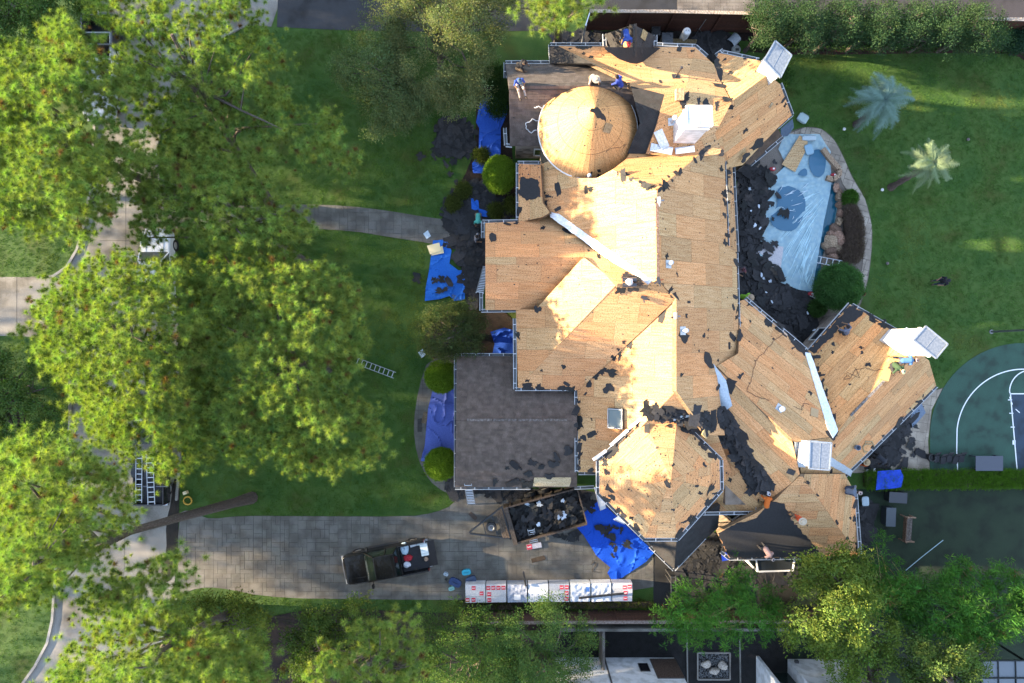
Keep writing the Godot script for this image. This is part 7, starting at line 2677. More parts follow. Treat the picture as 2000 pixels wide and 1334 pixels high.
func roof_objects() -> void:
	vent(1305, 516, 0.75, 0.06, 0.42, "pipe vent with square flashing right of the upper ridge")
	vent(1333, 646, 0.85, 0.06, 0.45, "pipe vent in torn black felt right of the lower ridge")
	vent(1312, 238, 0.7, 0.07, 0.4, "pipe vent left of the middle chimney")
	vent(1522, 797, 0.45, 0.08, 0.42, "short vent on the south-east wing decking")
	vent(1320, 150, 1.2, 0.045, 0.42, "tall black pipe vent on the northern slope", Color(0.05, 0.05, 0.055))
	vent(1150, 345, 0.3, 0.06, 0.3, "small vent cap below the cone roof")
	# roof window curb
	var p: Vector3 = seen(1205, 817)[0]
	var n: Vector3 = seen(1205, 817)[1]
	var u := Vector3.UP.cross(n).normalized()
	var b := Basis(u, n, u.cross(n))
	var t := thing("skylight", "dirty glass skylight with black curb on the lower west slope", "skylight", p)
	var mb := MB.new()
	mb.col = Color(0.035, 0.037, 0.042)
	mb.box(p + n * 0.1, Vector3(1.15, 0.2, 0.95), b)
	part(t, "curb", mb, M.paint)
	mb = MB.new()
	mb.col = Color(0.16, 0.19, 0.19)
	mb.box(p + n * 0.22, Vector3(0.95, 0.04, 0.75), b)
	part(t, "pane", mb, M.gloss)
	mb = MB.new()
	mb.col = Color(0.4, 0.42, 0.44)
	for e in [[0.52, 0, 0.05, 0.9], [-0.52, 0, 0.05, 0.9], [0, 0.43, 1.1, 0.05], [0, -0.43, 1.1, 0.05]]: mb.box(p + n * 0.24 + b * Vector3(e[0], 0, e[1]), Vector3(e[2], 0.05, e[3]), b)
	part(t, "frame", mb, M.metal)
	# white fascia boards loose along the octagon
	for e in [[1229, 836, 1260, 811, "upper white board beside the octagon gutter"], [1192, 870, 1226, 840, "middle white board beside the octagon gutter"], [1158, 898, 1184, 880, "lower white board beside the octagon gutter"]]:
		mb = MB.new()
		mb.col = Color(0.7, 0.69, 0.68)
		var a: Vector3 = at(e[0], e[1], 7.25)
		var c: Vector3 = at(e[2], e[3], 7.25)
		mb.bar(a, c, 0.16, 0.05)
		single("fascia_board", mb, M.paint, a, e[4], "board", "white boards by the octagon")
	slab_on(1256, 68, Vector3(0.45, 0.03, 0.6), 0.3, Color(0.42, 0.34, 0.18), "wooden_sheet", "tan wooden sheet on the right slope of the dormer", "panel", M.wood, 0.05)
	slab_on(1222, 82, Vector3(0.7, 0.02, 0.6), 0.2, Color(0.48, 0.31, 0.16), "wooden_sheet", "bare wood patch on the left slope of the dormer", "panel", M.ply, 0.04)
	slab_on(1186, 250, Vector3(0.5, 0.03, 0.62), 0.5, Color(0.34, 0.25, 0.14), "wooden_sheet", "brown wooden sheet lying near the tip of the cone roof", "panel", M.wood)
	slab_on(1325, 186, Vector3(0.42, 0.4, 0.62), 0.0, Color(0.55, 0.38, 0.22), "wooden_crate", "upright tan wooden block left of the black felt by the middle chimney", "crate", M.wood, 0.0)
	slab_on(1377, 845, Vector3(0.5, 0.05, 0.55), 0.9, Color(0.42, 0.3, 0.14), "cardboard_piece", "tan cardboard square in the rubble right of the octagon", "cardboard", M.matte)
	slab_on(1409, 858, Vector3(0.75, 0.03, 0.6), 0.6, Color(0.42, 0.5, 0.56), "flashing_sheet", "light blue metal sheet right of the octagon", "metal sheet", M.galv, 0.08)
	slab_on(1340, 810, Vector3(1.5, 0.03, 0.26), 0.1, Color(0.4, 0.48, 0.53), "flashing_sheet", "long light blue flashing above the octagon", "metal sheet", M.galv, 0.1)
	slab_on(1078, 940, Vector3(2.3, 0.02, 0.7), 0.0, Color(0.55, 0.48, 0.33), "plywood_board", "clean pale plywood board on the garage eave", "board", M.ply, 0.05)
	slab_on(1545, 921, Vector3(0.42, 0.03, 0.34), 0.5, Color(0.1, 0.1, 0.105), "grey_shingle", "single grey shingle left of the south-east chimney", "shingle", M.shingle)
	slab_on(1505, 205, Vector3(0.3, 0.02, 0.2), 0.5, Color(0.4, 0.3, 0.18), "wood_offcut", "small wood offcut on the north-east wing", "offcut", M.wood)
	slab_on(1730, 733, Vector3(0.75, 0.25, 0.42), 0.4, Color(0.3, 0.22, 0.11), "burlap_sack", "tan sack lying on the ridge of the east wing", "sack", M.cloth, 0.0)
	slab_on(1590, 806, Vector3(0.5, 0.04, 0.5), 0.4, Color(0.5, 0.36, 0.2), "burlap_sack", "flat tan square on the decking left of the white valley", "sack", M.cloth, 0.02)
	slab_on(1700, 919, Vector3(0.62, 0.05, 0.24), 0.2, Color(0.55, 0.57, 0.58), "white_tray", "white tray at the eave above the folded hedge tarp", "tray", M.paint, 0.05)
	# bucket
	p = seen(1671, 873)[0]
	t = thing("bucket", "grey-blue bucket on the decking near the east eave", "bucket", p)
	mb = MB.new()
	mb.col = Color(0.16, 0.2, 0.27)
	mb.lathe(p, [[0, 0.02], [0.13, 0.02], [0.16, 0.34], [0.145, 0.34], [0.12, 0.06], [0, 0.05]], 16)
	part(t, "pail", mb, M.paint)
	mb = MB.new()
	mb.col = Color(0.4, 0.4, 0.4)
	var hp := []
	for k in 9: hp.append(p + Vector3(cos(PI * k / 8.0) * 0.155, 0.33 + 0.06 * sin(PI * k / 8.0), sin(PI * k / 8.0) * 0.14))
	mb.tube(hp, hp.map(func(_q): return 0.008), 5)
	part(t, "handle", mb, M.metal)
	# tools
	for e in [[1285, 548, 0.3, "black and orange nail gun at the end of the white valley"], [1257, 582, 1.2, "black nail gun on the brown decking below the white valley"], [1286, 392, 0.1, "small silver tool on the upper ridge"], [1318, 617, 0.0, "silver chalk box on the lower ridge"]]:
		p = seen(e[0], e[1])[0]
		t = thing("roofing_tool", e[3], "tool", p, "tools on the roof", e[2])
		var dark: bool = not e[3].contains("silver")
		mb = MB.new()
		mb.col = Color(0.03, 0.03, 0.032) if dark else Color(0.4, 0.4, 0.42)
		mb.box(Vector3(0, 0.12, 0), Vector3(0.16, 0.14, 0.34))
		mb.tube([Vector3(0, 0.12, 0.1), Vector3(0.0, 0.1, 0.32)], [0.05, 0.035], 8)
		part(t, "body", mb, M.paint, true)
		mb = MB.new()
		mb.col = Color(0.45, 0.12, 0.03) if dark else Color(0.2, 0.2, 0.22)
		mb.box(Vector3(0.16, 0.08, 0.02), Vector3(0.22, 0.07, 0.07))
		part(t, "grip", mb, M.paint, true)
		mb = MB.new()
		mb.col = Color(0.08, 0.08, 0.09)
		mb.box(Vector3(-0.14, 0.07, 0.06), Vector3(0.2, 0.09, 0.06), Basis(Vector3.UP, 0.5))
		part(t, "magazine", mb, M.metal, true)
	# compressor and its clutter by the white valley
	p = seen(1228, 552)[0]
	t = thing("compressor", "grey compressor heaped with shingle scraps at the foot of the white valley", "compressor", p)
	mb = MB.new()
	mb.col = Color(0.07, 0.07, 0.075)
	for s in [-0.14, 0.14]: mb.tube([p + Vector3(-0.35, 0.22, s), p + Vector3(0.35, 0.22, s)], [0.12, 0.12], 12)
	part(t, "tank", mb, M.metal)
	mb = MB.new()
	mb.col = Color(0.5, 0.5, 0.5)
	rock(mb, p + Vector3(-0.05, 0.48, 0), Vector3(0.2, 0.16, 0.18), 4.0)
	part(t, "motor", mb, M.paint)
	mb = MB.new()
	mb.col = Color(0.05, 0.05, 0.055)
	mb.tube([p + Vector3(-0.4, 0.25, 0.2), p + Vector3(-0.4, 0.6, 0.2), p + Vector3(-0.4, 0.6, -0.2), p + Vector3(-0.4, 0.25, -0.2)], [0.018, 0.018, 0.018, 0.018], 6)
	part(t, "handle", mb, M.metal)
	for e in [[1212, 566], [1238, 562], [1222, 540], [1246, 556]]:
		flake(e[0], e[1], 0.75, "shingle_scrap", "grey shingle scrap", "beside the compressor", false, 0.06)
	cord([[1535, 648], [1510, 668], [1490, 690], [1475, 705], [1468, 740], [1458, 765], [1480, 776], [1508, 784]], 0.012, Color(0.06, 0.035, 0.03), "thin dark hose curving over the south-east wing")
	cord([[1548, 795], [1565, 800], [1568, 788], [1585, 790]], 0.012, Color(0.06, 0.035, 0.03), "short dark hose right of the short vent")
	cord([[1728, 722], [1705, 724], [1690, 718], [1670, 722], [1662, 738], [1648, 742], [1655, 728], [1680, 738], [1668, 712]], 0.011, Color(0.07, 0.04, 0.035), "tangled thin hose on the upper east wing")
	cord([[1182, 296], [1192, 290], [1210, 288], [1222, 280], [1212, 296]], 0.012, Color(0.06, 0.04, 0.03), "thin hose lying on the lower side of the cone")
	cord([[1044, 209], [1052, 207], [1060, 210]], 0.03, Color(0.62, 0.62, 0.62), "short white bent trim left of the cone")
	cord([[1052, 236], [1040, 232], [1027, 240], [1028, 252], [1038, 258], [1050, 250]], 0.03, Color(0.62, 0.62, 0.62), "curled white trim strip left of the cone")
	cord([[1684, 872], [1690, 862], [1702, 862], [1706, 874], [1700, 884], [1688, 882], [1684, 872], [1692, 866], [1704, 868]], 0.03, Color(0.3, 0.24, 0.13), "tan hose coil near the east eave")
	cord([[1154, 1103], [1158, 1098], [1166, 1100], [1160, 1108], [1156, 1115], [1168, 1117], [1174, 1118]], 0.012, Color(0.05, 0.04, 0.035), "thin cord curled on the driveway beside the large blue tarp")


func heap(called: String, label: String, poly: Array, base: float, bump: float, n: int, col := Color(0.026, 0.026, 0.028), onroof := false) -> void:
	# a rumpled mass of torn roofing with loose pieces through it
	var p := PackedVector2Array()
	var c := Vector2.ZERO
	for q in poly:
		var w: Vector3 = seen(q[0], q[1])[0] if onroof else at(q[0], q[1], 0.05)
		p.append(Vector2(w.x, w.z))
		c += Vector2(w.x, w.z) / poly.size()
	var pp := smooth_poly(p, 1)
	var mb := MB.new()
	var hf := func(x, z) -> float:
		var y: float = under(x, z)[0].y if onroof else 0.0
		var e := 1e9
		for k in pp.size(): e = minf(e, Vector2(x, z).distance_to(Geometry2D.get_closest_point_to_segment(Vector2(x, z), pp[k], pp[(k + 1) % pp.size()])))
		return y + 0.03 + minf(e * 1.2, 1.0) * (base + 0.55 * bump * (noise.get_noise_2d(x * 3.1, z * 3.1) + 0.7 * noise.get_noise_2d(x * 9, z * 9)))
	patch(mb, pp, 0.16, hf, func(_x, _z): return tone(col, rng.randf_range(0.5, 1.3)))
	var at3 := Vector3(c.x, 0.0, c.y)
	var o := single(called, mb, M.felt, at3, label, "rubble", "", "stuff")
	var xf := []
	var cols := PackedColorArray()
	var r := bounds(pp)
	while xf.size() < n:
		var q := r.position + Vector2(rng.randf(), rng.randf()) * r.size
		if not inside(q, pp): continue
		var b := Basis(Vector3.UP, rng.randf() * TAU) * Basis(Vector3.RIGHT, rng.randf_range(-0.22, 0.22)) * Basis(Vector3.BACK, rng.randf_range(-0.18, 0.18))
		xf.append(Transform3D(b.scaled(Vector3.ONE * (rng.randf_range(1.3, 2.0) if rng.randf() < 0.1 else rng.randf_range(0.35, 1.0))), Vector3(q.x, hf.call(q.x, q.y) + 0.03, q.y)))
		cols.append(Color(3.2, 2.7, 2.3) * rng.randf_range(0.5, 1.0) if rng.randf() < 0.04 else Color(1, 1, 1) * rng.randf_range(0.4, 1.5))
	var half := xf.size() / 2
	copies(o, "loose_pieces", flakes[2], xf.slice(0, half), cols.slice(0, half)).set_meta("kind", "stuff")
	copies(o, "loose_strips", flakes[4], xf.slice(half), cols.slice(half)).set_meta("kind", "stuff")


func debris() -> void:
	heap("roofing_heap", "long heap of torn black roofing between the main roof and the pool", [[1442, 330], [1476, 330], [1505, 345], [1516, 380], [1500, 400], [1496, 440], [1480, 470], [1498, 520], [1520, 558], [1584, 576], [1596, 610], [1600, 655], [1585, 690], [1530, 650], [1470, 590], [1446, 575]], 0.18, 0.25, 800)
	heap("roofing_heap", "heap of torn black roofing at the house end of the walkway", [[868, 412], [900, 400], [948, 425], [944, 500], [938, 600], [912, 598], [905, 530], [890, 490], [876, 450]], 0.2, 0.25, 330)
	heap("roofing_heap", "flat black square of roofing on the upper front lawn", [[852, 232], [925, 236], [928, 300], [880, 304], [852, 300]], 0.1, 0.12, 160)
	heap("roofing_heap", "heap of torn roofing below the east eave on the stone apron", [[1686, 890], [1725, 850], [1760, 815], [1790, 790], [1786, 815], [1770, 845], [1752, 880], [1758, 905], [1712, 916], [1690, 916]], 0.12, 0.16, 240)
	heap("roofing_heap", "dark roofing heap in the back court beside the V-shaped eave", [[1330, 1098], [1380, 1052], [1404, 1040], [1420, 1090], [1560, 1096], [1560, 1140], [1440, 1152], [1316, 1150]], 0.1, 0.1, 380)
	heap("roofing_heap", "black roofing heap in the top yard left of the red mulch", [[1366, 62], [1420, 62], [1428, 100], [1400, 118], [1384, 108], [1366, 88]], 0.15, 0.2, 150)
	heap("roofing_heap", "black roofing scraps around the foot of the dormer and tall fence", [[1080, 62], [1130, 66], [1180, 62], [1178, 84], [1080, 84]], 0.08, 0.12, 90)
	heap("roofing_heap", "torn roofing strewn in the entry bed among blue tarp pieces", [[905, 360], [930, 345], [960, 380], [1008, 400], [1008, 428], [940, 428], [900, 400]], 0.12, 0.2, 160)
	heap("roofing_heap", "dark roofing heap along the south-east gutter", [[1680, 965], [1702, 975], [1706, 1010], [1698, 1060], [1684, 1070]], 0.1, 0.1, 60)
	heap("roofing_heap", "black roofing spilled between trailer and garage wall", [[868, 940], [890, 945], [1010, 958], [1140, 958], [1165, 985], [1146, 990], [1120, 965], [990, 972], [930, 964], [880, 972]], 0.1, 0.14, 120)
	heap("roof_rubble", "thick band of torn black roofing down the south-east valley of the roof", [[1398, 800], [1418, 796], [1440, 830], [1450, 850], [1462, 880], [1480, 905], [1512, 940], [1496, 958], [1476, 950], [1468, 962], [1448, 925], [1444, 895], [1430, 885], [1416, 850], [1404, 830]], 0.12, 0.22, 330, Color(0.028, 0.029, 0.033), true)
	heap("roof_rubble", "black roofing piled above the octagon roof", [[1256, 800], [1270, 790], [1300, 794], [1330, 800], [1390, 806], [1398, 830], [1380, 850], [1362, 838], [1330, 818], [1268, 816]], 0.08, 0.14, 110, Color(0.03, 0.03, 0.032), true)
	# sheets of felt and shingle still nailed to the deck
	var sheets := [
		[[[1505, 978], [1530, 984], [1544, 1012], [1572, 1045], [1606, 1086], [1424, 1090], [1402, 1040], [1440, 1022], [1480, 1010]], "broad black shingle field left on the southern slope"],
		[[[1580, 684], [1660, 597], [1686, 610], [1672, 626], [1640, 640], [1622, 662], [1590, 692]], "black felt left along the north-west eave of the east wing"],
		[[[1400, 106], [1408, 128], [1412, 150], [1404, 166], [1392, 140], [1396, 125]], "black felt in the northern valley"],
		[[[1180, 92], [1208, 104], [1237, 117], [1262, 106], [1282, 92], [1292, 96], [1270, 114], [1240, 124], [1206, 112]], "torn black felt collar round the dormer"],
		[[[1330, 640], [1345, 655], [1338, 672], [1326, 655]], "black felt under the pipe vent of the lower ridge"],
		[[[1376, 688], [1386, 690], [1394, 720], [1384, 716], [1374, 704]], "black felt at the top of the blue metal valley"],
		[[[1412, 742], [1424, 738], [1440, 745], [1428, 770], [1420, 764]], "black felt strips right of the blue metal valley"],
		[[[1530, 640], [1545, 652], [1572, 676], [1580, 690], [1570, 694], [1550, 676]], "black felt at the lower end of the pool-side gutter"],
		[[[1582, 690], [1590, 702], [1598, 735], [1608, 770], [1602, 770], [1590, 730]], "black felt along the right side of the white valley"],
		[[[1622, 838], [1636, 852], [1626, 862], [1612, 842]], "black felt at the foot of the white valley"],
		[[[1185, 945], [1196, 952], [1200, 962], [1184, 958]], "black felt patch at the left corner of the octagon"],
		[[[1258, 822], [1268, 826], [1270, 848], [1262, 840]], "black felt strip down the upper octagon ridge"],
		[[[1150, 215], [1166, 208], [1180, 222], [1184, 236], [1170, 232]], "black felt rag at the tip of the cone"],
		[[[1464, 290], [1480, 270], [1492, 268], [1488, 284], [1472, 292]], "dark felt left on the small bay roof"],
		[[[1326, 200], [1344, 178], [1348, 186], [1336, 208]], "black felt strip left of the middle chimney"],
		[[[1092, 330], [1110, 372], [1062, 400], [1058, 340]], ""],
		[[[1018, 345], [1052, 350], [1056, 385], [1030, 392], [1016, 380]], "brown and black felt mess on the low roof beside the cone"]]
	for s in sheets:
		if s[1] == "": continue
		var mb := torn(s[0], 0.016, 0.07)
		for i in mb.c.size(): mb.c[i] = Color(0.034, 0.034, 0.037)
		single("felt_sheet", mb, M.felt, mb.v[0], s[1], "felt", "black felt left on the roof")
	# single scraps where the photograph shows them: column, row, length in centimetres
	var L := "torn black felt scrap"
	var G := "roof"
	for e in [[1140, 105, 35], [1155, 112, 50], [1178, 108, 22], [1220, 117, 28], [1236, 121, 40], [1251, 130, 22], [1286, 133, 30], [1202, 128, 22], [1290, 160, 30], [1308, 103, 20], [1334, 160, 25], [1345, 127, 20], [1353, 100, 40], [1415, 117, 30], [1428, 143, 50], [1405, 168, 70], [1380, 200, 60], [1365, 197, 55], [1400, 205, 60], [1420, 195, 75], [1428, 208, 60], [1455, 115, 30], [1447, 107, 30], [1478, 140, 30], [1530, 195, 40], [1533, 205, 35], [1455, 255, 50], [1340, 193, 50], [1335, 205, 60], [1430, 228, 15], [1517, 203, 18], [1408, 330, 55], [1410, 300, 50], [1413, 380, 70], [1415, 395, 70], [1415, 420, 50], [1427, 375, 45], [1430, 450, 40], [1416, 475, 60], [1305, 345, 30], [1290, 362, 35], [1270, 340, 22], [1283, 388, 30], [1366, 455, 15], [1302, 500, 40], [1322, 535, 35], [1355, 555, 12], [1345, 590, 28], [1340, 617, 35], [1318, 582, 75], [1309, 566, 65], [1435, 580, 45], [1432, 600, 40], [1438, 620, 40], [1383, 644, 18], [1374, 655, 40], [1382, 660, 18], [1424, 675, 40], [1430, 658, 65], [1365, 685, 22], [1331, 732, 35],
			[1135, 329, 65], [1163, 335, 55], [1173, 343, 60], [1145, 371, 45], [1153, 369, 50], [1090, 369, 75], [1090, 408, 45], [1070, 383, 55], [1062, 379, 45], [1066, 397, 45], [1060, 445, 55], [1108, 452, 65], [963, 465, 80], [1025, 459, 18], [1009, 436, 45], [991, 438, 45], [1149, 478, 50], [1169, 501, 55], [1150, 490, 25], [1058, 723, 30], [1100, 716, 45], [1030, 743, 35], [1030, 751, 55], [1106, 749, 45], [1194, 727, 85], [1189, 757, 95], [1218, 668, 35], [1208, 682, 30], [1197, 696, 35], [1209, 702, 28], [1050, 605, 70], [1012, 655, 55], [1144, 769, 25], [1156, 819, 28], [1156, 848, 65], [1132, 785, 30], [1132, 822, 85], [1140, 856, 60], [1132, 874, 60], [1132, 903, 40], [1154, 919, 50],
			[1185, 923, 50], [1264, 836, 60], [1307, 832, 45], [1283, 875, 20], [1315, 908, 35], [1375, 908, 40], [1303, 944, 50], [1360, 949, 30], [1367, 963, 55], [1387, 954, 75], [1315, 995, 30], [1195, 971, 60], [1233, 1011, 35], [1346, 1011, 65], [1336, 1019, 50], [1228, 956, 20], [1402, 704, 30], [1445, 735, 65], [1433, 749, 70], [1402, 756, 45], [1465, 628, 25], [1510, 662, 25], [1548, 680, 35], [1508, 719, 20], [1463, 667, 18], [1528, 650, 30], [1628, 672, 35], [1682, 679, 30], [1684, 689, 28], [1695, 712, 45], [1626, 688, 30], [1725, 629, 45], [1754, 645, 45], [1660, 751, 22], [1595, 697, 45], [1601, 733, 60], [1613, 769, 60], [1604, 685, 15], [1774, 688, 55], [1628, 816, 50], [1582, 767, 40], [1578, 942, 45], [1596, 967, 40], [1634, 1020, 35], [1654, 1052, 40], [1660, 1012, 30], [1419, 923, 22], [1426, 937, 40], [1629, 870, 30], [1623, 921, 40], [1570, 925, 25]]:
		flake(e[0], e[1], e[2] / 100.0, "felt_scrap", L, G)
	# pieces caught along the eaves and valleys
	for e in [[1175, 905, 1252, 826, 7], [1322, 822, 1402, 896, 8], [1400, 960, 1326, 1044, 8], [1176, 968, 1256, 1044, 7], [1584, 700, 1632, 846, 10], [1690, 886, 1822, 758, 9], [1670, 970, 1676, 1080, 8], [1460, 590, 1570, 684, 9], [1418, 300, 1420, 470, 8], [1440, 500, 1444, 680, 12], [1010, 756, 1120, 758, 6], [1128, 770, 1130, 915, 8], [1012, 330, 1014, 430, 4], [1090, 94, 1350, 94, 10], [1286, 372, 1400, 276, 7], [1200, 334, 1280, 370, 5], [1320, 590, 1140, 756, 6], [1080, 422, 1258, 552, 8], [1666, 600, 1756, 650, 5]]:
		for k in int(e[4] * 1.6):
			var f := rng.randf()
			flake(lerpf(e[0], e[2], f) + rng.randf_range(-3, 3), lerpf(e[1], e[3], f) + rng.randf_range(-3, 3), rng.randf_range(0.22, 0.75), "felt_scrap", L, G)
	var bits := []
	var bc := PackedColorArray()
	while bits.size() < 1100:
		var s: Dictionary = slopes[rng.randi() % slopes.size()]
		var c: Vector2 = bounds(s.px).position + Vector2(rng.randf(), rng.randf()) * bounds(s.px).size
		if not inside(c, s.px) or (c.x < 1130 and c.y > 690): continue
		var e := seen(c.x, c.y)
		var x := (e[1] as Vector3).cross(Vector3(0.3, 0.1, 1)).normalized()
		var b := Basis(x, e[1], x.cross(e[1])) * Basis(Vector3.UP, rng.randf() * TAU)
		bits.append(Transform3D(b.scaled_local(Vector3.ONE * rng.randf_range(0.05, 0.2)), (e[0] as Vector3) + (e[1] as Vector3) * 0.02))
		bc.append(Color(1, 1, 1) * rng.randf_range(0.6, 1.6))
	var bo := copies(self, "felt_crumbs", flakes[5], bits, bc)
	tag(bo, "tiny black felt crumbs strewn over the bare roof decking", "felt crumbs", "", "stuff")
	# scraps on the ground
	for z in [["torn_shingle", "torn black shingle piece", "by the pool heap", [[1445, 300], [1500, 300], [1530, 345], [1525, 400], [1540, 420], [1515, 470], [1505, 500], [1540, 545], [1600, 590], [1590, 650], [1520, 655], [1450, 570]], 70, 0.25], ["torn_shingle", "torn black shingle piece", "on the lawn above the walkway", [[820, 300], [900, 310], [905, 440], [860, 430]], 16, 0.05], ["torn_shingle", "torn black shingle piece", "on the stone apron", [[1740, 830], [1790, 800], [1800, 900], [1740, 915]], 10, 0.06], ["torn_shingle", "torn black shingle piece", "beside the dump trailer", [[1060, 1000], [1140, 1000], [1140, 1060], [1080, 1060]], 9, 0.05], ["torn_shingle", "torn black shingle piece", "on the garage roof", [[980, 910], [1060, 900], [1125, 860], [1125, 945], [960, 945]], 16, 0.05], ["torn_shingle", "torn black shingle piece", "on the large driveway tarp", [[1170, 1020], [1215, 1030], [1230, 1060], [1190, 1090]], 9, 0.16], ["torn_shingle", "torn black shingle piece", "on the lawn tarp", [[840, 520], [890, 535], [900, 575], [840, 575]], 6, 0.16]]:
		var poly := PackedVector2Array()
		for q in z[3]: poly.append(Vector2(q[0], q[1]))
		var r := bounds(poly)
		var k := 0
		while k < z[4]:
			var c := r.position + Vector2(rng.randf(), rng.randf()) * r.size
			if not inside(c, poly): continue
			flake(c.x, c.y, rng.randf_range(0.35, 0.95), z[0], z[1], z[2], false, z[5] + rng.randf() * 0.08)
			k += 1
	for e in [[815, 543, 0.95, "dark round pile of shingle left of the lawn tarp"], [1186, 1035, 1.1, "largest dark shingle sheet on the blue driveway tarp"], [1128, 1048, 0.7, "dark square shingle at the left of the blue driveway tarp"], [1196, 1084, 0.55, "small dark shingle low on the blue driveway tarp"], [1775, 870, 0.9, "black felt piece alone on the stone apron"], [1800, 885, 1.1, "black felt strip near the black pot"], [872, 1130, 0.3, "small dark wet scrap by the pallets"]]:
		flake(e[0], e[1], e[2], "shingle_sheet", e[3], "", false, 0.14)
	var wl := "white wrapper scrap"
	for e in [[1460, 372], [1478, 405], [1463, 414], [1470, 442], [1480, 448], [1483, 538], [1487, 545], [1500, 550], [1492, 572], [1503, 590], [1572, 612], [1585, 645]]:
		flake(e[0], e[1], rng.randf_range(0.18, 0.38), "wrapper_scrap", wl, "on the pool heap", true, 0.42, "wrapper")


# ---------------------------------------------------------------- people

const BODY := {
	"stand": {"hip": [0.1, 0.92, 0.0], "knee": [0.11, 0.5, 0.03], "ankle": [0.12, 0.1, -0.02], "toe": [0.13, 0.05, 0.15], "waist": [0, 1.0, 0.0], "chest": [0, 1.3, 0.02], "neck": [0, 1.47, 0.03], "head": [0, 1.61, 0.06], "crown": [0, 1.67, 0.04], "nose": [0, 1.6, 0.165], "shoulder": [0.19, 1.39, 0.0], "elbow": [0.27, 1.12, 0.04], "wrist": [0.19, 1.02, 0.25], "palm": [0.16, 1.03, 0.33]},
	"bend": {"hip": [0.1, 0.86, -0.12], "knee": [0.14, 0.46, 0.02], "ankle": [0.15, 0.1, -0.1], "toe": [0.16, 0.05, 0.08], "waist": [0, 0.93, -0.06], "chest": [0, 1.0, 0.3], "neck": [0, 1.0, 0.46], "head": [0, 0.97, 0.6], "crown": [0, 1.02, 0.63], "nose": [0, 0.88, 0.66], "shoulder": [0.19, 0.97, 0.36], "elbow": [0.25, 0.68, 0.42], "wrist": [0.18, 0.42, 0.52], "palm": [0.17, 0.33, 0.55]},
	"crouch": {"hip": [0.11, 0.3, -0.14], "knee": [0.24, 0.44, 0.24], "ankle": [0.18, 0.1, -0.02], "toe": [0.2, 0.05, 0.16], "waist": [0, 0.42, -0.12], "chest": [0, 0.72, 0.08], "neck": [0, 0.87, 0.17], "head": [0, 0.98, 0.26], "crown": [0, 1.03, 0.26], "nose": [0, 0.93, 0.36], "shoulder": [0.19, 0.78, 0.1], "elbow": [0.3, 0.54, 0.26], "wrist": [0.2, 0.3, 0.4], "palm": [0.17, 0.22, 0.46]},
	"sit": {"hip": [0.11, 0.13, 0.0], "knee": [0.15, 0.34, 0.42], "ankle": [0.16, 0.1, 0.74], "toe": [0.17, 0.07, 0.92], "waist": [0, 0.24, -0.02], "chest": [0, 0.54, 0.04], "neck": [0, 0.7, 0.1], "head": [0, 0.83, 0.16], "crown": [0, 0.89, 0.15], "nose": [0, 0.8, 0.265], "shoulder": [0.19, 0.62, 0.04], "elbow": [0.28, 0.38, 0.14], "wrist": [0.18, 0.36, 0.38], "palm": [0.15, 0.36, 0.46]}}


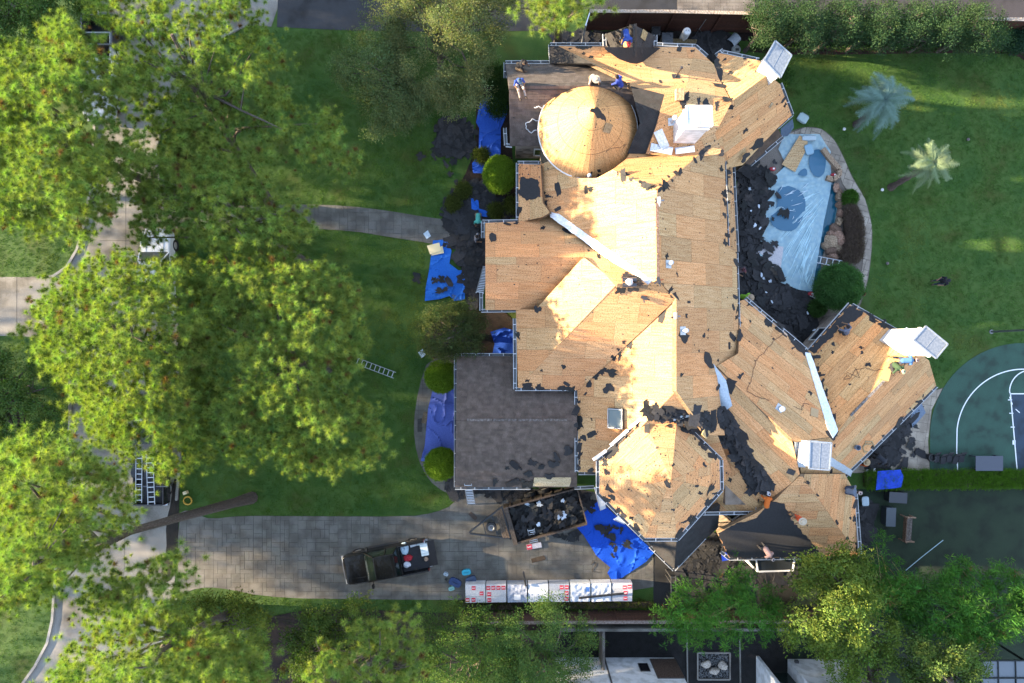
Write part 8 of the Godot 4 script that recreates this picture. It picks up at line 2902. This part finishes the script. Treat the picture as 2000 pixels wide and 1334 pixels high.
# one continuous skin round a skeleton of tapered bones: distances joined smoothly on a grid, then surface nets
func body_skin(pose: String) -> Dictionary:
	if people_cache.has(pose): return people_cache[pose]
	var J := {}
	for k in BODY[pose]: J[k] = Vector3(BODY[pose][k][0], BODY[pose][k][1], BODY[pose][k][2])
	var bones := []
	bones.append([J.waist, 0.15, J.chest, 0.165, 0])
	bones.append([J.chest, 0.13, J.neck, 0.06, 0])
	bones.append([J.neck.lerp(J.chest, 0.2), 0.058, J.head, 0.06, 2])
	bones.append([J.head, 0.092, J.crown, 0.1, 2])
	var back: Vector3 = (J.crown * 2.0 - J.nose - J.crown).normalized()
	bones.append([J.crown + Vector3(0, 0.02, 0), 0.098, J.head + (J.head - J.nose).normalized() * 0.05, 0.088, 3])
	bones.append([J.head.lerp(J.nose, 0.75), 0.022, J.nose, 0.014, 2])
	for s in [-1.0, 1.0]:
		var m := Vector3(s, 1, 1)
		bones.append([J.waist, 0.13, J.hip * m, 0.115, 1])
		bones.append([J.hip * m, 0.105, J.knee * m, 0.07, 1])
		bones.append([J.knee * m, 0.068, J.ankle * m, 0.048, 1])
		bones.append([J.ankle * m - Vector3(0, 0.03, 0), 0.05, J.toe * m, 0.042, 4])
		bones.append([J.chest.lerp(J.neck, 0.35), 0.09, J.shoulder * m, 0.075, 0])
		bones.append([J.shoulder * m, 0.068, J.elbow * m, 0.05, 0])
		bones.append([J.elbow * m, 0.046, J.wrist * m, 0.032, 2])
		bones.append([J.wrist * m, 0.032, J.palm * m, 0.036, 2])
		bones.append([J.head + Vector3(s * 0.09, 0.01, 0), 0.02, J.head + Vector3(s * 0.105, 0.04, -0.01), 0.018, 2])
	var cell := 0.024
	var lo := Vector3(1e9, 1e9, 1e9)
	var hi := -lo
	for b in bones:
		for e in [0, 2]:
			lo = lo.min(b[e] - Vector3.ONE * (b[e + 1] + 0.08))
			hi = hi.max(b[e] + Vector3.ONE * (b[e + 1] + 0.08))
	var nx := int((hi.x - lo.x) / cell) + 1
	var ny := int((hi.y - lo.y) / cell) + 1
	var nz := int((hi.z - lo.z) / cell) + 1
	var D := PackedFloat32Array()
	D.resize(nx * ny * nz)
	D.fill(9.0)
	var nearest := PackedFloat32Array()
	nearest.resize(nx * ny * nz)
	nearest.fill(9.0)
	var reg := PackedByteArray()
	reg.resize(nx * ny * nz)
	for b in bones:
		var A: Vector3 = b[0]
		var B: Vector3 = b[2]
		var ra: float = b[1]
		var rb: float = b[3]
		var g := maxf(ra, rb) + 0.06
		var l2 := maxf((B - A).length_squared(), 1e-6)
		var p0 := (A.min(B) - Vector3.ONE * g - lo) / cell
		var p1 := (A.max(B) + Vector3.ONE * g - lo) / cell
		for i in range(maxi(0, int(p0.x)), mini(nx, int(p1.x) + 2)):
			for j in range(maxi(0, int(p0.y)), mini(ny, int(p1.y) + 2)):
				for k in range(maxi(0, int(p0.z)), mini(nz, int(p1.z) + 2)):
					var P := lo + Vector3(i, j, k) * cell
					var f := clampf((P - A).dot(B - A) / l2, 0.0, 1.0)
					var d := P.distance_to(A.lerp(B, f)) - lerpf(ra, rb, f)
					var q := (i * ny + j) * nz + k
					if d < nearest[q]:
						nearest[q] = d
						reg[q] = b[4]
					var o := D[q]
					var h := maxf(0.035 - absf(o - d), 0.0) / 0.035
					D[q] = minf(o, d) - h * h * 0.035 * 0.25
	var id := {}
	var V := PackedVector3Array()
	var N := PackedVector3Array()
	var R := PackedByteArray()
	var sx := ny * nz
	var corner := [0, sx, nz, sx + nz, 1, sx + 1, nz + 1, sx + nz + 1]
	var cpos := [Vector3(0, 0, 0), Vector3(1, 0, 0), Vector3(0, 1, 0), Vector3(1, 1, 0), Vector3(0, 0, 1), Vector3(1, 0, 1), Vector3(0, 1, 1), Vector3(1, 1, 1)]
	var edges := [[0, 1], [2, 3], [4, 5], [6, 7], [0, 2], [1, 3], [4, 6], [5, 7], [0, 4], [1, 5], [2, 6], [3, 7]]
	for i in nx - 1:
		for j in ny - 1:
			for k in nz - 1:
				var q := (i * ny + j) * nz + k
				var neg := 0
				for c in corner: neg += 1 if D[q + c] < 0.0 else 0
				if neg == 0 or neg == 8: continue
				var s := Vector3.ZERO
				var cnt := 0
				for e in edges:
					var a := D[q + corner[e[0]]]
					var b := D[q + corner[e[1]]]
					if (a < 0.0) != (b < 0.0):
						s += (cpos[e[0]] as Vector3).lerp(cpos[e[1]], a / (a - b))
						cnt += 1
				s /= cnt
				id[q] = V.size()
				V.append(lo + (Vector3(i, j, k) + s) * cell)
				var g := Vector3.ZERO
				for c in 8: g += ((cpos[c] as Vector3) - Vector3(0.5, 0.5, 0.5)) * D[q + corner[c]]
				N.append(g.normalized())
				var bc := 0
				for c in 8:
					if nearest[q + corner[c]] < nearest[q + corner[bc]]: bc = c
				R.append(reg[q + corner[bc]])
	var Q := []
	for i in range(1, nx - 1):
		for j in range(1, ny - 1):
			for k in range(1, nz - 1):
				var q := (i * ny + j) * nz + k
				var a := D[q] < 0.0
				for ax in [[sx, nz, 1], [nz, 1, sx], [1, sx, nz]]:
					if a != (D[q + ax[0]] < 0.0):
						var v := [q, q - ax[1], q - ax[1] - ax[2], q - ax[2]]
						if not (id.has(v[0]) and id.has(v[1]) and id.has(v[2]) and id.has(v[3])): continue
						Q.append([id[v[0]], id[v[1]], id[v[2]], id[v[3]]] if a else [id[v[3]], id[v[2]], id[v[1]], id[v[0]]])
	people_cache[pose] = {"V": V, "N": N, "R": R, "Q": Q, "J": J}
	return people_cache[pose]


func person(label: String, px: float, py: float, pose: String, facing: float, shirt: Color, trousers: Color, hat := "", hatcol := Color(0.5, 0.38, 0.22), tilt := true) -> void:
	var skin := Color(0.27, 0.15, 0.09)
	var B := body_skin(pose)
	var mid: float = {"stand": 1.1, "bend": 0.85, "crouch": 0.6, "sit": 0.45}[pose]
	var g := seen(px, py)
	var h: float = g[0].y
	for k in 4:
		var w := at(px, py, h + mid)
		h = under(w.x, w.z)[0].y
	var w2 := at(px, py, h + mid)
	var t := thing("person", label, "person", Vector3(w2.x, h + 0.02, w2.z), "roofers and others on site", facing)
	var cols := [shirt, trousers, skin, Color(0.012, 0.01, 0.009), Color(0.07, 0.05, 0.035)]
	var mb := MB.new()
	for q in B.Q:
		for tri in [[0, 1, 2], [0, 2, 3]]:
			for k in [tri[0], tri[2], tri[1]]:
				var i: int = q[k]
				mb.col = cols[B.R[i]]
				mb.vert(B.V[i], B.N[i], Vector2(B.V[i].x, B.V[i].y))
	# fingers and thumb on each hand, curled round from the palm
	mb.col = skin
	for s in [-1.0, 1.0]:
		var m := Vector3(s, 1, 1)
		var P: Vector3 = B.J.palm * m
		var W: Vector3 = B.J.wrist * m
		var d := (P - W).normalized()
		var side := d.cross(Vector3.UP).normalized()
		if side.length() < 0.1: side = Vector3.RIGHT
		var dn := d.cross(side).normalized()
		if dn.y > 0: dn = -dn
		for f in 4:
			var a := P + side * (f - 1.5) * 0.02 + d * 0.015
			var l: float = [0.062, 0.075, 0.07, 0.052][f]
			mb.tube([a, a + d * l * 0.55 + dn * 0.012, a + d * l * 0.8 + dn * 0.045], [0.0105, 0.0095, 0.007], 5)
		mb.tube([P - d * 0.01 - side * s * 0.03, P + d * 0.025 - side * s * 0.055 + dn * 0.01, P + d * 0.055 - side * s * 0.05 + dn * 0.025], [0.013, 0.011, 0.008], 5)
	# eyes and mouth
	var fw: Vector3 = (B.J.nose - B.J.head)
	fw = fw.normalized()
	var up := (B.J.crown - B.J.head as Vector3).normalized()
	var lr := fw.cross(up).normalized()
	mb.col = Color(0.02, 0.015, 0.012)
	for s in [-1.0, 1.0]: rock(mb, B.J.head + fw * 0.088 + up * 0.032 + lr * 0.035 * s, Vector3(0.013, 0.009, 0.012), 1.0)
	mb.col = Color(0.2, 0.07, 0.055)
	mb.tube([B.J.head + fw * 0.09 - up * 0.045 - lr * 0.025, B.J.head + fw * 0.1 - up * 0.047, B.J.head + fw * 0.09 - up * 0.045 + lr * 0.025], [0.005, 0.008, 0.005], 5)
	part(t, "body", mb, M.cloth, true)
	var c: Vector3 = B.J.crown
	var hb := Basis(Vector3.RIGHT, acos(clampf(up.y, -1, 1)) * 0.6) if tilt else Basis.IDENTITY
	mb = MB.new()
	mb.col = hatcol
	match hat:
		"straw": mb.lathe(c + Vector3(0, 0.03, 0), [[0.22, 0.0], [0.225, 0.015], [0.12, 0.02], [0.112, 0.09], [0.08, 0.12], [0, 0.125]], 22, hb)
		"cap":
			mb.lathe(c + Vector3(0, 0.0, 0), [[0.108, 0.0], [0.112, 0.03], [0.09, 0.085], [0.04, 0.11], [0, 0.112]], 18, hb)
			mb.box(c + fw * 0.13 + Vector3(0, 0.02, 0), Vector3(0.15, 0.012, 0.11), hb)
		"hard":
			mb.lathe(c + Vector3(0, 0.0, 0), [[0.145, 0.0], [0.14, 0.02], [0.125, 0.03], [0.12, 0.08], [0.08, 0.125], [0, 0.14]], 20, hb)
	if mb.v.size(): part(t, "hat", mb, M.cloth if hat != "hard" else M.paint, true)


func people() -> void:
	name_scraps()
	var jean := Color(0.035, 0.05, 0.09)
	var dark := Color(0.025, 0.025, 0.028)
	var tan := Color(0.22, 0.16, 0.1)
	var blue := Color(0.02, 0.07, 0.34)
	person("person in blue shirt with a red cap and scarf bending over the dormer", 1222, 66, "bend", 0.2, blue, jean, "cap", Color(0.5, 0.02, 0.03))
	person("person in dark clothes crouching at the north-west gutter", 1016, 127, "crouch", 1.4, dark, tan)
	person("person in blue hooded top and pale trousers sitting on the brown shingles", 1013, 158, "sit", 0.3, blue, Color(0.42, 0.36, 0.32), "cap", Color(0.05, 0.12, 0.2))
	person("person in a wide pale sun hat behind the top of the cone", 1160, 152, "crouch", 0.2, Color(0.4, 0.37, 0.34), tan, "straw", Color(0.55, 0.45, 0.34))
	person("person with bare dark hair and blue shirt right of the cone", 1210, 161, "crouch", -2.2, Color(0.02, 0.05, 0.3), dark)
	person("person in a turquoise shirt bending over the entry heap", 934, 423, "bend", 0.0, Color(0.08, 0.42, 0.36), tan)
	person("person in a grey patterned shirt standing in the walkway heap", 931, 464, "stand", 1.2, Color(0.2, 0.21, 0.24), jean)
	person("person in a lime-green shirt and straw hat at the pool-side gutter", 1454, 580, "crouch", 1.3, Color(0.3, 0.62, 0.05), dark, "straw", Color(0.5, 0.38, 0.26))
	person("person in dark shirt and jeans standing alone on the back lawn", 1843, 549, "stand", -1.3, Color(0.012, 0.014, 0.02), jean, "cap", Color(0.015, 0.017, 0.025))
	person("person in a grey shirt crouching on the east wing near the black felt", 1654, 646, "crouch", -2.6, Color(0.14, 0.16, 0.22), dark)
	person("person in a blue shirt and pale pink cap beside the east chimney", 1764, 704, "bend", 1.6, Color(0.06, 0.17, 0.36), jean, "cap", Color(0.5, 0.33, 0.32))
	person("person in dark green with a striped cap below the blue-shirted roofer", 1752, 716, "crouch", 0.4, Color(0.03, 0.07, 0.03), dark, "cap", Color(0.35, 0.45, 0.3))
	person("person in black with dark hair at the foot of the white valley", 1661, 826, "crouch", -2.8, dark, dark)
	person("person in orange shirt and straw hat at the east eave", 1692, 905, "crouch", -2.2, Color(0.62, 0.12, 0.02), dark, "straw", Color(0.5, 0.36, 0.2))
	person("person in a grey shirt and pale cap at the south-east gutter", 1663, 960, "crouch", 1.6, Color(0.16, 0.19, 0.25), jean, "cap", Color(0.45, 0.36, 0.34))
	person("person in orange shorts and bare dark top bending by the black shingle field", 1496, 985, "bend", 3.0, Color(0.62, 0.14, 0.015), Color(0.17, 0.12, 0.05), "cap", Color(0.55, 0.57, 0.62))
	person("person in red-orange shirt and round pale hat beside the black shingle field", 1560, 1012, "stand", -0.9, Color(0.65, 0.09, 0.02), tan, "straw", Color(0.55, 0.46, 0.34))
	person("person in a pinkish shirt on the southern eave above the glass bay", 1495, 1073, "bend", 0.6, Color(0.42, 0.26, 0.22), dark, "cap", Color(0.4, 0.36, 0.36))
	person("person in a white shirt under the lower right edge of the octagon", 1355, 1026, "bend", 3.6, Color(0.5, 0.52, 0.55), Color(0.12, 0.03, 0.025))
	person("person in a maroon cap standing in the heap below the pool-side gutter", 1446, 528, "stand", 0.8, Color(0.13, 0.09, 0.1), dark, "cap", Color(0.16, 0.05, 0.06))
	person("person in dark clothes stooping beside the tan hose coil at the east eave", 1717, 893, "bend", 0.8, Color(0.03, 0.035, 0.045), dark, "cap", Color(0.03, 0.03, 0.035))
